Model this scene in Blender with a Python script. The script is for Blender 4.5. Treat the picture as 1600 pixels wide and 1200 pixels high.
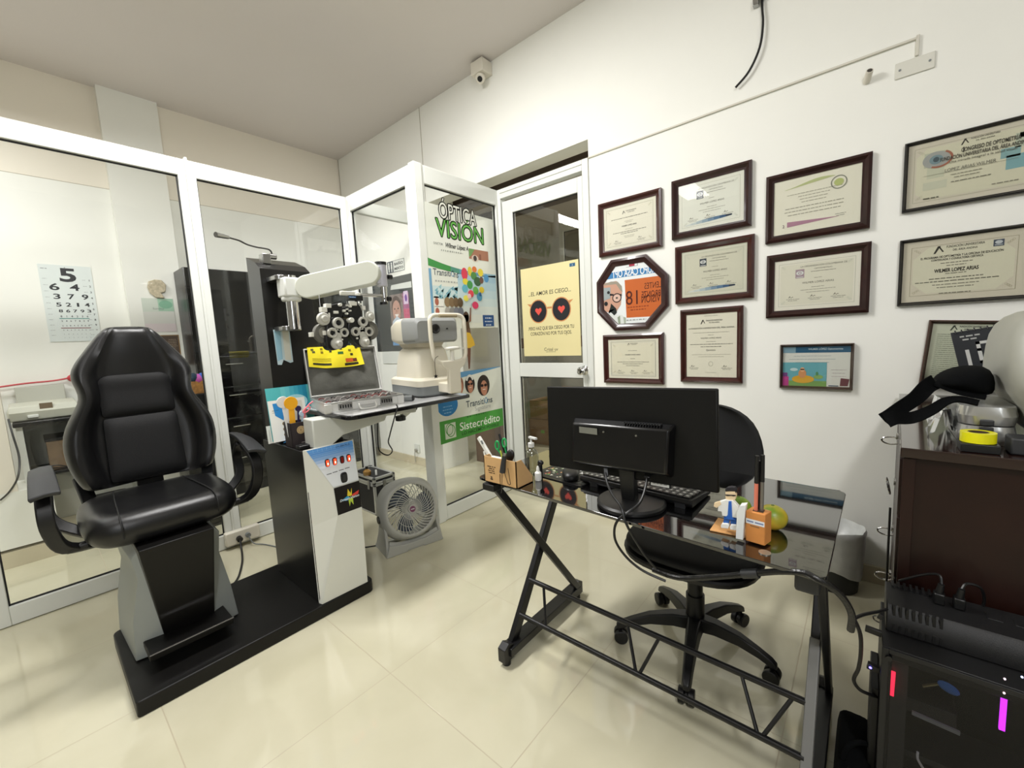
import bpy, bmesh, math, random
from mathutils import Vector, Matrix
random.seed(7)
C = bpy.context.scene.collection
for o in list(bpy.data.objects): bpy.data.objects.remove(o)
sc = bpy.context.scene

# ---------------------------------------------------------------- camera
H = 1.263                       # eye height in metres
FPX = 649.674                   # focal length in pixels of the 1600 px wide frame
AX = Matrix(((0.76029537, 0.03332266, -0.64872224),
             (0.64761577, -0.11644143, 0.7530174),
             (-0.0504456, -0.9926384, -0.11011016)))   # columns: image right, image down, forward
cam = bpy.data.objects.new('camera', bpy.data.cameras.new('camera'))
C.objects.link(cam)
cam.data.sensor_width = 36.0
cam.data.lens = FPX / 1600 * 36.0
cam.data.clip_start = 0.02
r_, d_, f_ = AX.col[0].normalized(), AX.col[1].normalized(), AX.col[2].normalized()
r_ = d_.cross(f_).normalized(); d_ = f_.cross(r_).normalized()
rot = Matrix((r_, -d_, -f_)).transposed().to_4x4()
cam.matrix_world = Matrix.Translation((0, 0, H)) @ rot
sc.camera = cam

# ---------------------------------------------------------------- exposure, world and lamps
vs = sc.view_settings
vs.view_transform = 'Standard'; vs.look = 'None'; vs.gamma = 1.0; vs.use_curve_mapping = False
vs.exposure = 0.24
w = bpy.data.worlds.new('world'); sc.world = w; w.use_nodes = True
w.node_tree.nodes['Background'].inputs[0].default_value = (0.9, 0.95, 1.0, 1)
w.node_tree.nodes['Background'].inputs[1].default_value = 0.25

def area(name, loc, size, power, col=(1, 0.96, 0.9), aim=None):
    l = bpy.data.lights.new(name, 'AREA'); l.shape = 'RECTANGLE'
    l.size, l.size_y = size; l.energy = power; l.color = col
    o = bpy.data.objects.new(name, l); C.objects.link(o); o.location = loc
    if aim is not None:
        o.rotation_euler = (Vector(aim) - Vector(loc)).to_track_quat('-Z', 'Y').to_euler()
    return o
area('ceiling_lamp_light', (-1.9, 0.75, 3.10), (0.3, 1.0), 60, (1, 0.985, 0.965), aim=(-1.92, 1.2, 0))
area('ceiling_lamp_light', (-1.9, -0.95, 3.10), (0.3, 0.9), 6, (1, 0.985, 0.965))
area('ceiling_lamp_light', (0.95, -0.75, 3.26), (0.3, 0.8), 54, (1, 0.99, 0.985), aim=(0.6, 0.6, 0.4))
area('corridor_lamp_light', (-3.62, -0.65, 3.02), (0.25, 1.0), 30, (1, 0.99, 0.985))
area('window_daylight', (1.55, -1.0, 1.7), (1.2, 1.6), 20, (0.88, 0.94, 1.0), aim=(-2, 0.2, 0.8))
area('far_room_fill_light', (-0.6, 4.3, 2.66), (0.8, 0.2), 60, (1, 0.98, 0.94))  # added fill, out of view, that lifts the dim far room
l = bpy.data.lights.new('passage_fill_spot', 'SPOT'); l.energy = 190; l.color = (1, 0.99, 0.98); l.spot_size = math.radians(52); l.spot_blend = 0.7; l.shadow_soft_size = 0.12  # added unseen spot that brightens the passage wall
o = bpy.data.objects.new('passage_fill_spot', l); C.objects.link(o); o.location = (-3.8, -0.5, 3.0)
o.rotation_euler = (Vector((-3.75, 2.5, 1.3)) - Vector(o.location)).to_track_quat('-Z', 'Y').to_euler()

# ---------------------------------------------------------------- pixel of the photo -> point on a real plane
def _dir(x, y):
    return AX @ Vector(((x - 800) / FPX, (y - 600) / FPX, 1.0))
def onZ(x, y, z=0.0):
    v = _dir(x, y); t = (z - H) / v.z; return Vector((v.x * t, v.y * t, z))
def onY(x, y, Y):
    v = _dir(x, y); t = Y / v.y; return Vector((v.x * t, Y, H + v.z * t))
def onX(x, y, X):
    v = _dir(x, y); t = X / v.x; return Vector((X, v.y * t, H + v.z * t))

# ---------------------------------------------------------------- materials
def lin(c):
    c = c / 255.0
    return c / 12.92 if c <= 0.04045 else ((c + 0.055) / 1.055) ** 2.4
def rgb(h):
    if isinstance(h, str):
        h = h.lstrip('#'); h = tuple(int(h[i:i + 2], 16) for i in (0, 2, 4))
    return tuple(lin(v) for v in h)
MATS = {}
def mat(name, col, rough=0.5, metal=0.0, spec=0.5, noise=0.0, nscale=40.0, bump=0.0, bscale=200.0,
        coat=0.0, emit=0.0, sheen=0.0, alpha=1.0):
    if name in MATS: return MATS[name]
    m = bpy.data.materials.new(name); m.use_nodes = True
    nt = m.node_tree; b = nt.nodes['Principled BSDF']
    c = rgb(col)
    b.inputs['Base Color'].default_value = (*c, 1)
    b.inputs['Roughness'].default_value = rough
    b.inputs['Metallic'].default_value = metal
    b.inputs['Specular IOR Level'].default_value = spec
    b.inputs['Coat Weight'].default_value = coat
    b.inputs['Coat Roughness'].default_value = 0.05
    if sheen: b.inputs['Sheen Weight'].default_value = sheen
    if alpha < 1: b.inputs['Alpha'].default_value = alpha
    if emit:
        b.inputs['Emission Color'].default_value = (*c, 1)
        b.inputs['Emission Strength'].default_value = emit
    if noise or bump:
        tc = nt.nodes.new('ShaderNodeTexCoord')
    if noise:
        n = nt.nodes.new('ShaderNodeTexNoise'); n.inputs['Scale'].default_value = nscale
        n.inputs['Detail'].default_value = 4
        nt.links.new(tc.outputs['Object'], n.inputs['Vector'])
        mr = nt.nodes.new('ShaderNodeMapRange')
        mr.inputs[1].default_value = 0.3; mr.inputs[2].default_value = 0.7
        mr.inputs[3].default_value = 1 - noise; mr.inputs[4].default_value = 1 + noise
        nt.links.new(n.outputs['Fac'], mr.inputs[0])
        mx = nt.nodes.new('ShaderNodeVectorMath'); mx.operation = 'SCALE'
        mx.inputs[0].default_value = c
        nt.links.new(mr.outputs[0], mx.inputs['Scale'])
        nt.links.new(mx.outputs[0], b.inputs['Base Color'])
    if bump:
        n2 = nt.nodes.new('ShaderNodeTexNoise'); n2.inputs['Scale'].default_value = bscale
        n2.inputs['Detail'].default_value = 3
        nt.links.new(tc.outputs['Object'], n2.inputs['Vector'])
        bp = nt.nodes.new('ShaderNodeBump'); bp.inputs['Strength'].default_value = bump
        bp.inputs['Distance'].default_value = 0.002
        nt.links.new(n2.outputs['Fac'], bp.inputs['Height'])
        nt.links.new(bp.outputs[0], b.inputs['Normal'])
    MATS[name] = m
    return m
def ink(col, rough=0.55):
    """a printed or painted flat colour"""
    if not isinstance(col, str): col = '%02x%02x%02x' % tuple(int(v) for v in col)
    return mat('print_' + col.lstrip('#'), col, rough, spec=0.3)
def glass_mat(name, tint, tr=1.0, r0=0.045, p=5.0, gain=0.9):
    if name in MATS: return MATS[name]
    m = bpy.data.materials.new(name); m.use_nodes = True
    nt = m.node_tree; nt.nodes.clear()
    out = nt.nodes.new('ShaderNodeOutputMaterial')
    t = nt.nodes.new('ShaderNodeBsdfTransparent'); c = rgb(tint)
    t.inputs[0].default_value = tuple(v * tr for v in c) + (1,)
    g = nt.nodes.new('ShaderNodeBsdfGlossy'); g.inputs['Roughness'].default_value = 0.0
    lw = nt.nodes.new('ShaderNodeLayerWeight'); lw.inputs[0].default_value = 0.5
    pw = nt.nodes.new('ShaderNodeMath'); pw.operation = 'POWER'; pw.inputs[1].default_value = p
    ma = nt.nodes.new('ShaderNodeMath'); ma.operation = 'MULTIPLY_ADD'
    ma.inputs[1].default_value = gain; ma.inputs[2].default_value = r0
    mx = nt.nodes.new('ShaderNodeMixShader')
    nt.links.new(lw.outputs['Facing'], pw.inputs[0]); nt.links.new(pw.outputs[0], ma.inputs[0])
    nt.links.new(ma.outputs[0], mx.inputs[0]); nt.links.new(t.outputs[0], mx.inputs[1])
    nt.links.new(g.outputs[0], mx.inputs[2]); nt.links.new(mx.outputs[0], out.inputs[0])
    MATS[name] = m; return m

# ---------------------------------------------------------------- mesh builder
def basis(axis):
    z = Vector(axis).normalized()
    x = z.cross(Vector((0, 0, 1)))
    if x.length < 1e-4: x = Vector((1, 0, 0))
    x.normalize(); y = z.cross(x)
    return x, y, z
class MB:
    """collects shapes into one mesh; every shape may carry its own material"""
    def __init__(s): s.bm = bmesh.new(); s.mats = []; s.T = Matrix.Identity(4)
    def mi(s, m):
        if m is None: return 0
        if m not in s.mats: s.mats.append(m)
        return s.mats.index(m)
    def face(s, vs, m=None):
        try: f = s.bm.faces.new(vs)
        except ValueError: return None
        f.material_index = s.mi(m); return f
    def v(s, p): return s.bm.verts.new(s.T @ Vector(p))
    def box(s, x0, x1, y0, y1, z0, z1, m=None):
        if x0 > x1: x0, x1 = x1, x0
        if y0 > y1: y0, y1 = y1, y0
        if z0 > z1: z0, z1 = z1, z0
        q = [s.v(p) for p in ((x0,y0,z0),(x1,y0,z0),(x1,y1,z0),(x0,y1,z0),(x0,y0,z1),(x1,y0,z1),(x1,y1,z1),(x0,y1,z1))]
        for f in ((3,2,1,0),(4,5,6,7),(0,1,5,4),(1,2,6,5),(2,3,7,6),(3,0,4,7)): s.face([q[i] for i in f], m)
        return s
    def bar(s, p0, p1, w, h, m=None, up=(0, 0, 1)):
        p0 = Vector(p0); p1 = Vector(p1); z = (p1 - p0).normalized(); u = Vector(up)
        x = z.cross(u)
        if x.length < 1e-4: x = Vector((1, 0, 0))
        x.normalize(); y = z.cross(x)
        q = []
        for p in (p0, p1):
            for a, b in ((-1,-1),(1,-1),(1,1),(-1,1)): q.append(s.v(p + x * a * w / 2 + y * b * h / 2))
        for f in ((3,2,1,0),(4,5,6,7),(0,1,5,4),(1,2,6,5),(2,3,7,6),(3,0,4,7)): s.face([q[i] for i in f], m)
        return s
    def loft(s, rings, m=None, caps=True, closed=False):
        R = [[s.v(p) for p in r] for r in rings]
        n = len(R[0]); k = len(R)
        for i in range(k if closed else k - 1):
            a, b = R[i], R[(i + 1) % k]
            for j in range(n): s.face([a[j], a[(j + 1) % n], b[(j + 1) % n], b[j]], m)
        if caps and not closed:
            s.face(list(reversed(R[0])), m); s.face(R[-1], m)
        return s
    def cyl(s, p0, p1, r0, r1=None, n=20, m=None, caps=True):
        if r1 is None: r1 = r0
        p0 = Vector(p0); p1 = Vector(p1); x, y, z = basis(p1 - p0)
        rr = []
        for p, r in ((p0, r0), (p1, r1)):
            rr.append([p + (x * math.cos(t) + y * math.sin(t)) * r for t in [2 * math.pi * i / n for i in range(n)]])
        return s.loft(rr, m, caps)
    def lathe(s, prof, o=(0, 0, 0), axis=(0, 0, 1), n=28, m=None, caps=True):
        """prof: list of (radius, height) along axis"""
        o = Vector(o); x, y, z = basis(axis)
        rr = [[o + z * h + (x * math.cos(t) + y * math.sin(t)) * max(r, 1e-5) for t in [2 * math.pi * i / n for i in range(n)]] for r, h in prof]
        return s.loft(rr, m, caps)
    def tube(s, pts, r, n=8, m=None, smooth=True, closed=False):
        P = [Vector(p) for p in pts]
        if smooth and len(P) > 2: P = catmull(P, 5, closed)
        x = None; rr = []
        k = len(P)
        for i, p in enumerate(P):
            if closed: t = P[(i + 1) % k] - P[i - 1]
            else: t = (P[min(i + 1, k - 1)] - P[max(i - 1, 0)])
            t.normalize()
            if x is None: x, y, _ = basis(t)
            else:
                x = x - t * x.dot(t)
                if x.length < 1e-5: x = basis(t)[0]
                x.normalize()
            y = t.cross(x)
            ri = r(i / (k - 1)) if callable(r) else r
            rr.append([p + (x * math.cos(a) + y * math.sin(a)) * ri for a in [2 * math.pi * j / n for j in range(n)]])
        return s.loft(rr, m, True, closed)
    def prism(s, pts, d, m=None):
        """pts: 3-D polygon, extruded by vector d"""
        d = Vector(d); a = [s.v(p) for p in pts]; b = [s.v(Vector(p) + d) for p in pts]
        n = len(a)
        s.face(list(reversed(a)), m); s.face(b, m)
        for i in range(n): s.face([a[i], a[(i + 1) % n], b[(i + 1) % n], b[i]], m)
        return s
    def ball(s, c, r, n=20, k=12, m=None, e=1.0):
        """ellipsoid, e<1 makes it boxier"""
        c = Vector(c)
        if not hasattr(r, '__len__'): r = (r, r, r)
        def sp(v): return math.copysign(abs(v) ** e, v)
        rings = []
        for i in range(1, k):
            ph = -math.pi / 2 + math.pi * i / k
            rings.append([c + Vector((r[0] * sp(math.cos(ph)) * sp(math.cos(t)), r[1] * sp(math.cos(ph)) * sp(math.sin(t)), r[2] * sp(math.sin(ph))))
                          for t in [2 * math.pi * j / n for j in range(n)]])
        R = [[s.v(p) for p in q] for q in rings]
        bt = s.v(c - Vector((0, 0, r[2]))); tp = s.v(c + Vector((0, 0, r[2])))
        for i in range(len(R) - 1):
            for j in range(n): s.face([R[i][j], R[i][(j + 1) % n], R[i + 1][(j + 1) % n], R[i + 1][j]], m)
        for j in range(n):
            s.face([R[0][(j + 1) % n], R[0][j], bt], m); s.face([R[-1][j], R[-1][(j + 1) % n], tp], m)
        return s
    def grid(s, P, m=None, thick=0.0):
        """P: rows of 3-D points -> surface, optionally given a thickness along its normals"""
        V = [[s.v(p) for p in row] for row in P]
        fs = []
        for i in range(len(V) - 1):
            for j in range(len(V[0]) - 1):
                f = s.face([V[i][j], V[i][j + 1], V[i + 1][j + 1], V[i + 1][j]], m)
                if f: fs.append(f)
        if thick:
            s.bm.normal_update()
            bmesh.ops.solidify(s.bm, geom=fs, thickness=thick)
        return s
    def build(s, name, m=None, parent=None, local=False, bevel=0.0, seg=2, sub=0, smooth=True, angle=35, **kw):
        bmesh.ops.recalc_face_normals(s.bm, faces=s.bm.faces) if kw.pop('recalc', True) else None
        me = bpy.data.meshes.new(name)
        if m is not None and not s.mats: s.mats = [m]
        if parent is None:
            if 'at' in kw: org = Vector(kw.pop('at'))
            else:
                xs = [v.co for v in s.bm.verts]
                lo = Vector([min(c[i] for c in xs) for i in range(3)]); hi = Vector([max(c[i] for c in xs) for i in range(3)])
                org = Vector(((lo.x + hi.x) / 2, (lo.y + hi.y) / 2, lo.z))
            s.bm.transform(Matrix.Translation(-org))
        elif not local:
            s.bm.transform(WM[parent.name].inverted())
        s.bm.to_mesh(me); s.bm.free()
        for q in s.mats: me.materials.append(q)
        o = bpy.data.objects.new(name, me); C.objects.link(o)
        if parent is None:
            o.location = org; WM[o.name] = Matrix.Translation(org)
        else:
            o.parent = parent; WM[o.name] = WM[parent.name].copy()
        if smooth:
            me.polygons.foreach_set('use_smooth', [True] * len(me.polygons))
            me.set_sharp_from_angle(angle=math.radians(angle))
        if bevel:
            b = o.modifiers.new('bevel', 'BEVEL'); b.width = bevel; b.segments = seg
            b.limit_method = 'ANGLE'; b.angle_limit = math.radians(40); b.harden_normals = False
        if sub:
            q = o.modifiers.new('sub', 'SUBSURF'); q.levels = sub; q.render_levels = sub
        for k in ('label', 'category', 'group', 'kind'):
            if kw.get(k): o[k] = kw[k]
        return o
def islands(bm):
    seen = set(); out = []
    for v in bm.verts:
        if v in seen: continue
        st = [v]; seen.add(v); grp = []
        while st:
            a = st.pop(); grp.append(a)
            for e in a.link_edges:
                o = e.other_vert(a)
                if o not in seen: seen.add(o); st.append(o)
        out.append(grp)
    return out
def pieces(mb, name, m=None, parent=None, **k):
    """every loose piece of the builder becomes a part of its own"""
    mb.bm.verts.ensure_lookup_table()
    out = []
    for grp in islands(mb.bm):
        q = MB(); q.mats = list(mb.mats); mp = {v: q.bm.verts.new(v.co) for v in grp}
        fs = set(f for v in grp for f in v.link_faces)
        for f in fs:
            g = q.bm.faces.new([mp[v] for v in f.verts]); g.material_index = f.material_index
        out.append(q.build(name, m, parent, **dict(k)))
    mb.bm.free()
    return out
WM = {}
def catmull(P, k=6, closed=False):
    out = []; n = len(P)
    for i in range(n if closed else n - 1):
        if closed: p0, p1, p2, p3 = P[i - 1], P[i], P[(i + 1) % n], P[(i + 2) % n]
        else: p0, p1, p2, p3 = P[max(i - 1, 0)], P[i], P[i + 1], P[min(i + 2, n - 1)]
        for j in range(k):
            t = j / k
            out.append(0.5 * ((2 * p1) + (-p0 + p2) * t + (2 * p0 - 5 * p1 + 4 * p2 - p3) * t * t + (-p0 + 3 * p1 - 3 * p2 + p3) * t ** 3))
    if not closed: out.append(P[-1])
    return out
def thing(name, label, cat, loc=(0, 0, 0), rotz=0.0, group=None, kind=None):
    o = bpy.data.objects.new(name, None); C.objects.link(o)
    o.empty_display_size = 0.05
    o.location = loc; o.rotation_euler = (0, 0, rotz)
    WM[o.name] = Matrix.Translation(loc) @ Matrix.Rotation(rotz, 4, 'Z')
    if label: o['label'] = label
    if cat: o['category'] = cat
    if group: o['group'] = group
    if kind: o['kind'] = kind
    return o
def dup(root, loc=None, rotz=None, label=None, mw=None):
    r = root.copy(); C.objects.link(r)
    if loc is not None: r.location = loc
    if rotz is not None: r.rotation_euler = (0, 0, rotz)
    if label: r['label'] = label
    for ch in list(root.children):
        c = ch.copy(); C.objects.link(c); c.parent = r
        for g in list(ch.children):
            d = g.copy(); C.objects.link(d); d.parent = c
    return r
# ---------------------------------------------------------------- flat printed sheets
_tc = {}
def text_mesh(body, bold, res=3):
    k = (body, bold)
    if k not in _tc:
        cu = bpy.data.curves.new('t', 'FONT'); cu.body = body; cu.size = 1.0; cu.resolution_u = res
        cu.offset = bold
        ob = bpy.data.objects.new('t', cu)
        me = bpy.data.meshes.new_from_object(ob)
        vs_ = [v.co.copy() for v in me.vertices]; fs_ = [tuple(p.vertices) for p in me.polygons]
        bpy.data.objects.remove(ob); bpy.data.curves.remove(cu); bpy.data.meshes.remove(me)
        _tc[k] = (vs_, fs_)
    return _tc[k]
class Sheet(MB):
    """a thin sheet with its print as flat faces a hair above it. o = lower-left corner, u/v = unit axes"""
    def __init__(s, o, u, v, step=0.0003):
        super().__init__(); s.o = Vector(o); s.u = Vector(u).normalized(); s.w = Vector(v).normalized()
        s.n = s.u.cross(s.w).normalized(); s.lay = 0; s.step = step
    def P(s, a, b, h=0.0): return s.o + s.u * a + s.w * b + s.n * h
    def base(s, a0, b0, a1, b1, t, m):
        q = [s.P(a0, b0, -t), s.P(a1, b0, -t), s.P(a1, b1, -t), s.P(a0, b1, -t)]
        return s.prism(q, s.n * t, m)
    def poly(s, pts, col, lay=1):
        m = col if not isinstance(col, (str, tuple)) else ink(col)
        s.face([s.v(s.P(a, b, s.step * lay)) for a, b in pts], m); return s
    def rect(s, a0, b0, a1, b1, col, lay=1): return s.poly([(a0, b0), (a1, b0), (a1, b1), (a0, b1)], col, lay)
    def ell(s, a, b, ra, rb, col, lay=1, n=24, t0=0, t1=360):
        pts = [(a + ra * math.cos(math.radians(t0 + (t1 - t0) * i / n)), b + rb * math.sin(math.radians(t0 + (t1 - t0) * i / n))) for i in range(n if t1 - t0 >= 360 else n + 1)]
        return s.poly(pts, col, lay)
    def ring(s, a, b, ra, rb, w, col, lay=1, n=28, t0=0, t1=360):
        for i in range(n):
            x = [math.radians(t0 + (t1 - t0) * (i + k) / n) for k in (0, 1)]
            s.poly([(a + ra * math.cos(x[0]), b + rb * math.sin(x[0])), (a + ra * math.cos(x[1]), b + rb * math.sin(x[1])),
                    (a + (ra - w) * math.cos(x[1]), b + (rb - w) * math.sin(x[1])), (a + (ra - w) * math.cos(x[0]), b + (rb - w) * math.sin(x[0]))], col, lay)
        return s
    def frame(s, a0, b0, a1, b1, w, col, lay=1):
        s.rect(a0, b0, a1, b0 + w, col, lay); s.rect(a0, b1 - w, a1, b1, col, lay)
        s.rect(a0, b0 + w, a0 + w, b1 - w, col, lay); s.rect(a1 - w, b0 + w, a1, b1 - w, col, lay); return s
    def text(s, body, a, b, size, col, lay=2, width=None, bold=0.0, al='c', mirror=False, slant=0.0, rot=0.0):
        vs_, fs_ = text_mesh(body, bold)
        if not vs_: return s
        x0 = min(v.x for v in vs_); x1 = max(v.x for v in vs_); y0 = min(v.y for v in vs_); y1 = max(v.y for v in vs_)
        k = size; kx = (width / (x1 - x0)) if width else k * 1.0
        cap = 0.7
        m = col if not isinstance(col, (str, tuple)) else ink(col)
        q = []
        cr, sr = math.cos(rot), math.sin(rot)
        for v in vs_:
            x = (v.x - (x0 + x1) / 2) * kx if al == 'c' else (v.x - x0) * kx if al == 'l' else (v.x - x1) * kx
            y = (v.y - cap / 2) * k
            x += slant * y
            if mirror: x = -x
            q.append(s.v(s.P(a + x * cr - y * sr, b + x * sr + y * cr, s.step * lay)))
        for f in fs_:
            try:
                fc = s.bm.faces.new([q[i] for i in f]); fc.material_index = s.mi(m)
            except ValueError: pass
        return s
    def lines(s, a, b, ws, gap, h, col, lay=2, al='c'):
        """rows of illegible small print"""
        for i, w_ in enumerate(ws):
            y = b - i * gap
            x0 = a - w_ / 2 if al == 'c' else a
            x = x0
            while x < x0 + w_ - 0.002:
                l = min(random.uniform(0.006, 0.02), x0 + w_ - x)
                s.rect(x, y - h / 2, x + l, y + h / 2, col, lay); x += l + h * 0.9
        return s
    def build(s, name, *a, **k):
        k.setdefault('smooth', False); k['recalc'] = False
        return super().build(name, *a, **k)

# ================================================================ THE ROOM
XB = -4.60; YR = 2.54; XP = -3.125; XS = -2.255; YS = 1.77; ZC = 3.34; ZT = 2.405
M_wall = mat('cream_wall_paint', (244, 241, 230), 0.75, spec=0.25, bump=0.12, bscale=90, noise=0.012, nscale=3)
M_wall2 = mat('white_wall_paint', (243, 243, 236), 0.7, spec=0.3, bump=0.12, bscale=90, noise=0.012, nscale=3)
M_beige = mat('warm_beige_wall_paint', (243, 236, 222), 0.75, spec=0.25, bump=0.12, bscale=90)
M_ceil = mat('greyish_ceiling_paint', (222, 216, 212), 0.85, spec=0.2, bump=0.15, bscale=120, noise=0.01, nscale=2)
M_alu = mat('white_lacquered_aluminium', (222, 224, 218), 0.32, spec=0.5)
M_gap = mat('black_rubber_gasket', (24, 24, 24), 0.6)
M_base = mat('beige_skirting_tile', (205, 195, 170), 0.2, spec=0.5, noise=0.03, nscale=8)
M_grout = mat('pale_grout', (168, 158, 132), 0.8)
M_glass = glass_mat('clear_window_glass', (252, 253, 252))
M_farw = mat('far_room_paint', (205, 202, 192), 0.8, noise=0.02, nscale=2)
M_dark = mat('dark_brown_stained_ceiling', (86, 74, 66), 0.8)

def tile_material():
    m = bpy.data.materials.new('polished_beige_porcelain'); m.use_nodes = True; nt = m.node_tree; L = nt.links
    b = nt.nodes['Principled BSDF']
    ge = nt.nodes.new('ShaderNodeNewGeometry'); sp = nt.nodes.new('ShaderNodeSeparateXYZ'); L.new(ge.outputs['Position'], sp.inputs[0])
    def mth(op, *a):
        n = nt.nodes.new('ShaderNodeMath'); n.operation = op
        for i, x in enumerate(a):
            if isinstance(x, (int, float)): n.inputs[i].default_value = x
            else: L.new(x, n.inputs[i])
        return n.outputs[0]
    def dist(ax, off):
        t = mth('DIVIDE', mth('SUBTRACT', sp.outputs[ax], off), 0.6)
        f = mth('FRACT', t)
        return mth('MINIMUM', f, mth('SUBTRACT', 1.0, f)), mth('FLOOR', t)
    dx, ix = dist(0, -1.3625); dy, iy = dist(1, 0.7755)
    d = mth('MINIMUM', dx, dy)
    j = mth('LESS_THAN', d, 0.0030)
    cell = nt.nodes.new('ShaderNodeCombineXYZ'); L.new(ix, cell.inputs[0]); L.new(iy, cell.inputs[1])
    wn = nt.nodes.new('ShaderNodeTexWhiteNoise'); L.new(cell.outputs[0], wn.inputs['Vector'])
    no = nt.nodes.new('ShaderNodeTexNoise'); no.inputs['Scale'].default_value = 1.7; no.inputs['Detail'].default_value = 5; no.inputs['Distortion'].default_value = 1.2
    L.new(ge.outputs['Position'], no.inputs['Vector'])
    cr = nt.nodes.new('ShaderNodeValToRGB')
    cr.color_ramp.elements[0].position = 0.3; cr.color_ramp.elements[0].color = (*rgb((200, 195, 168)), 1)
    cr.color_ramp.elements[1].position = 0.7; cr.color_ramp.elements[1].color = (*rgb((211, 206, 181)), 1)
    L.new(no.outputs['Fac'], cr.inputs[0])
    sc_ = nt.nodes.new('ShaderNodeVectorMath'); sc_.operation = 'SCALE'
    L.new(cr.outputs[0], sc_.inputs[0]); L.new(mth('MULTIPLY_ADD', wn.outputs[0], 0.04, 0.97), sc_.inputs['Scale'])
    mx = nt.nodes.new('ShaderNodeMix'); mx.data_type = 'RGBA'
    L.new(j, mx.inputs['Factor']); L.new(sc_.outputs[0], mx.inputs[6]); mx.inputs[7].default_value = (*rgb((186, 177, 152)), 1)
    L.new(mx.outputs[2], b.inputs['Base Color'])
    L.new(mth('MULTIPLY_ADD', j, 0.5, 0.07), b.inputs['Roughness'])
    b.inputs['Specular IOR Level'].default_value = 0.55
    bp = nt.nodes.new('ShaderNodeBump'); bp.inputs['Strength'].default_value = 0.25; bp.inputs['Distance'].default_value = 0.001; bp.invert = True
    L.new(j, bp.inputs['Height']); L.new(bp.outputs[0], b.inputs['Normal'])
    return m
M_floor = tile_material()
def S(mb, name, m=None, parent=None, **k):
    if parent is None: k['kind'] = 'structure'
    return mb.build(name, m, parent, **k)

S(MB().box(-4.75, 1.75, -2.75, 5.65, -0.1, 0), 'floor', M_floor, smooth=False)
S(MB().box(-4.75, 1.75, -2.75, YR + 0.001, ZC, ZC + 0.1), 'ceiling', M_ceil, smooth=False)
# right-hand wall with the opening for the door and side light
b = MB()
b.box(XB, -3.146, YR, YR + 0.15, 0, ZC, M_wall2)
b.box(-3.146, -1.432, YR, YR + 0.15, 2.52, ZC, M_wall2)
b.box(-1.432, 1.6, YR, YR + 0.15, 0, ZC, M_wall2)
b.box(-3.33, -3.146, YR + 0.15, YR + 0.36, 0, 2.75, M_wall2)
S(b, 'wall_right', None, smooth=False)
# far wall behind the glass partition: beige above the seam, white below, with a shallow pier
b = MB()
b.box(XB - 0.15, XB, -2.75, 5.65, 2.59, ZC, M_beige)
b.box(XB - 0.15, XB + 0.004, -2.75, 5.65, 0, 2.585, M_wall2)
b.box(XB - 0.15, XB, -2.75, 5.65, 2.585, 2.59, M_grout)
b.box(XB, XB + 0.06, 0.592, 0.955, 0, ZC, M_wall2)
S(b, 'wall_back', None, smooth=False)
S(MB().box(XB - 0.15, 1.75, -2.75, -2.6, 0, ZC), 'wall_left', mat('shop_side_paint', (150, 147, 140), .7), smooth=False)
S(MB().box(1.6, 1.75, -2.75, 5.65, 0, ZC), 'wall_front', mat('shop_side_paint', (150, 147, 140), .7), smooth=False)
S(MB().box(XB, 1.6, 5.5, 5.65, 0, 2.9), 'wall_far', M_farw, smooth=False)
S(MB().box(XB, 1.6, YR + 0.15, 5.5, 2.75, 2.9), 'ceiling_far', mat('far_ceiling_paint', (190, 182, 174), 0.85), smooth=False)
# dropped beams of the far room
b = MB()
b.box(XB, 1.6, 2.95, 3.15, 2.60, 2.75); b.box(XB, 1.6, 3.75, 3.9, 2.66, 2.75)
S(b, 'trim_1', M_dark, smooth=False)
# low wall and stub seen behind the left pane
b = MB()
b.box(-4.35, -4.0, -1.6, 0.02, 0.12, 0.47, M_wall2); b.box(-4.35, -3.995, -1.6, 0.026, 0.0, 0.10, M_base)
b.box(-4.10, -4.0, -1.6, -0.12, 0.47, 1.25, M_beige)
S(b, 'wall_low', None, smooth=False)
# skirting
b = MB(); b.box(-1.43, 1.6, YR - 0.012, YR, 0, 0.085)
S(b, 'baseboard_right', M_base, bevel=0.002)
b = MB(); b.box(XB, -3.15, YR - 0.012, YR, 0, 0.085); S(b, 'baseboard_corridor', M_base, bevel=0.002)
b = MB(); b.box(XB + 0.004, XB + 0.016, -2.6, 0.59, 0, 0.085); S(b, 'baseboard_back', M_base, bevel=0.002)
# thin ledge where the wall lining ends
b = MB(); b.box(-1.43, 0.112, YR - 0.010, YR, 2.399, 2.409); b.box(0.107, 0.118, YR - 0.010, YR, 2.335, 2.415)
S(b, 'trim_2', mat('wall_ledge_paint', (214, 211, 198), 0.6), bevel=0.002)
b = MB(); b.box(-3.117, -3.111, YR - 0.003, YR, 2.52, ZC); b.box(-4.596, -4.59, YR - 0.004, YR, 0, ZC)
S(b, 'trim_3', mat('joint_and_corner_shade_line', (176, 170, 155), 0.8), smooth=False)  # wall seam strip, plus a corner strip whose colour paints in the shade

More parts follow.
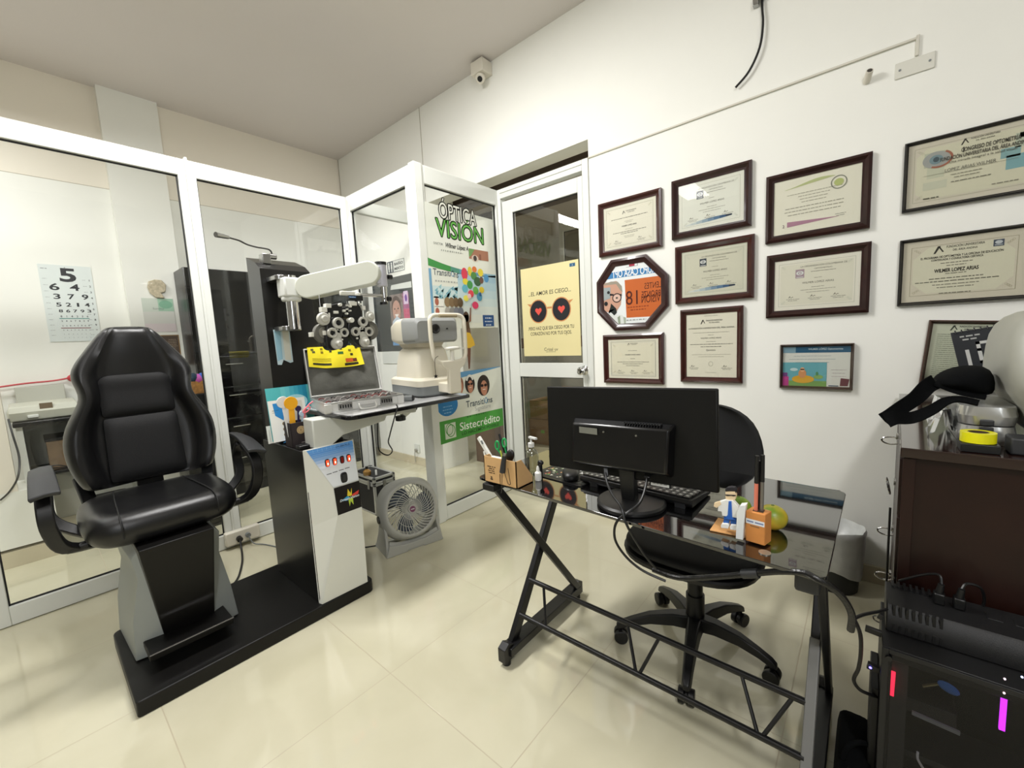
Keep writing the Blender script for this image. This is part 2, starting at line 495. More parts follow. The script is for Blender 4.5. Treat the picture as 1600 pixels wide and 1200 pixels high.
# ---- aluminium partition. every bay: frame + pane
def bay(name, a, bb, axis, c, z0, z1, rails, stiles, depth=0.045, glass=M_glass):
    """axis 'Y': runs along Y at X=c ; axis 'X': runs along X at Y=c"""
    t = thing(name, None, None, ((c, (a + bb) / 2, 0) if axis == 'Y' else ((a + bb) / 2, c, 0)), kind='structure')
    def bx(mb, p, q, d0, d1, s0, s1, m=None):
        if axis == 'Y': mb.box(c + d0, c + d1, p, q, s0, s1, m)
        else: mb.box(p, q, c + d0, c + d1, s0, s1, m)
    h = depth / 2
    f = MB()
    bx(f, a, a + stiles[0], -h, h, z0, z1); bx(f, bb - stiles[1], bb, -h, h, z0, z1)
    bx(f, a + stiles[0], bb - stiles[1], -h, h, z0, z0 + rails[0]); bx(f, a + stiles[0], bb - stiles[1], -h, h, z1 - rails[1], z1)
    fr = f.build('window_frame', M_alu, t, bevel=0.003)
    g = MB(); k = 0.006
    i0, i1, j0, j1 = a + stiles[0], bb - stiles[1], z0 + rails[0], z1 - rails[1]
    for s_ in (-1, 1):
        bx(g, i0, i1, s_ * 0.004 - 0.002, s_ * 0.004 + 0.002, j0, j0 + k); bx(g, i0, i1, s_ * 0.004 - 0.002, s_ * 0.004 + 0.002, j1 - k, j1)
        bx(g, i0, i0 + k, s_ * 0.004 - 0.002, s_ * 0.004 + 0.002, j0, j1); bx(g, i1 - k, i1, s_ * 0.004 - 0.002, s_ * 0.004 + 0.002, j0, j1)
    g.build('gasket', M_gap, t, smooth=False)
    p = MB(); bx(p, i0, i1, -0.002, 0.002, j0, j1); p.build('glass_pane', glass, t, smooth=False)
    return t
bay('window_1', -0.255, 0.752, 'Y', XP, 0.004, ZT, (0.092, 0.095), (0.068, 0.045))
bay('window_2', 0.752, 1.748, 'Y', XP, 0.004, ZT, (0.092, 0.095), (0.045, 0.045))
bay('window_3', XP + 0.022, XS - 0.03, 'X', YS, 0.004, ZT, (0.092, 0.115), (0.045, 0.06))
bay('window_4', YS + 0.03, 2.538, 'Y', XS, 0.004, ZT, (0.092, 0.115), (0.02, 0.03))
bay('window_5', -2.6, -0.255, 'Y', XP, 0.004, ZT, (0.092, 0.095), (0.045, 0.045))
b = MB(); b.box(XP - 0.03, XP + 0.03, 1.748, 1.80, 0, ZT); b.box(XS - 0.032, XS + 0.028, YS - 0.032, YS + 0.032, 0, ZT + 0.004)
b.box(XP - 0.026, XP + 0.034, 0.745, 0.760, 0.03, ZT + 0.012)
S(b, 'trim_4', M_alu, bevel=0.004)
b = MB(); b.box(XP - 0.02, XP + 0.02, 1.80, YR, ZT - 0.1, ZT)
S(b, 'trim_5', M_alu, bevel=0.003)

# ---- the glazed door
d = thing('door_1', None, None, (-1.85, YR, 0), kind='structure')
b = MB(); y0, y1 = YR - 0.012, YR + 0.05
b.box(-2.275, -2.205, y0, y1, 0, 2.405); b.box(-1.478, -1.432, y0, y1, 0, 2.405)
b.box(-2.205, -1.478, y0, y1, 2.335, 2.405); b.box(-2.205, -1.478, y0 - 0.006, y0 + 0.01, 2.372, 2.378)
b.build('door_frame', M_alu, d, bevel=0.003)
b = MB(); y0, y1 = YR - 0.002, YR + 0.036
b.box(-2.198, -2.098, y0, y1, 0.01, 2.31); b.box(-1.522, -1.484, y0, y1, 0.01, 2.31)
b.box(-2.098, -1.522, y0, y1, 2.212, 2.31); b.box(-2.098, -1.522, y0, y1, 0.955, 1.062); b.box(-2.098, -1.522, y0, y1, 0.01, 0.13)
lf = b.build('door_leaf', M_alu, d, bevel=0.003)
b = MB()
b.box(-2.098, -1.522, YR + 0.013, YR + 0.017, 1.062, 2.212); b.box(-2.098, -1.522, YR + 0.013, YR + 0.017, 0.13, 0.955)
b.build('glass_pane', glass_mat('door_glass', (240, 240, 236)), d, smooth=False)
b = MB()
for z0, z1 in ((1.062, 2.212), (0.13, 0.955)):
    b.box(-2.098, -2.093, YR + 0.008, YR + 0.02, z0, z1); b.box(-1.527, -1.522, YR + 0.008, YR + 0.02, z0, z1)
    b.box(-2.098, -1.522, YR + 0.008, YR + 0.02, z1 - 0.005, z1)
b.build('gasket', M_gap, d, smooth=False)
M_chrome = mat('chrome', (205, 205, 205), 0.12, metal=1.0)
b = MB(); kx, kz = -1.503, 1.012
b.lathe([(0.033, 0), (0.033, 0.006), (0.026, 0.012), (0.012, 0.016), (0.011, 0.034), (0.022, 0.042), (0.029, 0.054), (0.028, 0.066), (0.018, 0.074), (0.0, 0.075)], (kx, YR - 0.002, kz), (0, -1, 0))
b.build('door_knob', M_chrome, d)

# ---- the glazed screens of the far room, seen through the door
d = bay('window_6', -2.9, -1.2, 'X', 4.4, 0.0, 2.6, (0.1, 0.1), (0.06, 0.06), glass=glass_mat('far_glass', (232, 232, 228)))
b = MB(); b.box(-2.06, -1.99, 4.37, 4.43, 0.1, 2.5); b.box(-1.99, -1.26, 4.37, 4.43, 1.92, 1.96)
b.build('mullion', M_alu, d, bevel=0.003)

# ================================================================ REFRACTION UNIT: chair, console, phoropter
M_blk = mat('black_leatherette', (15, 15, 16), 0.32, spec=0.5, bump=0.25, bscale=450, noise=0.05, nscale=6)
M_blkfab = mat('black_perforated_fabric', (19, 19, 20), 0.62, spec=0.3, bump=0.5, bscale=600)
M_plas = mat('black_plastic', (13, 13, 14), 0.42, spec=0.5, bump=0.1, bscale=300)
M_plasg = mat('charcoal_plastic', (40, 41, 43), 0.5, bump=0.1, bscale=300)
M_lam = mat('black_laminate', (11, 10, 9), 0.42, spec=0.3, noise=0.15, nscale=60, bump=0.06, bscale=500)
M_lams = mat('black_brushed_laminate', (14, 13, 12), 0.3, spec=0.6, noise=0.1, nscale=30)
M_grey = mat('grey_powder_coat', (150, 155, 152), 0.45, bump=0.05)
M_wht = mat('white_enamel', (226, 228, 222), 0.28)
M_wht2 = mat('warm_white_plastic', (222, 217, 203), 0.35)
M_steel = mat('satin_steel', (170, 170, 168), 0.28, metal=1.0)
M_chr = M_chrome

yc = 0.315
ch = thing('examination_chair', 'black leatherette examination chair with racing-style backrest on the black platform', 'chair', (-2.35, yc, 0.062))
# seat
def seat_ring(z, gx, gy, cx=-2.355):
    out = []
    for i in range(32):
        t = 2 * math.pi * i / 32
        c, s_ = math.cos(t), math.sin(t)
        e = 0.45
        out.append((cx + gx * math.copysign(abs(c) ** e, c), yc + gy * math.copysign(abs(s_) ** e, s_), z))
    return out
b = MB()
b.loft([seat_ring(0.540, 0.20, 0.19), seat_ring(0.545, 0.235, 0.225), seat_ring(0.575, 0.258, 0.252), seat_ring(0.62, 0.262, 0.258), seat_ring(0.655, 0.245, 0.245), seat_ring(0.672, 0.205, 0.21), seat_ring(0.668, 0.16, 0.155), seat_ring(0.664, 0.1, 0.10)])
seat = b.build('seat', M_blk, ch, sub=1, angle=80)
b = MB()
for sy in (-1, 1):
    b.tube([(-2.56, yc + sy * 0.125, 0.668), (-2.35, yc + sy * 0.14, 0.672), (-2.16, yc + sy * 0.15, 0.671), (-2.098, yc + sy * 0.152, 0.640), (-2.092, yc + sy * 0.15, 0.59)], 0.0025, 6)
pieces(b, 'seam', mat('seam_thread', (12, 12, 12), 0.7), seat)
# backrest
prof = [(0.685, .215), (0.70, .232), (.75, .25), (.80, .264), (.87, .270), (.94, .264), (1.0, .240), (1.05, .212), (1.09, .196), (1.13, .199), (1.18, .214), (1.22, .206), (1.26, .184), (1.30, .156), (1.36, .116), (1.395, .086), (1.41, .066)]
yb = 0.335
def backX(z): return -2.60 - 0.10 * (z - 0.68) / 0.72
b = MB(); rings = []
for i, (z, w_) in enumerate(prof):
    x0 = backX(z); ring = []
    top = max(0, min(1, (z - 1.12) / 0.2)); edge = 0.35 if i in (0, len(prof) - 1) else 1.0
    bol = 0.06 * (1 - 0.75 * top) * edge; w_ = w_ * 1.035
    pan = 0.6                                     # relative half width of the centre panel
    for u, fx in ((-1.0, 0.01), (-0.96, 0.045 + bol * .5), (-0.88, 0.05 + bol), (-0.76, 0.045 + bol * .85), (-0.66, 0.04 + bol * .25), (-0.6, 0.03), (-0.3, 0.036), (0, 0.038), (0.3, 0.036), (0.6, 0.03), (0.66, 0.04 + bol * .25), (0.76, 0.045 + bol * .85), (0.88, 0.05 + bol), (0.96, 0.045 + bol * .5), (1.0, 0.01),
                  (0.93, -0.035), (0.6, -0.055), (0.2, -0.06), (-0.2, -0.06), (-0.6, -0.055), (-0.93, -0.035)):
        if abs(u) <= 0.66 and fx > 0: fx = fx + (0.035 * top)
        ring.append((x0 + fx * (0.6 if edge < 1 else 1), yb + u * w_, z))
    rings.append(ring)
b.loft(rings)
bk = b.build('backrest', M_blk, ch, sub=1, angle=80)
# fabric centre panel of the backrest, two fields with a seam
def panel(z0, z1, n=8, m=10):
    P = []
    for i in range(n + 1):
        z = z0 + (z1 - z0) * i / n
        row = []
        for j in range(m + 1):
            u = -1 + 2 * j / m
            hw = 0.138 - 0.012 * (z - 0.7) / 0.5
            ez = min(1, min(z - z0, z1 - z) / 0.03); eu = min(1, (1 - abs(u)) / 0.2)
            cr = 0.02 * max(0, abs(u) - 0.8) / 0.2 if z > z1 - 0.03 and z1 > 1.1 else 0
            top = max(0, min(1, (z - 1.12) / 0.2))
            row.append((backX(z) + 0.036 + 0.016 * math.sqrt(max(ez * eu, 0)) + 0.035 * top, yb - 0.008 + u * hw, z - cr))
        P.append(row)
    return P
b = MB(); b.grid(panel(0.70, 0.993), thick=-0.01); b.grid(panel(0.997, 1.185), thick=-0.01)
pieces(b, 'centre_panel', M_blkfab, bk, sub=1, angle=80)
# armrests
for s_, ya, name in ((-1, -0.008, 'left'), (1, 0.648, 'right')):
    b = MB(); P = []
    for i in range(9):
        t = i / 8; x = -2.42 + 0.28 * t
        z = 0.845 - 0.012 * t - 0.07 * max(0, t - 0.35) ** 1.5
        hw = 0.028 + 0.008 * t
        P.append([(x, ya + k * hw, z - 0.006 * k * k - (0.010 * s_ * k if s_ > 0 else -0.004 * k)) for k in (-1, -0.6, 0, 0.6, 1)])
    b.grid(P, thick=0.016)
    ar = b.build('armrest_pad', M_plasg, ch, bevel=0.004, angle=60)
    b = MB(); inner = yc + s_ * 0.235
    path = [Vector((-2.30, ya, 0.815)), Vector((-2.20, ya + s_ * 0.008, 0.75)), Vector((-2.19, ya + s_ * 0.004, 0.66)), Vector((-2.24, ya - s_ * 0.03, 0.57)), Vector((-2.30, inner - s_ * 0.05, 0.535))]
    pp = catmull(path, 5); rr = []
    for i, p in enumerate(pp):
        tg = (pp[min(i + 1, len(pp) - 1)] - pp[max(i - 1, 0)]).normalized()
        a = Vector((0, 1, 0)); a = (a - tg * a.dot(tg)).normalized(); c = tg.cross(a)
        rr.append([p + a * (0.022 * q) + c * (0.013 * r) for q, r in ((-1, -1), (1, -1), (1, 1), (-1, 1))])
    b.loft(rr)
    path = [Vector((-2.36, ya, 0.815)), Vector((-2.44, ya, 0.74)), Vector((-2.42, ya - s_ * 0.01, 0.63)), Vector((-2.34, inner - s_ * 0.05, 0.54))]
    pp = catmull(path, 5); rr = []
    for i, p in enumerate(pp):
        tg = (pp[min(i + 1, len(pp) - 1)] - pp[max(i - 1, 0)]).normalized()
        a = Vector((0, 1, 0)); a = (a - tg * a.dot(tg)).normalized(); c = tg.cross(a)
        rr.append([p + a * (0.02 * q) + c * (0.011 * r) for q, r in ((-1, -1), (1, -1), (1, 1), (-1, 1))])
    b.loft(rr)
    b.cyl((-2.25, ya - s_ * 0.025, 0.56), (-2.25, inner, 0.56), 0.016)
    b.build('armrest_bracket', M_plas, ch, bevel=0.005, seg=2)
# bracket behind the seat joining the backrest
b = MB(); b.bar((-2.66, yb, 0.50), (-2.70, yb, 0.86), 0.10, 0.02); b.bar((-2.45, yb, 0.525), (-2.67, yb, 0.51), 0.10, 0.02)
for s_ in (-1, 1): b.bar((-2.585, yb + s_ * 0.21, 0.57), (-2.665, yb + s_ * 0.235, 0.74), 0.05, 0.018)
b.build('backrest_bracket', M_plas, ch, bevel=0.003)
# pedestal
b = MB()
b.loft([[(-2.142, .240, .125), (-2.142, .412, .125), (-2.34, .412, .125), (-2.34, .240, .125)],
        [(-2.05, .192, .54), (-2.05, .432, .54), (-2.42, .432, .54), (-2.42, .192, .54)]])
b.build('pedestal_cover', M_lam, ch, bevel=0.004)
b = MB()
for s_ in (-1, 1):
    y = lambda k: 0.326 + s_ * k
    fr = [(-2.150, y(.082), .064), (-2.165, y(.178), .064), (-2.19, y(.168), .21), (-2.17, y(.137), .385), (-2.17, y(.148), .475), (-2.14, y(.105), .54), (-2.12, y(.09), .54)]
    bkp = [(-2.50, q[1] + s_ * (0.012 if i in (1, 2, 3, 4) else 0), q[2]) for i, q in enumerate(fr)]
    b.loft([fr, bkp])
pieces(b, 'pedestal_side', M_grey, ch, bevel=0.003)
b = MB(); b.box(-2.175, -2.03, .176, .452, .108, .135)
ft = b.build('footrest', M_lam, ch, bevel=0.004)
b = MB(); b.cyl((-2.026, .176, .137), (-2.026, .452, .137), 0.0035, n=8)
b.build('edge_trim', M_chr, ft)

# ---- console
cs = thing('refraction_console', 'black and white instrument console with tall column, lit switches and swing arms', 'medical stand', (-2.2, 0.6, 0))
b = MB()
pts = []
X0, X1, Y0, Y1, r = -2.50, -1.905, 0.112, 1.04, 0.03
for cx, cy, a0 in ((X1 - r, Y1 - r, 0), (X0 + r, Y1 - r, 90), (X0 + r, Y0 + r, 180), (X1 - r * .4, Y0 + r * .4, 270)):
    rr_ = r if a0 != 270 else r * .4
    for k in range(5):
        a = math.radians(a0 + 90 * k / 4); pts.append((cx + rr_ * math.cos(a), cy + rr_ * math.sin(a), 0.0))
b.prism(pts, (0, 0, 0.06)); b.build('base_platform', M_lam, cs, bevel=0.004)
b = MB(); b.box(-2.43, -1.935, 0.772, 1.012, 0.06, 0.795); b.build('cabinet', M_lams, cs, bevel=0.003)
b = MB()
pr = [(-2.45, .06), (-2.285, .06), (-2.285, 1.665), (-2.335, 1.70), (-2.45, 1.742)]
b.prism([(x, .800, z) for x, z in pr], (0, .243, 0)); b.build('column', M_lams, cs, smooth=False)
# faceted white front
M_front = mat('glossy_white_front', (226, 227, 219), 0.22)
b = MB()
Lo = [(-1.937, .770, .062), (-1.937, .770, .44), (-1.937, .770, .60), (-1.937, .770, .802)]
Lr = [(-1.915, .776, .062), (-1.900, .884, .462), (-1.902, .876, .60), (-1.925, .778, .802)]
Rr = [(-1.908, 1.006, .062), (-1.900, 1.008, .462), (-1.902, 1.007, .60), (-1.925, 1.004, .802)]
Ro = [(-1.937, 1.016, .062), (-1.937, 1.016, .44), (-1.937, 1.016, .60), (-1.937, 1.016, .802)]
cols = [[b.v(p) for p in c] for c in (Lo, Lr, Rr, Ro)]
for c in range(3):
    for i in range(3): b.face([cols[c][i], cols[c + 1][i], cols[c + 1][i + 1], cols[c][i + 1]])
b.face([cols[c][0] for c in range(4)]); b.face([cols[c][3] for c in range(4)]); b.face([cols[0][i] for i in range(4)] + [cols[3][i] for i in (3, 2, 1, 0)])
fp = b.build('front_panel', M_front, cs, angle=8)
nrm_ = Vector((1, 0, 0.11)).normalized(); vd = Vector((-0.023, 0, 0.202)).normalized()
# blue control label: follows the sloping upper field
s = Sheet((-1.9005, 0.778, 0.60), (0, 1, 0), vd, 0.0006)
def ctl(y, z): return (y - 0.778, (z - 0.60) * 1.006)
lb = [ctl(.876, .604), ctl(1.005, .604), ctl(1.003, .80), ctl(.780, .80)]
s.poly(lb, '#e4e8ec', 1)
n = 7
grad = ['#dfe6f0', '#c9d6ea', '#a9c1e2', '#86a9d6', '#6d9bd2', '#5c93d3', '#5a97d8']
for i in range(n):
    z0 = .70 + .10 * i / n; z1 = .70 + .10 * (i + 1) / n
    yl = lambda z: .876 + (.780 - .876) * (z - .604) / .196 + 0.001
    s.poly([ctl(yl(z0), z0), ctl(1.003, z0), ctl(1.002, z1), ctl(yl(z1), z1)], grad[i], 2)
for i in range(9): s.rect(.03 + i * .021, .186, .0312 + i * .021, .2, '#9cc4ea', 3)
for i in range(4): s.rect(.012, .165 + i * .009, .2, .1656 + i * .009, '#a8cdf0', 3)
s.text('U-V-2000 PLUS', .172, .188, .012, '#2b4a78', 4, width=.07, bold=.01)
for i, (yy, zz) in enumerate(((.866, .700), (.895, .7015), (.926, .703), (.956, .7045))):
    s.rect(yy - .778 - .012, zz - .60 - .030, yy - .778 + .012, zz - .60 - .027, '#3a3a3c', 3)
s.build('control_label', None, fp)
M_red = mat('lit_red_rocker', (255, 60, 30), 0.3, emit=2.2); M_redoff = mat('dark_red_rocker', (130, 20, 12), 0.3)
M_lamp = mat('rocker_lamp_glow', (255, 190, 160), 0.3, emit=3.0)
for i, (px_, py_) in enumerate(((512, 724), (523.5, 721.3), (535, 718.7), (545.3, 716))):
    p = onX(px_, py_, -1.91)
    x = -1.902 - (p.z - .60) * .114
    b = MB(); b.ball((x + .001, p.y, p.z), (.005, .0115, .020), e=.6); sw = b.build('rocker_switch', M_plas, cs)
    b = MB(); b.box(x + .004, x + .0072, p.y - .006, p.y + .006, p.z - .014, p.z + .014); k = b.build('rocker', M_red if i != 2 else M_redoff, sw, bevel=.001)
    if i != 2:
        b = MB(); b.ball((x + .0073, p.y + .001, p.z - .003), (.001, .003, .006)); b.build('lamp', M_lamp, sw)
p = onX(537.3, 746, -1.905)
b = MB(); b.ball((-1.904, p.y, p.z), (.006, .017, .026), e=.6); sw = b.build('rocker_switch', M_plas, cs, label='large black rocker switch')
b = MB(); b.box(-1.899, -1.896, p.y - .008, p.y + .008, p.z - .016, p.z + .016); b.build('rocker', M_plasg, sw, bevel=.002)
# black emblem plate
s = Sheet((-1.8995, .884, .463), (0, 1, 0), (0, 0, 1), 0.0006)
s.poly([(0, 0), (.123, 0), (.122, .136), (-.007, .136)], '#171313', 1)
cx, cy = .066, .068
s.poly([(cx - .045, cy - .004), (cx - .01, cy + .012), (cx, cy + .002), (cx - .012, cy - .012)], '#3aa6d8', 2)
s.poly([(cx - .006, cy + .045), (cx + .006, cy + .02), (cx + .014, cy + .044), (cx + .012, cy + .006), (cx - .012, cy + .008)], '#e9d23a', 2)
s.poly([(cx - .004, cy - .045), (cx + .004, cy - .02), (cx + .016, cy - .042), (cx + .016, cy - .004), (cx - .008, cy - .006)], '#b9d24a', 2)
s.poly([(cx + .01, cy + .010), (cx + .05, cy + .022), (cx + .045, cy + .004), (cx + .012, cy)], '#d8453a', 2)
s.text('DreamVision', cx, cy - .002, .016, '#d9dfe2', 3, width=.098, bold=.03, slant=.2)
s.build('emblem_plate', None, fp)
# stickers hanging below the lower bracket (strips of tape)
s = Sheet(onX(434, 570, -2.283), (0, 1, 0), (0, 0, 1), 0.0005)
w_ = (onX(458, 515, -2.283) - onX(434, 570, -2.283)).y * .82; h_ = onX(434, 515, -2.283).z - onX(434, 570, -2.283).z
s.poly([(0, 0), (w_ * .25, -.002), (w_ * .4, h_ * .13), (w_ * .8, h_ * .03), (w_, h_ * .05), (w_ * .97, h_), (-.004, h_)], '#b9cdd2', 1)
s.poly([(.002, h_ * .1), (w_ * .35, h_ * .16), (w_ * .4, h_ * .98), (.0, h_ * .98)], '#8fb6c6', 2)
s.poly([(w_ * .5, h_ * .12), (w_ * .9, h_ * .1), (w_ * .9, h_ * .95), (w_ * .5, h_ * .95)], '#cfcfc2', 2)
s.build('tape_strip', None, cs)
# brackets, post and swing arm
for z, y0, y1 in ((1.610, .825, .925), (1.366, .835, .925)):
    pts = []
    for cx, cy, a0 in ((-2.185, y1 - .022, 0), (-2.283, y1 - .022, 90), (-2.283, y0 + .022, 180), (-2.185, y0 + .022, 270)):
        if cx < -2.2: pts.append((cx, cy + (.022 if a0 == 90 else -.022), z - .011)); continue
        for k in range(6):
            a = math.radians(a0 + 90 * k / 5); pts.append((cx + .022 * math.cos(a), cy + .022 * math.sin(a), z - .011))
    b = MB(); b.prism(pts, (0, 0, .022)); b.build('arm_bracket', M_steel, cs, bevel=.002)
b = MB(); b.cyl((-2.17, .888, 1.360), (-2.17, .888, 1.62), .0285, n=28); b.build('post', M_chr, cs)
b = MB(); b.box(-2.215, -2.12, .842, .925, 1.515, 1.607); b.cyl((-2.17, .888, 1.495), (-2.17, .888, 1.52), .045); b.build('pivot_block', M_wht, cs, bevel=.008)
P0 = Vector((-2.10, .950, 1.560)); P1 = onX(578, 427.5, -1.87)
ax = (P1 - P0).normalized(); nn = Vector((ax.y, -ax.x, 0)).normalized(); up = ax.cross(nn); up = up if up.z > 0 else -up
nn = nn if nn.x > 0 else -nn
b = MB(); ring = []; R_ = .056
for k in range(13):
    a = math.pi / 2 + math.pi * k / 12; ring.append(P0 + ax * R_ * math.cos(a) + up * R_ * math.sin(a))
for k in range(13):
    a = -math.pi / 2 + math.pi * k / 12; ring.append(P1 + ax * R_ * math.cos(a) + up * R_ * math.sin(a))
b.prism([q - nn * .035 for q in ring], nn * .07)
b.build('swing_arm', mat('swing_arm_enamel', (206, 208, 196), 0.35), cs, bevel=.006, seg=3)
q = onX(596, 430, -1.85)
b = MB(); b.cyl((q.x, q.y, onX(596, 448, -1.85).z), (q.x, q.y, onX(596, 414, -1.85).z), .026, n=24); b.box(q.x - .03, q.x + .02, q.y - .035, q.y + .003, q.z - .045, q.z + .04)
b.build('arm_end_housing', mat('pale_lilac_enamel', (190, 190, 200), 0.3), cs, bevel=.004)
b = MB(); b.cyl((q.x, q.y, onX(596, 414, -1.85).z), (q.x, q.y, onX(596, 411, -1.85).z + .003), .028, n=24)
b.cyl((q.x, q.y, onX(599, 476, -1.85).z), (q.x, q.y, onX(599, 472, -1.85).z), .019)
for px_, py_ in ((609.5, 433), (608, 467)):
    k = onX(px_, py_, -1.84); b.cyl((k.x, k.y - .012, k.z), (k.x, k.y + .008, k.z), .012, n=14); b.cyl((k.x, k.y - .03, k.z), (k.x, k.y - .01, k.z), .005, n=8)
pieces(b, 'clamp_knob', M_plas, cs)
b = MB(); z0 = onX(600, 474, -1.85).z; b.cyl((q.x, q.y + .006, z0), (q.x, q.y + .006, q.z - .03), .0155, n=24)
e0 = onX(600, 462, -1.85); e1 = onX(558, 461, -1.85); b.cyl(e0, e1, .0085, n=16)
pieces(b, 'drop_rod', M_chr, cs)

# ---- tray arm and glass tray
M_armw = mat('pale_grey_enamel', (205, 207, 200), 0.35)
b = MB()
b.prism([(-1.93, .822, .797), (-1.93, .905, .797), (-1.93, .965, .835), (-1.93, 1.20, .862), (-1.93, 1.21, .885), (-1.93, 1.40, .873), (-1.93, 1.41, .912), (-1.93, .822, .935)], (-.10, 0, 0))
b.build('tray_arm', M_armw, cs, bevel=.006)
b = MB(); k = onX(634, 652, -1.93); b.cyl((-1.98, k.y, .835), (-1.98, k.y, .862), .028, n=20)
k = onX(647, 641, -1.93); b.cyl((-1.98, 1.40, .893), (-1.98, 1.435, .893), .018, n=16)
pieces(b, 'arm_end_cap', M_plas, cs, bevel=.003)
b = MB(); b.cyl((-1.98, 1.34, .86), (-1.98, 1.40, .893), .02); b.box(-2.1, -1.95, 1.0, 1.35, .90, .932)
pieces(b, 'tray_mount', M_armw, cs, bevel=.003)
b = MB(); pts = []
X0, X1, Y0, Y1, r = -2.44, -1.742, .905, 1.665, .04
for cx, cy, a0 in ((X1 - r, Y1 - r, 0), (X0 + r, Y1 - r, 90), (X0 + r, Y0 + r, 180), (X1 - r, Y0 + r, 270)):
    for k in range(5):
        a = math.radians(a0 + 90 * k / 4); pts.append((cx + r * math.cos(a), cy + r * math.sin(a), .932))
b.prism(pts, (0, 0, .018))
tr = b.build('tray', mat('black_edged_glass_tray', (20, 20, 21), 0.12), cs, bevel=.002)
b = MB(); pts2 = [((p[0] + 2.09) * .965 - 2.09, (p[1] - 1.285) * .965 + 1.285, .9502) for p in pts]
b.prism(pts2, (0, 0, .0012)); b.build('tray_surface', mat('glossy_white_tray', (222, 222, 222), 0.06, coat=0.5), tr)

# ---- phoropter, hanging from the arm
phs = thing('phoropter', 'black and silver phoropter hanging from the swing arm', 'optical instrument', tuple(onX(547, 545, -1.86)))
XF = -1.84
def PX(x, y, X=XF): return onX(480 + x / 10, 440 + y / 10, X)
kk = (onX(560, 500, XF) - onX(550, 500, XF)).y / 10         # metres per pixel there
M_phb = mat('phoropter_black', (12, 12, 13), 0.35)
M_phs = mat('phoropter_silver', (200, 199, 190), 0.35, metal=0.25)
M_phw = mat('phoropter_white_knob', (228, 227, 217), 0.35)
M_lens = mat('dark_lens', (16, 17, 19), 0.25)
def disc(mb, c, r, d0, d1, n=28, m=None): mb.cyl((c.x + d0, c.y, c.z), (c.x + d1, c.y, c.z), r, n=n, m=m)
def poly_body(mb, pts, d0, d1):
    P = catmull([PX(x, y, XF) for x, y in pts], 4, closed=True)
    mb.prism([p + Vector((d0, 0, 0)) for p in P], (d1 - d0, 0, 0))
b = MB()
poly_body(b, [(330, 640), (400, 560), (560, 560), (640, 640), (650, 800), (640, 1000), (520, 1050), (400, 1075), (320, 1020), (300, 850)], -.05, -.005)
hl = b.build('lens_battery', M_phb, phs, bevel=.004)
b = MB()
poly_body(b, [(660, 640), (740, 570), (880, 560), (980, 640), (1010, 800), (1000, 960), (900, 1025), (800, 1000), (690, 880), (650, 760)], -.05, -.005)
hr = b.build('lens_battery', M_phb, phs, bevel=.004)
b = MB()
poly_body(b, [(320, 390), (420, 350), (560, 350), (560, 560), (330, 570)], -.06, -.012)
poly_body(b, [(680, 350), (800, 345), (860, 400), (870, 540), (700, 570)], -.06, -.012)
b.box(XF - .055, XF - .02, PX(540, 0).y, PX(720, 0).y, PX(0, 560).z, PX(0, 375).z)
b.build('bridge', M_phb, phs, bevel=.004)
b = MB()
for x, y, r in ((250, 805, 12.5), (960, 765, 13.5)): c = PX(x, y, XF - .04); c.x = XF; disc(b, c, kk * r * 1.08, -.055, -.028, 36)
ws_ = pieces(b, 'cylinder_wheel', mat('wheel_grey', (112, 111, 104), 0.4, metal=.3), phs, bevel=.002)
for (x, y, r), w_ in zip(((250, 800, 8), (960, 760, 8)), ws_):
    b = MB(); c = PX(x, y, XF - .04); c.x = XF; disc(b, c, kk * r, -.03, -.024, 30)
    b.build('wheel_hub', mat('wheel_hub_grey', (140, 138, 128), .35, metal=.4), w_)
def stack(name, x, y, r, par, knob=False, hole=False):
    c = PX(x, y); R = r * kk
    b = MB()
    if knob:
        b.lathe([(R, 0), (R, .010), (R * .92, .014), (R * .6, .016), (R * .5, .017), (R * .46, .030), (R * .3, .033), (0, .033)], (c.x - .006, c.y, c.z), (1, 0, 0), 28, M_phs)
        return b.build('dial', None, par)
    b.lathe([(R, 0), (R, .012), (R * .9, .016), (R * .55, .014), (R * .5, .006), (0, .006)], (c.x - .006, c.y, c.z), (1, 0, 0), 28, M_phs)
    o = b.build('lens_ring', None, par)
    b = MB(); b.ball((c.x + .002, c.y, c.z), (.004, R * .48, R * .48)); b.build('lens', M_lens, o) if o.parent.parent is None else None
    return o
def link(mb, a, c, r0, r1):
    A_, B_ = PX(*a), PX(*c); d_2 = (B_ - A_); n_ = Vector((0, -d_2.z, d_2.y)).normalized()
    mb.prism([A_ + n_ * r0 * kk, B_ + n_ * r1 * kk, B_ - n_ * r1 * kk, A_ - n_ * r0 * kk], (.006, 0, 0))
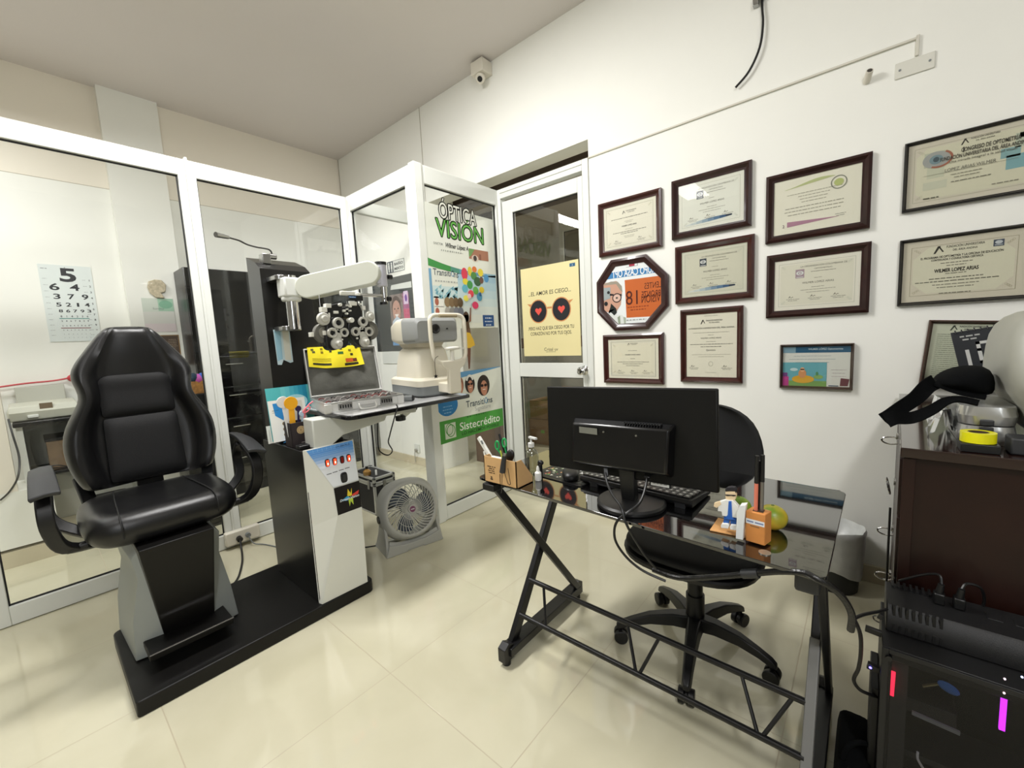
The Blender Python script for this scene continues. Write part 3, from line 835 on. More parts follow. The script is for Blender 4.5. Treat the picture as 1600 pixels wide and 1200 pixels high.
for par, rings_, kn, ctr in ((hl, ((480, 650, 8), (385, 800, 7), (568, 795, 6.6)), (462, 968, 8.2), (470, 760)), (hr, ((865, 627, 7.2), (752, 782, 6.6), (955, 782, 7)), (893, 940, 7.8), (860, 745))):
    b = MB()
    for x, y, r in rings_: link(b, ctr, (x, y), 3.2, 3.4)
    link(b, (ctr[0] - 5, ctr[1]), kn[:2], 5.5, 6.5); c = PX(*ctr); disc(b, c, kk * 5, -.005, .004)
    pl = b.build('turret_plate', M_phs, phs, bevel=.001)
    for x, y, r in rings_:
        c = PX(x, y); R = r * kk
        b = MB(); b.lathe([(R, 0), (R, .012), (R * .92, .016), (R * .58, .014), (R * .5, .006), (0, .006)], (c.x - .004, c.y, c.z), (1, 0, 0), 28, M_phs)
        o = b.build('lens_ring', None, pl)
    b = MB()
    for x, y, r in rings_: c = PX(x, y); b.ball((c.x + .004, c.y, c.z), (.004, r * kk * .5, r * kk * .5))
    pieces(b, 'lens', M_lens, pl)
    x, y, r = kn; c = PX(x, y); R = r * kk
    b = MB(); b.lathe([(R, 0), (R, .010), (R * .92, .014), (R * .6, .016), (R * .5, .017), (R * .46, .034), (R * .3, .037), (0, .037)], (c.x - .004, c.y, c.z), (1, 0, 0), 28)
    b.build('dial', M_phs, pl)
for x, y, r in ((258, 583, 8.8), (980, 545, 7.6)):
    c = PX(x, y); R = r * kk
    b = MB(); b.lathe([(R, 0), (R, .012), (R * .9, .016), (R * .55, .017), (R * .5, .026), (R * .4, .028), (0, .028)], (c.x - .01, c.y, c.z), (1, 0, 0), 28); b.build('dial', M_phs, phs)
b = MB()
for x, y, w2, h2 in ((340, 375, 38, 28), (275, 435, 38, 34), (890, 410, 26, 30), (843, 350, 18, 14), (460, 478, 32, 18), (88, 826, 18, 30), (355, 525, 8, 34), (290, 800, 9, 30)):
    c = PX(x, y); b.box(c.x - .03, c.x - .002, c.y - w2 * kk / 10, c.y + w2 * kk / 10, c.z - h2 * kk / 10, c.z + h2 * kk / 10)
for x, y, r in ((582, 456, 17), (625, 500, 15), (676, 455, 12), (680, 388, 14), (520, 360, 22), (670, 605, 36), (546, 905, 13), (782, 886, 14), (635, 370, 10), (632, 430, 9)):
    c = PX(x, y); b.cyl((c.x - .015, c.y, c.z), (c.x + .004 + (.015 if r > 30 else 0), c.y, c.z), r * kk / 10, n=14)
pieces(b, 'adjuster', M_phw, phs, bevel=.001)
# hanger: clamp with blue label and white card
b = MB(); c = PX(735, 225); b.box(c.x - .03, c.x + .004, PX(630, 0).y, PX(845, 0).y, PX(0, 270).z, PX(0, 180).z)
b.cyl((c.x - .012, PX(760, 0).y, PX(0, 370).z), (c.x - .012, PX(760, 0).y, PX(0, 120).z), .007)
hg = b.build('hanger', M_phb, phs, bevel=.003)
s = Sheet(PX(640, 255) + Vector((.0045, 0, 0)), (0, 1, 0), (0, 0, 1)); w_ = 11.5 * kk
s.rect(0, 0, w_, .009, '#2a5b94'); s.text('Carefirm', w_ / 2, .0045, .007, '#cfe0f0', 2, width=w_ * .8, bold=.03); s.build('hanger_label', None, hg)
b = MB(); c = PX(700, 300); b.box(c.x - .012, c.x + .003, PX(640, 0).y, PX(745, 0).y, PX(0, 355).z, PX(0, 285).z); c = PX(660, 150)
b.box(c.x - .014, c.x + .003, PX(505, 0).y, PX(725, 0).y, PX(0, 185).z, PX(0, 115).z); b.cyl((c.x - .01, PX(785, 0).y, PX(0, 185).z), (c.x - .01, PX(785, 0).y, PX(0, 130).z), 4.5 * kk)
pieces(b, 'hanger_cover', M_phw, phs, bevel=.003)
b = MB(); c = PX(218, 210); b.cyl((c.x - .02, c.y, PX(0, 425).z), (c.x - .02, c.y, PX(0, 190).z), .0011, n=6)
b.build('suspension_wire', M_steel, phs)

# ================================================================ THINGS ON AND AROUND THE CONSOLE
M_alc = mat('brushed_aluminium', (205, 206, 204), 0.3, metal=0.75, bump=0.05, bscale=300)
M_alw = mat('aluminium_sheet', (222, 222, 218), 0.35, metal=0.35)
M_foam = mat('grey_egg_foam', (104, 104, 98), 0.9, spec=0.1, bump=1.0, bscale=45, noise=0.12, nscale=14)
# trial lens case; local x = width, y = towards the hinge
tc_ = thing('lens_case', 'open aluminium trial lens case on the tray, grey foam in its lid', 'case', (-1.925, .885, .9515), math.radians(77.5))
W_, D_, h_ = .385, .305, .048
b = MB(); t = .006
b.box(0, W_, 0, D_, 0, t, M_alw)
b.box(0, W_, 0, t, t, h_, M_alw); b.box(0, W_, D_ - t, D_, t, h_, M_alw); b.box(0, t, t, D_ - t, t, h_, M_alw); b.box(W_ - t, W_, t, D_ - t, t, h_, M_alw)
base = b.build('case_base', None, tc_, local=True, bevel=.0015)
b = MB()
for x0, x1, y0, y1 in ((-.002, W_ + .002, -.002, .008), (-.002, W_ + .002, D_ - .008, D_ + .002), (-.002, .008, .008, D_ - .008), (W_ - .008, W_ + .002, .008, D_ - .008)):
    b.box(x0, x1, y0, y1, h_ - .006, h_ + .003)
    b.box(x0, x1, y0, y1, -.001, .006)
b.build('edge_profile', M_alc, base, local=True, bevel=.001)
b = MB()
for x in (-.003, W_ - .030):
    b.box(x, x + .033, -.0035, .004, .002, h_ - .004)
pieces(b, 'corner_plate', M_alw, base, local=True, bevel=.002)
for x0, x1 in ((.060, .125), (.262, .325)):
    b = MB(); b.box(x0, x1, -.006, 0, .010, h_ - .006, M_steel)
    for i in range(5): b.box(x0 + .006 + i * .012, x0 + .012 + i * .012, -.009, -.005, .018, .034, M_plas)
    b.build('latch', None, base, local=True, bevel=.001)
b = MB(); b.tube([(.155, -.006, .030), (.155, -.020, .016), (.165, -.028, .006), (.225, -.028, .006), (.235, -.020, .016), (.235, -.006, .030)], .005, 8); b.box(.150, .242, -.007, 0, .022, .042)
b.build('handle', M_alw, base, local=True, bevel=.001)
b = MB(); b.box(t, W_ - t, t, D_ - t, t, t + .008); b.build('foam_insert', M_foam, base, local=True)
# lid, leaning back a little from the hinge
lid = MB(); lean = math.radians(14)
lid.T = Matrix.Translation((0, D_ - .002, h_ + .004)) @ Matrix.Rotation(-lean, 4, 'X')
Lh = .262
lid.box(0, W_, 0.012, .018, 0, Lh, M_alw)
lid.box(0, W_, -.012, .012, 0, .006, M_alw); lid.box(0, W_, -.012, .012, Lh - .006, Lh, M_alw)
lid.box(0, .006, -.012, .012, .006, Lh - .006, M_alw); lid.box(W_ - .006, W_, -.012, .012, .006, Lh - .006, M_alw)
ld = lid.build('lid', None, tc_, local=True, bevel=.0015)
b = MB(); b.T = lid.T; P = []
for i in range(15):
    row = []
    for j in range(19):
        x = .010 + (W_ - .02) * j / 18; z = .012 + (Lh - .024) * i / 14
        e = min(1, min(i, 14 - i, j, 18 - j) / 1.5)
        row.append((x, .010 - .014 * e - .002 * math.sin(j * 1.7) * math.sin(i * 1.3) * e, z))
    P.append(row)
b.grid(P); b.build('foam_lining', M_foam, ld, local=True)
# trial lenses standing in the case: small metal discs in red, white and black rims
proto = None; k = 0
cols = [('red', (168, 62, 58)), ('white', (222, 218, 212)), ('silver', (178, 174, 170)), ('black', (30, 28, 28))]
CT = Matrix.Translation((-1.925, .885, .9515)) @ Matrix.Rotation(math.radians(77.5), 4, 'Z')
protos = {}
for row in range(3):
    for i in range(11):
        cn, cc = cols[(i * 3 + row * 2 + (i * row) % 3) % 4]
        lx = .030 + i * .0325 + .006 * math.sin(i * 5 + row); ly = .055 + row * .085
        p = CT @ Vector((lx, ly, .0155))
        lab = '%s-rimmed trial lens in the %s row of the open case, %s from its left end' % (cn, ('front', 'middle', 'back')[row], ('first', 'second', 'third', 'fourth', 'fifth', 'sixth', 'seventh', 'eighth', 'ninth', 'tenth', 'eleventh')[i])
        if cn not in protos:
            tl = thing('trial_lens', lab, 'lens', p, math.radians(77.5 + 15), 'trial lenses standing in the open case')
            b = MB(); pr_ = []
            b.lathe([(.019, -.0018), (.019, .0018), (.0165, .0018), (.0165, -.0018), (.019, -.0018)], (0, 0, .019), (0, 1, 0), 20, caps=False)
            b.cyl((.018, 0, .028), (.027, 0, .033), .0022, n=6)
            b.build('rim', mat('lens_rim_' + cn, cc, .3, metal=.2), tl, local=True)
            b = MB(); b.cyl((0, -.0006, .019), (0, .0006, .019), .0166, n=20); b.build('lens', mat('trial_glass', (176, 170, 168), .08, spec=.8), tl, local=True)
            protos[cn] = tl
        else:
            tl = dup(protos[cn], p, math.radians(77.5 + 15 + random.uniform(-25, 25)), lab)
# yellow printed cloth over the lid
s = Sheet((0, 0, 0), (1, 0, 0), (0, 0, 1))
cl = MB(); M_yel = mat('yellow_cloth', (245, 226, 30), .8, sheen=.2, bump=.15)
CW, CH = .272, .118
def clothP(u, v):
    """u across, v down from the lid's top edge; folds over to the back for v<0"""
    x = .018 + u * CW + .012 * v * (u - .5)
    tw = .010 * math.sin(u * 9) * max(v, 0)
    z = Lh + .0035 - max(v, 0) * (CH - .018 * (1 - u) + .012 * math.sin(u * 3.2 + .4)) ; y = -.0155 - .006 * math.sin(u * 12 + v * 2) * max(v, 0) - .003
    if v < 0: y = -.015 + min(-v, .35) / .35 * .036; z = Lh + .0035 - max(0, -v - .35) * .08
    return lid.T @ Vector((x + tw, y, z))
P = [[clothP(j / 24, v) for j in range(25)] for v in [-.9, -.6, -.35, -.17, 0] + [i / 10 for i in range(1, 11)]]
cl.T = CT; cl.grid(P, M_yel, thick=.0012)
cy_ = thing('cleaning_cloth', 'bright yellow printed microfibre cloth draped over the lid of the lens case', 'cloth', CT @ clothP(.5, .5))
def cprint(pts, col):
    m = ink(col); q = [cl.v(clothP(u, v) + lid.T.to_3x3() @ Vector((0, -.0022, 0))) for u, v in pts]; cl.face(q, m)
def crect(u0, v0, u1, v1, col):
    n = max(1, int((u1 - u0) / .05))
    for i in range(n):
        a = u0 + (u1 - u0) * i / n; c = u0 + (u1 - u0) * (i + 1) / n
        cprint([(a, v1), (c, v1), (c, v0), (a, v0)], col)
for i, (u, v) in enumerate(((.08, .12), (.25, .10), (.42, .22), (.62, .12), (.78, .22), (.92, .10), (.10, .24), (.25, .26), (.80, .42))):
    crect(u - .025, v - .05, u + .025, v + .05, ('#5a5a2a', '#8a7a1a', '#3c3c22')[i % 3])
crect(.56, .26, .66, .38, '#3e6e3a')
for i in range(3): crect(.06, .56 + i * .06, .42, .575 + i * .06, '#8f8418')
crect(.06, .78, .42, .88, '#3a3a20'); crect(.68, .60, .80, .78, '#d4622a'); crect(.80, .62, .87, .78, '#6e3420'); crect(.66, .82, .88, .93, '#2e2a1e')
cl.build('cloth', None, cy_, angle=80, recalc=False)

# autorefractor; local x = width, y = depth away from the patient side
ar = thing('autorefractor', 'cream and grey autorefractor with white chin rest on the tray', 'optical instrument', (-1.89, 1.405, .9512), math.radians(80))
M_cr = mat('cream_plastic', (222, 216, 198), .33); M_gr = mat('grey_plastic', (120, 124, 124), .4); M_gr2 = mat('mid_grey_plastic', (142, 144, 142), .38)
def rr2(x0, x1, y0, y1, z, r, n=4):
    out = []
    for cx, cy, a0 in ((x1 - r, y1 - r, 0), (x0 + r, y1 - r, 90), (x0 + r, y0 + r, 180), (x1 - r, y0 + r, 270)):
        for k in range(n + 1):
            a = math.radians(a0 + 90 * k / n); out.append((cx + r * math.cos(a), cy + r * math.sin(a), z))
    return out
b = MB(); b.loft([rr2(.015, .265, .012, .38, .004, .04), rr2(0, .28, 0, .40, .016, .04), rr2(0, .28, 0, .40, .062, .04)]); b.build('base_skirt', M_gr, ar, local=True)
b = MB()
for x in (.04, .24):
    for y in (.04, .34): b.cyl((x, y, 0), (x, y, .008), .016, n=14)
pieces(b, 'foot', M_plas, ar, local=True)
b = MB(); b.loft([rr2(-.002, .282, -.002, .402, .062, .04), rr2(-.002, .282, -.002, .402, .096, .04), rr2(.012, .268, .015, .385, .108, .035)]); b.build('base_top', M_cr, ar, local=True, bevel=.002)
b = MB(); b.loft([rr2(.02, .255, .06, .36, .106, .03), rr2(.028, .248, .065, .35, .2, .03), rr2(.04, .238, .075, .335, .262, .03), rr2(.06, .225, .09, .32, .285, .03)]); b.build('body', M_cr, ar, local=True, bevel=.002)
b = MB(); b.loft([rr2(.05, .21, .07, .31, .283, .03), rr2(.035, .23, .06, .34, .318, .03)]); b.build('neck', mat('cream_painted_shade', (190, 182, 162), .5), ar, local=True)  # neck in darker cream: the shade below the head is put into its colour
def headring(y, w, z0, z1, r=.025):
    out = []
    cx = .14
    for sx, sz, a0 in ((1, 1, 0), (-1, 1, 90), (-1, -1, 180), (1, -1, 270)):
        for k in range(5):
            a = math.radians(a0 + 90 * k / 4); out.append((cx + sx * (w - r) + r * math.cos(a), y, (z1 - r if sz > 0 else z0 + r) + r * math.sin(a)))
    return out
b = MB(); b.loft([headring(.0, .126, .318, .430), headring(.018, .138, .308, .448), headring(.17, .140, .306, .456)]); hd = b.build('head_front', M_gr2, ar, local=True)
b = MB(); b.loft([headring(.17, .141, .305, .457), headring(.26, .138, .307, .452), headring(.37, .118, .32, .43), headring(.385, .105, .33, .415)]); b.build('head_back', M_cr, ar, local=True)
b = MB(); b.lathe([(.027, 0), (.027, .010), (.022, .012), (.012, .006), (0, .006)], (.125, .004, .385), (0, -1, 0), 28); b.build('lens_barrel', M_plas, hd, local=True)
b = MB(); b.box(.195, .207, -.004, .004, .380, .388); b.build('sensor', M_plas, hd, local=True, bevel=.001)
b = MB()
cfx, cy0, cz0 = .155, -.115, .0
path = [(.036, cy0, .27), (.030, cy0, .33), (.030, cy0, .41), (.034, cy0 + .002, .437), (.056, cy0 + .006, .452), (.10, cy0 + .008, .454), (.18, cy0 + .008, .454), (.222, cy0 + .006, .450), (.242, cy0 + .002, .432), (.245, cy0, .40), (.245, cy0, .27), (.240, cy0, .228), (.215, cy0, .202), (.14, cy0, .196), (.07, cy0, .202), (.042, cy0, .228)]
b.tube([(x, y, z) for x, y, z in path], .0115, 10, closed=True)
b.build('headrest_frame', M_cr, ar, local=True)
b = MB(); b.tube([(.085, cy0 - .006, .449), (.14, cy0 - .004, .449), (.195, cy0 - .006, .449)], .0095, 8); b.build('forehead_pad', mat('tan_rubber', (150, 138, 110), .5), ar, local=True)
b = MB(); b.loft([[(x, cy0 + y, z) for x, y in ((.115, -.014), (.185, -.014), (.185, .016), (.115, .016))] for z in (-.0,)] + []) if False else None
b.prism([(.07, cy0 - .014, .205), (.24, cy0 - .014, .205), (.225, cy0 - .014, .175), (.195, cy0 - .014, .155), (.195, cy0 - .014, .04), (.19, cy0 - .014, .022), (.12, cy0 - .014, .022), (.118, cy0 - .014, .045), (.122, cy0 - .014, .155), (.095, cy0 - .014, .178)], (0, .032, 0))
b.prism([(.12, cy0 + .01, .025), (.19, cy0 + .01, .025), (.19, cy0 + .01, .08), (.12, cy0 + .01, .08)], (0, .12, 0))
b.build('chinrest_stem', M_cr, ar, local=True, bevel=.006)
b = MB(); b.ball((.155, cy0 + .0, .272), (.042, .03, .010), e=.7); b.cyl((.155, cy0, .20), (.155, cy0, .268), .012, n=14); b.box(.19, .255, cy0 - .004, cy0 + .008, .264, .272); b.build('chin_cup', mat('white_plastic', (230, 228, 218), .35), ar, local=True)
b = MB(); b.tube([(.06, cy0 - .012, .235), (.04, cy0 - .013, .222), (.036, cy0 - .013, .19), (.037, cy0 - .012, .14)], .0013, 6); 
cord = b.build('chin_paper_cord', M_plas, ar, local=True)
b = MB(); pts = []
for k in range(10):
    a = math.pi * 2 * k / 10; r_k = .013 if k % 2 == 0 else .006; pts.append((.037 + r_k * math.sin(a), cy0 - .014, .128 + r_k * math.cos(a)))
b.prism(pts, (0, .003, 0)); b.build('tassel', M_plas, cord, local=True)

# retinoscope handle lying on the tray
b = MB(); b.cyl(Vector((-1.93, 1.275, .968)), Vector((-1.865, 1.335, .968)), .0145, .0165, n=18, m=M_gr); b.cyl(Vector((-1.865, 1.335, .968)), Vector((-1.858, 1.341, .968)), .0165, .012, n=18, m=M_plas)
b.build('instrument_handle', None, label='short dark grey cylindrical instrument handle lying on the tray between case and autorefractor', category='instrument handle')

# power cord looping below the tray
b = MB(); pts = [onX(619, 633, -1.745)]
b.tube([onX(619, 632, -1.735), onX(621, 637, -1.73), onX(617, 650, -1.735), onX(609, 680, -1.76), onX(607, 692, -1.78), onX(613, 704, -1.80), onX(607, 711, -1.82), onX(597, 708, -1.86), onX(591, 698, -1.9), onX(590, 665, -1.95), onX(591, 648, -1.98)], .0032, 6)
b.build('power_cord', M_plas, ar)

# gooseneck lamp clipped to the top of the column
gl = thing('clip_lamp', 'silver gooseneck clip lamp on top of the black column', 'lamp', tuple(onX(418, 405, -2.36)))
b = MB(); c = onX(417, 402, -2.345); b.box(c.x - .03, c.x + .02, c.y - .028, c.y + .012, c.z - .035, c.z + .015, M_steel); b.cyl((c.x, c.y + .01, c.z + .006), (c.x, c.y + .045, c.z + .006), .014, m=M_steel)
b.build('clamp', None, gl, bevel=.003)
pa = [onX(x, y, X) for x, y, X in ((425, 401, -2.345), (424, 394, -2.34), (420, 390, -2.335), (412, 388, -2.33), (400, 386, -2.32), (386, 382, -2.3), (374, 376, -2.28), (362, 372.5, -2.26), (357, 371, -2.25))]
b = MB(); b.tube(pa, .004, 8); b.build('gooseneck', mat('dark_flex_metal', (80, 80, 80), .35, metal=.7), gl)
b = MB(); e0 = pa[-1]; e1 = onX(337, 366.5, -2.22); m_ = (e0 + e1) / 2; b.cyl(e0, m_, .0075, .010, n=14); b.cyl(m_, e1, .0095, .012, n=14); b.build('lamp_head', M_steel, gl)

# leaflets leaning against the column
s = Sheet(onX(428, 690, -2.235), (0, 1, 0), (-.1, 0, 1), .0005)
s.base(-.005, 0, .215, .265, .002, ink('#4fb0b4')); s.rect(-.005, 0, .215, .265, '#58b9bb', 1)
for i in range(6): s.rect(.215 * (.3 + .1 * i), .15, .215 * (.3 + .1 * (i + 1)), .265, ('#6cc3c8', '#64bfca', '#4fb3c6', '#3fa6bf', '#2f97b5', '#2489a9')[i], 2)
s.ell(.13, .18, .06, .04, '#a6dbe2', 3); s.build('leaflet', None, label='large turquoise leaflet leaning against the black column behind the other leaflets', category='leaflet')
s = Sheet(onX(428, 692, -2.20), (0, 1, 0), (-.12, 0, 1), .0005)
s.base(0, 0, .175, .205, .002, ink('#e4e3dc')); s.rect(0, 0, .175, .205, '#e9e8e1', 1)
s.poly([(.025, .13), (.06, .10), (.07, .15), (.04, .19), (.02, .19)], '#2e86c8', 2); s.lines(.014, .155, [.03], .01, .0022, '#444444', 2, 'l'); s.lines(.014, .145, [.022], .01, .0016, '#777777', 2, 'l')
for i in range(3): s.ell(.062, .085 - i * .028, .011, .010, '#8b7a5a', 2); s.ell(.062, .085 - i * .028, .006, .006, '#6e5e42', 3)
s.rect(.09, .06, .16, .19, '#d9d5c6', 2); s.rect(.11, .15, .13, .18, '#b6c2b0', 3)
s.build('leaflet', None, label='white leaflet with three round tokens and a blue picture, in front of the turquoise one', category='leaflet')
s = Sheet(onX(424, 693, -2.245) + Vector((0, -.012, .0)), (0, 1, 0), (-.1, 0, 1), .0005); s.base(0, 0, .03, .088, .004, ink('#e8e8e0')); s.rect(.01, .006, .0115, .07, '#9a9a94'); s.build('card_stack', None, label='narrow white card stack at the left end of the leaflets', category='card')
# dark square cup with round gold emblem and things in it
cp = thing('pen_cup', 'dark square pen cup with a round gold emblem on the console', 'cup', (-2.09, .82, .797))
b = MB(); x0, x1, y0, y1, z0, z1 = -2.135, -2.055, .775, .852, .797, .915
b.box(x0, x1, y0, y0 + .003, z0, z1); b.box(x0, x1, y1 - .003, y1, z0, z1); b.box(x0, x0 + .003, y0, y1, z0, z1); b.box(x1 - .003, x1, y0, y1, z0, z1); b.box(x0, x1, y0, y1, z0, z0 + .003)
cb = b.build('cup', mat('dark_plum_card', (46, 38, 40), .5), cp, bevel=.001)
s = Sheet((x1, y0, z0), (0, 1, 0), (0, 0, 1), .0006); s.ell(.045, .080, .019, .019, '#c9ae80'); s.ring(.045, .080, .015, .015, .002, '#8d7650', 2); s.text('B', .045, .080, .018, '#8d7650', 2); s.rect(.042, .018, .06, .020, '#b0a8a0'); s.build('emblem', None, cb)
def stick(label, cat, name, p0, p1, r, m, extra=None):
    t_ = thing(name, label, cat, p0)
    b = MB(); b.bar(p0, p1, r * 2, r * .9, m, up=(1, 0, 0)); b.build('handle', None, t_, bevel=r * .3)
    return t_
M_or = mat('orange_yellow_plastic', (238, 170, 28), .35); M_bl = mat('blue_plastic', (40, 120, 200), .3); M_pk = mat('pink_plastic', (232, 120, 130), .3); M_lb = mat('light_blue_plastic', (190, 214, 230), .3)
def lolly(label, col_m, px0, px1, X, r, hw, cat='occluder'):
    p0 = onX(*px0, X); p1 = onX(*px1, X)
    p0 = Vector((min(max(p0.x, x0 + .01), x1 - .01), min(max(p0.y, y0 + .01), y1 - .01), .803))
    t_ = thing('occluder', label, cat, p0)
    b = MB(); b.bar(p0, p1, hw, .004, up=(1, 0, 0)); b.build('handle', col_m, t_, bevel=.001)
    n_ = (p1 - p0).normalized(); c = p1 + n_ * r * .6
    b = MB(); b.cyl(c - Vector((.003, 0, 0)), c + Vector((.003, 0, 0)), r, n=24); b.build('paddle', col_m, t_, bevel=.001)
lolly('orange-yellow paddle occluder standing in the dark cup', M_or, (456, 656), (455, 636), -2.075, .031, .026)
lolly('white paddle occluder standing left of the orange one in the cup', mat('occluder_white', (228, 230, 230), .3), (452, 656), (443, 634), -2.095, .028, .018)
lolly('dark blue paddle occluder standing in the middle of the cup', mat('navy_plastic', (38, 36, 78), .3), (464, 658), (466, 641), -2.10, .014, .010)
lolly('pale blue paddle occluder standing right in the cup', M_lb, (470, 658), (472, 649), -2.09, .014, .010)
t_ = thing('toy_glasses', 'pink folded child glasses sticking out of the dark cup', 'glasses', (-2.07, .84, .803))
b = MB(); p = [onX(x, y, -2.07) for x, y in ((474, 660), (476, 646), (481, 634), (489, 627))]
p[0] = Vector((-2.075, .842, .806)); b.tube(p, .0035, 7); c = onX(479, 640, -2.068)
ring_ = [c + Vector((0, .017 * math.cos(a) + .004 * math.sin(a), .012 * math.sin(a) + .006 * math.cos(a))) for a in [2 * math.pi * k / 12 for k in range(12)]]
b.tube(ring_, .0032, 6, closed=True); b.build('glasses_frame', M_pk, t_)
b = MB(); P = [[(-2.205 + .03 * i + .008 * math.sin(j), .79 + .019 * j, .7985 + .009 * abs(math.sin(i * 1.9 + j * 1.3))) for j in range(5)] for i in range(4)]
b.grid(P, thick=.003); b.build('cloth', mat('blue_cloth', (58, 140, 205), .8), angle=80, label='small crumpled blue cloth lying at the foot of the leaflets', category='cloth')
rc = thing('remote_control', 'long black remote control lying on the console top before the cup', 'remote control', (-2.0, .88, .797), math.radians(88))
b = MB(); b.box(-.105, .105, -.024, .024, 0, .018); k_ = b.build('body', M_plas, rc, local=True, bevel=.004)
b = MB()
for i in range(9):
    for j in range(2): b.box(-.09 + i * .02, -.08 + i * .02, -.014 + j * .018, -.004 + j * .018, .0178, .0195)
pieces(b, 'button', M_plasg, k_, local=True)

# floor fan
fn = thing('floor_fan', 'round grey floor fan tilted on its stand beside the console', 'fan', (-2.11, 1.42, 0))
fn.location = (-2.122, 1.253, 0); fn.rotation_euler = (0, 0, math.radians(77)); WM[fn.name] = Matrix.Translation((-2.122, 1.253, 0)) @ Matrix.Rotation(math.radians(77), 4, 'Z')
M_fan = mat('fan_grey_plastic', (176, 176, 168), .42)
b = MB(); Wf = .37
# base: bowed yoke with two uprights
prof_ = [(0, 0), (Wf, 0), (Wf - .012, .10), (Wf - .035, .225), (Wf - .06, .225), (Wf - .07, .12), (Wf - .12, .062), (Wf / 2, .045), (.12, .062), (.07, .12), (.06, .225), (.035, .225), (.012, .10)]
fr = [(x, .012 + .04 * z / .2, z) for x, z in prof_]; bk_ = [(x, .20 - .30 * z if z < .2 else .135, z) for x, z in prof_]
b.prism([(x, .0, z) for x, z in [(0, 0), (.13, 0), (.14, .012), (.23, .012), (.24, 0), (Wf, 0), (Wf, .008), (Wf - .02, .07), (Wf / 2 + .07, .05), (Wf / 2 - .07, .05), (.02, .07), (0, .008)]], (0, .012, 0))
for s0 in (0, 1):
    X_ = (lambda v: v) if s0 == 0 else (lambda v: Wf - v)
    b.loft([[(X_(0), 0, 0), (X_(.018), 0, 0), (X_(.018), .21, 0), (X_(0), .21, 0)], [(X_(.008), .025, .10), (X_(.026), .025, .10), (X_(.026), .16, .10), (X_(.008), .16, .10)],
            [(X_(.014), .065, .225), (X_(.030), .065, .225), (X_(.030), .125, .225), (X_(.014), .125, .225)]])
b.box(.0, Wf, .17, .21, 0, .02)
b.prism([(.01, .0, .006), (Wf - .01, .0, .006), (Wf - .03, .02, .085), (Wf / 2 + .08, .03, .058), (Wf / 2 - .08, .03, .058), (.03, .02, .085)], (0, .012, 0))
b.build('stand', M_fan, fn, local=True, bevel=.004)
b = MB()
for x, d0 in ((-.006, .020), (Wf + .006, -.020)): b.cyl((x, .095, .21), (x + d0, .095, .21), .022, .026, n=22)
pieces(b, 'pivot_knob', M_plas, fn, local=True)
tilt = Matrix.Translation((Wf / 2, .095, .235)) @ Matrix.Rotation(math.radians(-12), 4, 'X')
b = MB(); b.T = tilt
def sq(y, r, e=.72, n=40):
    return [(r * math.copysign(abs(math.cos(2 * math.pi * i / n)) ** e, math.cos(2 * math.pi * i / n)), y, r * math.copysign(abs(math.sin(2 * math.pi * i / n)) ** e, math.sin(2 * math.pi * i / n))) for i in range(n)]
b.loft([sq(-.070, .150, 1), sq(-.074, .158, 1), sq(-.072, .166, .98), sq(-.055, .178, .9), sq(-.02, .185, .8), sq(.04, .183, .8), (sq(.055, .172, .85)), sq(.055, .15, 1), sq(-.02, .148, 1)], caps=False, closed=True)
hs = b.build('housing', M_fan, fn, local=True, angle=50)
b = MB(); b.T = tilt
n_s = 40
for i in range(n_s):
    a0 = 2 * math.pi * i / n_s; pts = []
    for k in range(7):
        r = .028 + (.150 - .028) * k / 6; a = a0 + .62 * (k / 6) ** 1.0
        pts.append(Vector((r * math.cos(a), -.074 + .006 * (k / 6) - .008 * math.sin(math.pi * k / 6), r * math.sin(a))))
    b.tube(pts, .0026, 4, smooth=False)
for r in (.062, .106): b.tube([(r * math.cos(2 * math.pi * k / 30), -.078, r * math.sin(2 * math.pi * k / 30)) for k in range(30)], .0018, 4, smooth=False, closed=True)
gr = b.build('grille', mat('fan_grille_grey', (186, 186, 178), .4), fn, local=True)
b = MB(); b.T = tilt; b.cyl((0, -.070, 0), (0, -.086, 0), .030, .026, n=28, m=M_fan); b.cyl((0, -.086, 0), (0, -.0875, 0), .018, n=24, m=ink('#7c4a66')); b.box(-.012, .012, -.089, -.0872, -.003, .003, ink('#c9c2c4'))
b.build('grille_badge', None, gr, local=True)
for k in range(3):
    b = MB(); b.T = tilt @ Matrix.Rotation(2 * math.pi * k / 3, 4, 'Y'); P = []
    for i in range(7):
        r = .025 + .115 * i / 6; wd = .5 + .25 * math.sin(math.pi * i / 6)
        P.append([(r * math.cos(wd * (j / 4 - .5) * 1.6 + .15 * i / 6), -.03 + .035 * (j / 4 - .5), r * math.sin(wd * (j / 4 - .5) * 1.6 + .15 * i / 6)) for j in range(5)])
    b.grid(P, thick=.002); b.build('fan_blade', mat('blue_grey_fan_blade', (62, 74, 90), .35), fn, local=True)
b = MB(); b.T = tilt; b.cyl((0, -.05, 0), (0, .05, 0), .028, n=20); b.build('motor_hub', M_fan, fn, local=True)
b = MB(); b.T = tilt; 
for i in range(18):
    a = 2 * math.pi * i / 18; b.bar((.03 * math.cos(a), .05, .03 * math.sin(a)), (.15 * math.cos(a), .045, .15 * math.sin(a)), .002, .003)
b.cyl((0, .046, 0), (0, .05, 0), .035, n=20)
b.build('rear_grille', M_plasg, fn, local=True)
b = MB(); b.tube([(-2.30, 1.33, .004), (-2.36, 1.25, .004), (-2.42, 1.15, .004), (-2.46, 1.05, .004), (-2.6, 1.0, .004)], .0035, 6)
b.build('fan_cord', M_plas, fn)

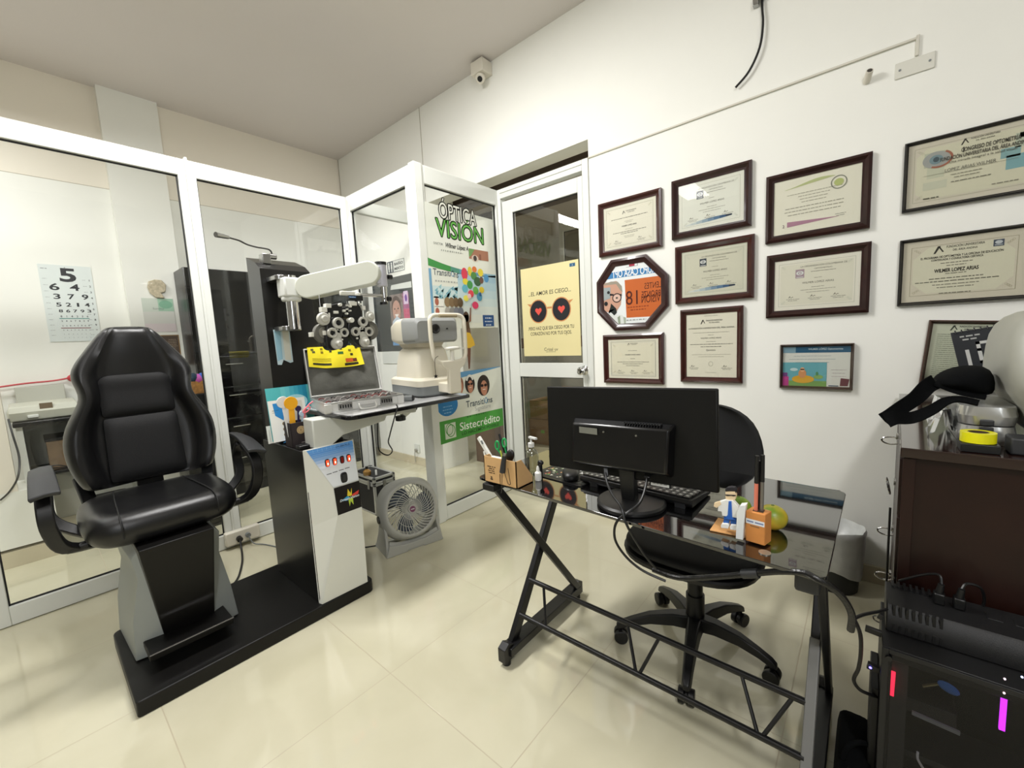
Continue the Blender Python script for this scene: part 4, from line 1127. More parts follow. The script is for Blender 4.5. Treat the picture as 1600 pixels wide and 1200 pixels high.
# black flight case with aluminium edges
fc = thing('equipment_case', 'black equipment case with aluminium edges standing in the glass corner behind the fan', 'case', (-2.90, 1.652, 0))
X0, X1, Y0, Y1, ZH = -3.07, -2.735, 1.56, 1.742, .285; zl = .235
M_pan = mat('black_textured_panel', (26, 26, 27), .6, bump=.3, bscale=700)
b = MB(); b.box(X0 + .003, X1 - .003, Y0 + .003, Y1 - .003, .003, zl - .004); bd = b.build('case_body', M_pan, fc)
b = MB(); b.box(X0 + .003, X1 - .003, Y0 + .003, Y1 - .003, zl + .001, ZH - .003); lid_ = b.build('case_lid', M_pan, fc)
def edges(z0, z1, par, w_=.018):
    b = MB()
    for x in (X0, X1 - w_):
        for y in (Y0, Y1 - w_): b.box(x, x + w_, y, y + w_, z0, z1)
    for z in (z0, z1 - w_ * .8):
        for y in (Y0, Y1 - w_): b.box(X0, X1, y, y + w_, z, z + w_ * .8)
        for x in (X0, X1 - w_): b.box(x, x + w_, Y0, Y1, z, z + w_ * .8)
    b.build('edge_profile', M_alc, par, bevel=.002)
edges(0, zl - .002, bd); edges(zl, ZH, lid_, .02)
for y in (Y0 - .004,):
    for x in (X0 + .06, X1 - .075):
        b = MB(); b.box(x, x + .026, y - .006, y + .004, zl - .04, zl + .028); b.build('latch', M_steel, fc, bevel=.002)
b = MB(); b.box(X1 - .004, X1 + .006, Y0 + .075, Y0 + .10, zl - .045, zl + .02); b.build('latch', M_steel, fc, bevel=.002)
go = thing('perfume_bottle', 'small amber glass bottle with black atomiser on the equipment case', 'bottle', (-2.86, 1.585, ZH))
b = MB(); b.lathe([(.026, 0), (.030, .006), (.030, .03), (.018, .042), (.008, .046), (.008, .05)], (-2.86, 1.585, ZH), n=18); k_ = b.build('bottle_body', mat('amber_glass', (150, 112, 48), .12, coat=.5), go)
b = MB(); b.cyl((-2.86, 1.585, ZH + .05), (-2.86, 1.585, ZH + .066), .011, n=14); b.tube([(-2.86, 1.585, ZH + .058), (-2.85, 1.60, ZH + .07), (-2.84, 1.62, ZH + .068)], .003, 6); b.build('atomiser', M_plas, go)
b = MB(); b.lathe([(.008, 0), (.008, .035), (.006, .04), (0, .041)], (-2.80, 1.625, ZH), n=12); b.build('plastic_tube', mat('translucent_white', (226, 226, 220), .4), label='short white plastic tube standing beside the amber bottle on the case', category='tube')

# ================================================================ BEHIND THE GLASS
XW = XB + .005
def wallsheet(x, y0, z0): return Sheet((x, y0, z0), (0, 1, 0), (0, 0, 1))
# eye chart
s = wallsheet(XW + .003, .140, 1.405); Wc, Hc = .275, .565
s.base(0, 0, Wc, Hc, .002, ink('#dfe6e4'))
s.text('5', .145, .495, .135, '#2c2e33', 1, width=.088, bold=.03)
for txt, y, hgt, w0, x0 in (('64', .405, .068, .052, .055), ('379', .335, .052, .036, .06), ('5214', .275, .040, .028, .063), ('86793', .228, .030, .022, .068)):
    n_ = len(txt)
    for i, ch_ in enumerate(txt): s.text(ch_, x0 + .012 + i * (.155 - w0 * .2) / max(n_ - 1, 1) * (1 if n_ > 2 else .72), y, hgt, '#2c2e33', 1, width=w0 * (.45 if ch_ == '1' else 1), bold=.02)
for j, (txt, y, hh) in enumerate((('814236', .188, .02), ('2467839', .153, .017), ('62845968', .118, .014), ('36274591', .085, .012), ('3846257', .055, .010), ('7495382', .028, .009))):
    for i, ch_ in enumerate(txt): s.text(ch_, .078 + i * .138 / (len(txt) - 1), y, hh, '#4a4e55' if j < 4 else '#8e959a', 1, bold=.01)
s.rect(.066, .169, .225, .174, '#3f8f86', 2); s.rect(.066, .098, .225, .103, '#7d2230', 2)
for i in range(11): s.text(str(i + 1), .256, .462 - i * .046 * (1 - .01 * i), .020 if i < 9 else .012, '#3a3d42', 1, bold=.02); s.lines(.228, .462 - i * .046 * (1 - .01 * i), [.02], .01, .003, '#9aa0a2', 1)
for i in range(11): s.lines(.024, .462 - i * .046 * (1 - .01 * i), [.022], .01, .003, '#a4aaab', 1)
s.lines(.03, .535, [.036], .01, .005, '#8a9092', 1)
s.ell(.135, .548, .003, .003, '#777777', 1)
s.build('eye_chart', None, label='eye test chart with black numbers pinned to the wall behind the glass', category='eye chart')
# irregular plaque
b = MB(); pts = [(233, 440), (243, 437), (256, 440), (260, 448), (258, 457), (250, 460), (256, 466), (252, 463), (238, 462), (231, 452)]
P = [onX(x, y, XW + .06) for x, y in [(231, 440), (241, 437), (252, 438), (259, 446), (258, 456), (251, 458), (257, 466), (243, 465), (234, 458), (230, 449)]]
b.prism(P, (.018, 0, 0)); 
b.build('wall_plaque', mat('beige_plaster_cast', (196, 184, 158), .8, noise=.25, nscale=60, bump=1, bscale=60), bevel=.004, label='irregular beige plaster plaque on the wall pier behind the glass', category='wall decoration')
# calendar leaf and small devotional print
xp = XB + .0605
p0 = onX(228, 519, xp + .002); p1 = onX(271, 467, xp + .002)
s = Sheet(p0, (0, 1, 0), (0, 0, 1)); w_ = (onX(271, 467, xp) - onX(222, 467, xp)).y; h_ = p1.z - p0.z
s.base(0, 0, w_, h_, .002, ink('#dcdcd6')); 
s.rect(0, h_ * .6, w_ * .5, h_, '#d3dbd0', 1); s.rect(w_ * .5, h_ * .62, w_, h_, '#a9cdb5', 1); s.ell(w_ * .75, h_ * .82, w_ * .22, h_ * .12, '#86b89c', 2)
s.text('Sunday', w_ * .5, h_ * .70, .022, '#7c8a84', 3, width=w_ * .36)
s.rect(0, 0, w_, h_ * .25, '#e2d6d8', 1)
s.build('wall_poster', None, label='pale green and white sheet taped to the wall pier above the dark print', category='poster')
p0 = onX(248, 573, xp + .002); p1 = onX(279, 523, xp + .002); h_ = p1.z - p0.z; w_ = .20
s = Sheet(Vector((xp + .002, p1.y - w_, p0.z)), (0, 1, 0), (0, 0, 1)); s.base(0, 0, w_, h_, .002, ink('#4c3b30')); s.frame(0, 0, w_, h_, .008, '#8d6f46')
s.ell(w_ * .35, h_ * .74, .022, .028, '#c99f7c', 2); s.ring(w_ * .35, h_ * .75, .032, .038, .008, '#5a3622', 3); s.poly([(w_ * .15, h_ * .4), (w_ * .55, h_ * .4), (w_ * .45, h_ * .65), (w_ * .25, h_ * .65)], '#d8cfc0', 2)
s.lines(w_ * .76, h_ * .85, [.05, .06, .055, .05, .06], .014, .003, '#b7a58f', 2)
s.build('wall_print', None, label='small dark brown framed print with a robed figure, low on the wall pier', category='picture')
# desk with lensmeter
dk = thing('side_table', 'black-topped white side table against the wall behind the left pane', 'table', (-4.40, .22, 0))
b = MB(); b.prism([(-4.18, -.10, .845), (-4.18, .50, .845), (-4.598, .50, .845), (-4.598, -.10, .845)], (0, 0, .03)); b.build('table_top', mat('black_table_top', (26, 26, 26), .25), dk, bevel=.006)
b = MB(); b.box(-4.59, -4.21, -.09, -.06, 0, .845); b.box(-4.59, -4.21, .46, .49, 0, .845); b.box(-4.59, -4.57, -.06, .46, .3, .845); b.build('table_side', M_wht, dk, bevel=.002)
b = MB(); b.box(-4.58, -4.2, -.06, .46, .495, .515); b.build('shelf', M_plas, dk, bevel=.002)
b = MB(); b.box(-4.57, -4.24, .0, .03, .515, .845); b.build('divider', M_plas, dk) if False else b.bm.free()
def carton(label, x0, x1, y0, y1, z0, z1, m, cat='box', nm='storage_box', **k):
    t_ = thing(nm, label, cat, ((x0 + x1) / 2, (y0 + y1) / 2, z0), **k)
    b = MB(); b.box(x0, x1, y0, y1, z0, z1); b.build('box_body', m, t_, bevel=.002)
    return t_
t_ = carton('brown translucent storage box on the shelf under the black-topped side table', -4.55, -4.26, .03, .34, .5155, .72, mat('brown_box', (120, 100, 78), .5, noise=.2, nscale=10))
b = MB(); b.box(-4.555, -4.255, .025, .345, .715, .735); b.build('lid', M_plas, t_, bevel=.002)
b = MB(); b.tube([(-4.22, -.04, .53), (-4.21, .05, .555), (-4.22, .12, .53), (-4.21, .2, .56), (-4.225, .28, .58), (-4.21, .33, .6), (-4.215, .28, .555), (-4.205, .15, .525), (-4.215, .02, .54)], .004, 6); b.build('loose_cable', M_plas, label='tangled thin black cable in front of the brown storage box', category='cable')
t_ = carton('low white box on the shelf below the black-topped table, left of the gap', -4.42, -4.19, -.055, .15, .42, .4201, M_wht) if False else None
# lensmeter-like beige device with hinged lid
lm = thing('cash_register', 'beige desktop device with raised lid on the black-topped table behind the glass', 'office machine', (-4.38, .05, .875))
M_dev = mat('beige_grey_device', (196, 196, 182), .45)
b = MB(); b.loft([[(-4.55, -.11, .877), (-4.24, -.11, .877), (-4.24, .21, .877), (-4.55, .21, .877)], [(-4.55, -.115, .935), (-4.23, -.115, .935), (-4.23, .22, .935), (-4.55, .22, .935)],
                  [(-4.54, -.105, .985), (-4.25, -.105, .975), (-4.25, .205, .975), (-4.54, .205, .985)]]); b.build('device_body', M_dev, lm, bevel=.008)
b = MB(); b.bar((-4.53, .05, .975), (-4.56, .05, 1.09), .24, .012, up=(1, 0, 0)); b.build('raised_lid', mat('grey_device_lid', (170, 170, 158), .4), lm, bevel=.003)
b = MB(); b.box(-4.248, -4.236, .03, .09, .935, .985); b.build('window', mat('brown_device_window', (120, 104, 84), .2), lm)
b = MB(); b.box(-4.235, -4.222, -.03, .02, .895, .915); b.build('switch', M_wht, lm, bevel=.003)
b = MB(); b.tube([(-4.56, -.17, 1.10), (-4.555, -.02, 1.115), (-4.555, .12, 1.12), (-4.55, .22, 1.135)], .006, 8, m=mat('red_ribbon', (190, 60, 68), .5)); b.ball((-4.55, .23, 1.13), (.02, .04, .03), m=mat('red_ribbon', (190, 60, 68), .5), n=12, k=8); b.ball((-4.56, -.18, 1.10), (.02, .03, .022), m=mat('red_ribbon', (190, 60, 68), .5), n=12, k=8)
b.build('red_ribbon', None, label='red ribbon with knotted ends lying along the wall above the beige device', category='ribbon')
b = MB(); b.tube([onX(13, 655, -4.2), onX(20, 680, -4.15), onX(30, 715, -4.05), onX(28, 745, -3.985), onX(15, 768, -3.98), onX(0, 782, -3.98)], .005, 6)
b.build('device_cord', M_plas, label='black cord hanging from the side table towards the left edge behind the glass', category='cord')
b = MB(); b.loft([rr2(-4.15, -3.98, .17, .36, .001, .03), rr2(-4.17, -3.96, .15, .38, .30, .03)]); b.build('waste_basket', M_plas, label='black waste basket on the floor behind the chair, beyond the glass', category='bin')

# tall black cabinet behind the column
wd = thing('drawer_cabinet', 'tall glossy black drawer cabinet against the wall beyond the glass', 'cabinet', (-4.40, 1.68, 0))
M_gb = mat('glossy_black_lacquer', (13, 13, 14), .06, coat=.6)
b = MB(); b.box(-4.535, -4.222, .912, 2.45, 0, 1.965); b.build('carcass', mat('black_carcass', (24, 24, 25), .3), wd, bevel=.003)
b = MB(); b.box(-4.222, -4.203, .915, 1.075, .04, 1.962); b.build('side_panel', M_gb, wd, bevel=.002)
zs = [.10, .405, .69, .965, 1.235, 1.962]
for i in range(5):
    b = MB(); b.box(-4.222, -4.203, 1.079, 1.62, zs[i] + .003, zs[i + 1] - .003); dr = b.build('drawer' if i < 4 else 'door', M_gb, wd, bevel=.002)
    b = MB(); z_ = zs[i + 1] - .075 if i < 4 else zs[i] + 0; 
    if i < 4:
        b.cyl((-4.19, 1.115, z_), (-4.19, 1.245, z_), .0055, n=10); b.cyl((-4.205, 1.125, z_), (-4.19, 1.125, z_), .003, n=8); b.cyl((-4.205, 1.235, z_), (-4.19, 1.235, z_), .003, n=8); b.build('handle', M_chr, dr)
    else: b.bm.free()
b = MB(); b.box(-4.222, -4.203, 1.624, 2.03, .10, 1.962); b.build('door', M_gb, wd, bevel=.002)
b = MB(); b.box(-4.222, -4.203, 2.034, 2.447, .10, 1.962); b.build('door', M_gb, wd, bevel=.002)
# small black stand with a basket
st = thing('side_stand', 'narrow black stand holding a wooden basket, between chair and partition post', 'stand', (-3.75, .78, 0))
b = MB(); b.box(-3.92, -3.60, .66, .92, .0, .98); b.build('stand_body', M_plas, st, bevel=.003)
bs = thing('basket', 'honey-coloured wooden basket on the black stand behind the chair', 'basket', (-3.75, .80, .981))
b = MB(); b.loft([rr2(-3.88, -3.64, .70, .90, .981, .03), rr2(-3.90, -3.62, .68, .92, 1.07, .03)]); b.build('basket_body', mat('wicker', (186, 134, 76), .6, noise=.25, nscale=70, bump=.8, bscale=120), bs)
for cc, nm, y, dz in (((60, 96, 190), 'blue', .83, .045), ((28, 52, 70), 'dark teal', .76, .05), ((190, 90, 170), 'magenta', .79, .02)):
    b = MB(); b.ball((-3.66, y, 1.075 + dz * .3), (.045, .045, .04), n=14, k=9); b.build('yarn_ball', mat('yarn_' + nm.replace(' ', '_'), cc, .8, bump=1, bscale=200), label=nm + ' rolled cloth ball lying in the wooden basket', category='cloth ball')
# restroom sign, large framed poster and outlet on the right-hand wall of the passage
yw = YR - .001
def pair(a, c, Y): return onY(*a, Y), onY(*c, Y)
p0, p1 = pair((606, 428), (631, 404), yw - .003)
s = Sheet(p0, (1, 0, 0), (0, 0, 1)); w_ = p1.x - p0.x; h_ = .115
s.base(0, 0, w_, h_, .002, ink('#e9ebe6')); s.frame(0, 0, w_, h_, .004, '#4a4f55')
s.rect(.0, 0, w_ * .36, h_, '#39424e', 2)
for cx in (w_ * .10, w_ * .26):
    s.ell(cx, h_ * .82, .011, .011, '#e9ebe6', 3); s.poly([(cx - .013, h_ * .35), (cx + .013, h_ * .35), (cx + .011, h_ * .72), (cx - .011, h_ * .72)], '#e9ebe6', 3); s.rect(cx - .008, h_ * .08, cx + .008, h_ * .36, '#e9ebe6', 3)
s.text('BAÑO', w_ * .68, h_ * .68, .034, '#2f353b', 3, width=w_ * .5, bold=.03); s.text('MIXTO', w_ * .68, h_ * .28, .034, '#2f353b', 3, width=w_ * .52, bold=.03)
s.build('restroom_sign', None, label='small restroom sign with two figures on the passage wall', category='sign')
fr_ = thing('advertising_board', 'large grey-framed board with a smiling portrait and pink panel on the passage wall', 'poster', tuple(onY(620, 545, yw)))
p0 = onY(600, 545, yw); x0 = p0.x - .12; x1 = onY(652, 500, yw).x; z0 = onY(640, 548, yw).z; z1 = onY(642, 427, yw).z
s = Sheet((x0, yw - .004, z0), (1, 0, 0), (0, 0, 1)); w_, h_ = x1 - x0, z1 - z0
s.base(0, 0, w_, h_, .003, mat('dark_grey_board', (66, 69, 68), .35)); bd_ = s.build('board', None, fr_)
s = Sheet((x0, yw - .0045, z0), (1, 0, 0), (0, 0, 1)); sx = w_ - .105
s.poly([(sx - .28, h_ * .9), (sx + .06, h_ * .9), (sx + .06, h_ * .82), (sx - .30, h_ * .84)], '#d9dcd6', 1)
s.rect(sx - .33, .24, sx - .10, h_ * .77, '#8b7d78', 1)
s.rect(sx - .10, .24, sx + .0, h_ * .77, '#a9688c', 1); s.rect(sx - .10, .24, sx, .42, '#c4627c', 2); s.rect(sx - .085, h_ * .62, sx - .01, h_ * .79, '#d9c4dc', 2); s.ell(sx - .045, h_ * .70, .02, .035, '#7c4aa0', 3)
fx, fz = sx - .22, h_ * .55
s.ell(fx, fz + .03, .085, .12, '#5e4c46', 2); s.ell(fx, fz, .07, .105, '#c39a8a', 3); s.ell(fx - .03, fz + .02, .012, .008, '#3c2c28', 4); s.ell(fx + .03, fz + .02, .012, .008, '#3c2c28', 4)
s.poly([(fx - .035, fz - .035), (fx + .035, fz - .035), (fx + .02, fz - .058), (fx - .02, fz - .058)], '#efe6e0', 4); s.poly([(fx - .006, fz + .01), (fx + .006, fz + .01), (fx + .010, fz - .018), (fx - .010, fz - .018)], '#b0826f', 4)
s.poly([(fx - .11, .22), (fx + .11, .22), (fx + .08, .31), (fx, .36), (fx - .08, .31)], '#c9d3e0', 4)
s.poly([(fx - .035, .32), (fx + .035, .32), (fx + .03, fz - .09), (fx - .03, fz - .09)], '#b98e7c', 3)
s.rect(sx - .33, .06, sx - .19, .24, '#6f98c4', 2); s.rect(sx - .19, .06, sx - .06, .24, '#5a6650', 2); s.rect(sx - .06, .06, sx + .03, .30, '#d8606c', 2); s.lines(sx - .12, .27, [.08], .01, .006, '#ded6cc', 5)
for i in range(5):
    for j in range(3): s.rect(sx + .02 + j * .022, .32 + i * .045, sx + .035 + j * .022, .34 + i * .045, '#3c3f44', 2)
s.build('poster_print', None, bd_)
b = MB(); b.box(x0 + .1, x1 - .05, yw - .012, yw, z0 - .13, z0 - .005); b.build('label_strip', M_wht, label='white label strip on the passage wall under the large grey-framed board', category='sign')
ou = thing('wall_outlet', 'white wall outlet above the skirting on the passage wall', 'outlet', tuple(onY(654, 712, yw)))
p0, p1 = pair((649, 706), (658, 695), yw); b = MB(); b.box(p0.x, p0.x + .085, yw - .010, yw, p0.z, p0.z + .09); k_ = b.build('outlet_plate', M_wht, ou, bevel=.003)
b = MB(); b.cyl((p0.x + .04, yw - .012, p0.z + .03), (p0.x + .04, yw - .03, p0.z + .028), .016, n=14); b.tube([(p0.x + .04, yw - .03, p0.z + .028), (p0.x + .035, yw - .035, p0.z - .01), (p0.x + .02, yw - .02, .03)], .004, 6); b.build('plug', mat('grey_plug', (170, 168, 160), .4), ou)

# white power strip fixed on the partition post, with its leads
ps = thing('power_strip', 'white double power outlet fixed to the foot of the partition post', 'power outlet', (-3.08, .80, .03))
p0 = onX(353, 855, -3.06); p1 = onX(387, 828, -3.06)
b = MB(); b.box(-3.10, -3.055, .695, .89, .03, .115); k_ = b.build('outlet_body', M_wht2, ps, bevel=.006)
b = MB(); b.cyl((-3.055, .765, .066), (-3.03, .765, .062), .017, n=16, m=M_plas); b.build('plug', None, ps)
b = MB(); b.cyl((-3.055, .815, .072), (-3.035, .815, .07), .015, n=16, m=M_gr); b.build('plug', None, ps)
def cable(par, pts, r=.004, m=None, name='power_cord'):
    b = MB(); b.tube(pts, r, 7); b.build(name, m or M_plas, par)
cable(ch, [(-3.03, .765, .060), (-2.99, .755, .02), (-2.93, .74, .006), (-2.80, .70, .005), (-2.62, .62, .005), (-2.52, .52, .006)], .006)
cable(cs, [(-3.035, .815, .068), (-3.0, .83, .02), (-2.95, .88, .005), (-2.80, .92, .005), (-2.68, .90, .005), (-2.56, .86, .005), (-2.52, .84, .01)], .004, M_gr)
cable(cs, [(-2.52, .62, .006), (-2.56, .70, .005), (-2.60, .78, .005), (-2.56, .84, .005), (-2.515, .86, .01)], .005)

# ---- banners on the glazed screen beside the door
xb = XS + .026
sy0, sz0 = 1.80, .55
def bp(x, y): p = onX(x, y, xb); return (p.y - sy0, p.z - sz0)
s = Sheet((xb, sy0, sz0), (0, 1, 0), (0, 0, 1), .0004)
def q4(pts, col, lay=1): s.poly([bp(*p) for p in pts], col, lay)
def base_panel(z0, z1, y0=-.012, y1=.655):
    s.base(y0, z0, y1, z1, .0012, ink('#dcdfd6'))
zt, zm = 2.172 - sz0, bp(760, 512)[1]
s.base(-.012, zm, .655, zt, .0012, mat('banner_vinyl', (222, 225, 214), .35))
W = .64
def outl(tx, x, y, sz, c_out, c_in, wd):
    for k in range(10):
        a = 2 * math.pi * k / 10; s.text(tx, x + .0075 * math.cos(a), y + .0075 * math.sin(a), sz, c_out, 2, width=wd)
    s.text(tx, x, y, sz, c_in, 3, width=wd)
outl('ÓPTICA', .30, bp(716, 347)[1] + .055, .150, '#3a3c3a', '#e3e5da', .35)
outl('VISIÓN', .315, bp(716, 368)[1] + .03, .165, '#2f3d2c', '#63ad4c', .45)
z_ = bp(700, 386)[1] + .012
s.text('DOCTOR', .10, z_, .022, '#6a6d6a', 2, width=.08); s.text('Wilmer López A', .27, z_, .045, '#2f3230', 2, width=.22, slant=.25, bold=.02); s.lines(.22, z_ - .04, [.2], .01, .010, '#9fa29a', 2)
a, c = bp(732, 388), bp(759, 408)
s.rect(a[0], c[1], c[0] + .03, a[1], '#a9745a', 2); s.poly([(a[0], a[1]), (a[0] + .06, a[1]), (a[0] + .02, a[1] - .05), (a[0], a[1] - .06)], '#6f9a58', 3); s.ell(a[0] + .06, a[1] - .065, .035, .024, '#d8c4b6', 3); s.ell(a[0] + .06, a[1] - .065, .018, .02, '#3f3430', 4); s.rect(a[0] + .105, c[1], a[0] + .125, a[1] - .03, '#8a5642', 3)
zc = bp(664, 401)[1]
ng = 16
for i in range(ng):
    t0, t1 = i / ng, (i + 1) / ng
    f = lambda t: zc - .085 * (1 - (1 - t) ** 2.2) + .02 * t
    hgt = lambda t: .045 * (1 - t) + .006
    c_ = '#3f8f45' if i < 5 else ('#4f8f7c' if i < 7 else '#5f93b4' if i < 12 else '#8fb4c4')
    s.poly([(-.01 + .66 * t0, f(t0) - hgt(t0)), (-.01 + .66 * t1, f(t1) - hgt(t1)), (-.01 + .66 * t1, f(t1)), (-.01 + .66 * t0, f(t0))], c_, 2)
zA = bp(664, 411)[1] - .03; zB = zm + .01
s.rect(-.01, zB, .022, zA, '#6f9fc0', 2); s.rect(.255, zA - .115 + .10, .655, zA - .001 + .01, '#a9c8d6', 1)
for i in range(6): s.rect(.255, zA - .06 * (i + 1), .655, zA - .06 * i, ('#a4c4d6', '#b0ccd8', '#bdd3da', '#c8d8da', '#d2dbd8', '#d8ddd6')[i], 1)
zt_ = bp(692, 428)[1]
s.text('Transiti', .115, zt_ + .01, .062, '#44505a', 2, width=.155, bold=.006); s.ring(.212, zt_ + .008, .014, .020, .005, '#3f7fa8', 2); s.text('ns', .243, zt_ + .006, .062, '#44505a', 2, width=.042, bold=.006); s.lines(.15, zt_ - .05, [.2], .01, .010, '#a6aaa6', 2)
z1_, z0_ = bp(690, 447)[1], bp(690, 466)[1]
s.rect(.02, z0_, .265, z1_, '#c6d9da', 2)
random.seed(4)
for i in range(26): x = .03 + random.random() * .21; z = z0_ + (z1_ - z0_) * random.random(); s.poly([(x, z), (x + .03, z + .02), (x + .02, z - .015)], ('#7fb3c0', '#94c0c8', '#6fa6b8')[i % 3], 3)
for row, yy, cc in ((0, 472, ('#c9b08c', '#8a7454', '#7a6446', '#6c563a', '#5c4a34')), (1, 487, ('#d4d4cc', '#a8a49c', '#8c8a86', '#7c7e86', '#6e727c'))):
    zz = bp(700, yy)[1]; s.rect(.03, zz - .035, .11, zz + .035, '#e6e6de', 2); s.ell(.052, zz, .017, .026, '#a8624e', 3)
    for i in range(4): s.ell(.145 + i * .04, zz, .027, .034, cc[i + 1], 4 + i)
# balloons
def PB(x, y): return bp(640 + x / 5, 300 + y / 5)
bal = [(428, 640, '#d93a52', 28, 52), (505, 605, '#e07838', 22, 26), (470, 620, '#d9c63c', 20, 40), (553, 630, '#e4cf3a', 26, 34), (500, 655, '#4a8a44', 28, 34), (598, 675, '#4a8fc4', 24, 36), (435, 700, '#e0d03c', 26, 26), (470, 725, '#3f9448', 26, 36), (432, 755, '#5fb0c4', 26, 34), (530, 700, '#2f5a34', 34, 40), (560, 690, '#6a4a3a', 20, 30), (562, 765, '#dcc438', 24, 28), (515, 770, '#5fa648', 26, 34), (545, 820, '#4f93b4', 26, 36), (478, 795, '#d8404e', 26, 32), (440, 830, '#e2dc5c', 24, 26), (512, 885, '#dc3f6a', 30, 32), (465, 815, '#e9c6c6', 18, 22), (550, 800, '#24588c', 12, 18)]
for i, (x, y, c_, rx, ry) in enumerate(bal):
    a = PB(x, y); s.ell(a[0], a[1], rx / 5 * .0054, ry / 5 * .0042, c_, 3 + i * .2)
a = PB(485, 870); c = PB(470, 960); s.poly([(a[0] - .002, a[1]), (a[0] + .002, a[1]), (c[0] + .002, c[1]), (c[0] - .002, c[1])], '#8a7a70', 8)
a = PB(575, 1050); c = PB(655, 962); s.rect(a[0], a[1], c[0], c[1], '#1f4a82', 4); s.lines((a[0] + c[0]) / 2, (a[1] + c[1]) / 2 + .02, [.07, .08, .06], .026, .008, '#d8e0e8', 5)
s.build('window_banner', None, label='upper white optician banner with balloons hung on the glazed screen beside the door', category='banner')
# figure in the yellow dress (sticker on the glass, running down from the banner)
s = Sheet((xb + .0012, sy0, sz0), (0, 1, 0), (0, 0, 1), .0004)
def W4(x, y): return bp(640 + x / 7.5, 520 + y / 7.5)
def wq(pts, col, lay=1): s.poly([W4(*p) for p in pts], col, lay)
wq([(640, -30), (655, -60), (705, -60), (715, 0), (722, 80), (650, 60)], '#6a5040', 1)
wq([(640, -10), (705, 0), (745, 75), (765, 145), (700, 180), (648, 172), (632, 60)], '#d8b03c', 2)
wq([(660, 175), (715, 178), (712, 300), (705, 420), (690, 425), (680, 300)], '#6a4638', 1)
a = PB(440, 975); s.ell(a[0], a[1], .028, .038, '#4c382c', 3); s.poly([PB(425, 960), PB(455, 960), PB(468, 1060), PB(440, 1085)], '#54402f', 3)
s.poly([PB(470, 905), PB(480, 905), PB(478, 1010), PB(464, 1020)], '#8a5c48', 3)
s.build('glass_sticker', None, label='sticker of a standing person in a yellow dress on the glass between the two banners', category='sticker')
# lower banner
s = Sheet((xb, sy0, sz0), (0, 1, 0), (0, 0, 1), .0004)
TL = bp(660, 590); TR = bp(778, 571); BR = bp(786, 662); BL = bp(686, 696)
TL = (-.012, bp(700, 583)[1] - .06); TR = (.655, bp(776, 573)[1]); BL = (-.012, BL[1]); BR = (.655, BL[1] + .012)
pts = [BL, BR, TR, TL]
s.prism([s.P(a_, b_, -.0012) for a_, b_ in pts], s.n * .0012, mat('banner_vinyl', (222, 225, 214), .35))
s.poly([(.02, W4(550, 470)[1]), (.02, W4(550, 470)[1] - .06), (.655, TR[1] - .004), (.655, TR[1])], '#5f93bc', 1)
for i, (x, y, rx, ry, hair) in enumerate(((600, 610, .026, .055, '#8a5a44'), (705, 600, .050, .066, '#2c2624'), (865, 615, .066, .080, '#2e2420'))):
    a = W4(x, y); s.ell(a[0], a[1], rx, ry, hair, 3 + i); s.ell(a[0] + .003, a[1] - .02, rx * .55, ry * .72, '#b98268', 5 + i)
    if i: s.ell(a[0] - rx * .27, a[1] + .0, rx * .24, ry * .14, '#2a1c1c', 8); s.ell(a[0] + rx * .3, a[1] + .0, rx * .24, ry * .14, '#2a1c1c', 8); s.rect(a[0] - rx * .2, a[1] - ry * .42, a[0] + rx * .25, a[1] - ry * .36, '#efe4dc', 8)
    if i == 1: s.ring(a[0], a[1] + .01, rx * .85, ry * .92, .018, '#d9d9d2', 7, t0=20, t1=160)
a = W4(825, 805); s.text('Transiti', a[0] - .05, a[1], .068, '#44505a', 3, width=.19, bold=.01); s.ring(a[0] + .065, a[1], .016, .024, .006, '#3f7fa8', 3); s.text('ns', a[0] + .108, a[1], .068, '#44505a', 3, width=.055, bold=.01)
a = W4(860, 868); s.text('Signature', a[0], a[1], .046, '#a8aaa8', 3, width=.17)
a = W4(430, 850); s.ell(a[0] + .012, a[1], .095, .078, '#2f7fc0', 3); s.lines(a[0] + .01, a[1] - .01, [.08, .09, .07], .022, .006, '#8fc0e4', 4)
gzL = BL[1]; gT = bp(684, 660)[1]; gR = bp(783, 638)[1]
s.poly([(-.012, gzL), (.655, BR[1]), (.655, gR), (-.012, gT)], '#4c9c40', 2)
gh = gT - gzL; gs = (gR - gT) / .66
s.text('Sistecrédito', .40, gzL + gh * .55, gh * .52, '#e8efe2', 4, width=.43, bold=.008, rot=math.atan(gs)); s.lines(.36, gzL + gh * .93, [.2], .01, .010, '#2f6a2c', 4)
s.text('LO HACEMOS POSIBLE', .40, gzL + gh * .22, gh * .22, '#2a5c28', 4, width=.40, bold=.02, rot=math.atan(gs))
s.rect(.045, gzL + gh * .16, .145, gzL + gh * .84, '#dfe9d8', 4); s.ring(.10, gzL + gh * .5, .04, gh * .28, .006, '#4c9c40', 5); s.ring(.085, gzL + gh * .58, .035, gh * .26, .005, '#4c9c40', 6)
s.build('window_banner', None, label='lower banner with a green credit strip on the glazed screen beside the door', category='banner')

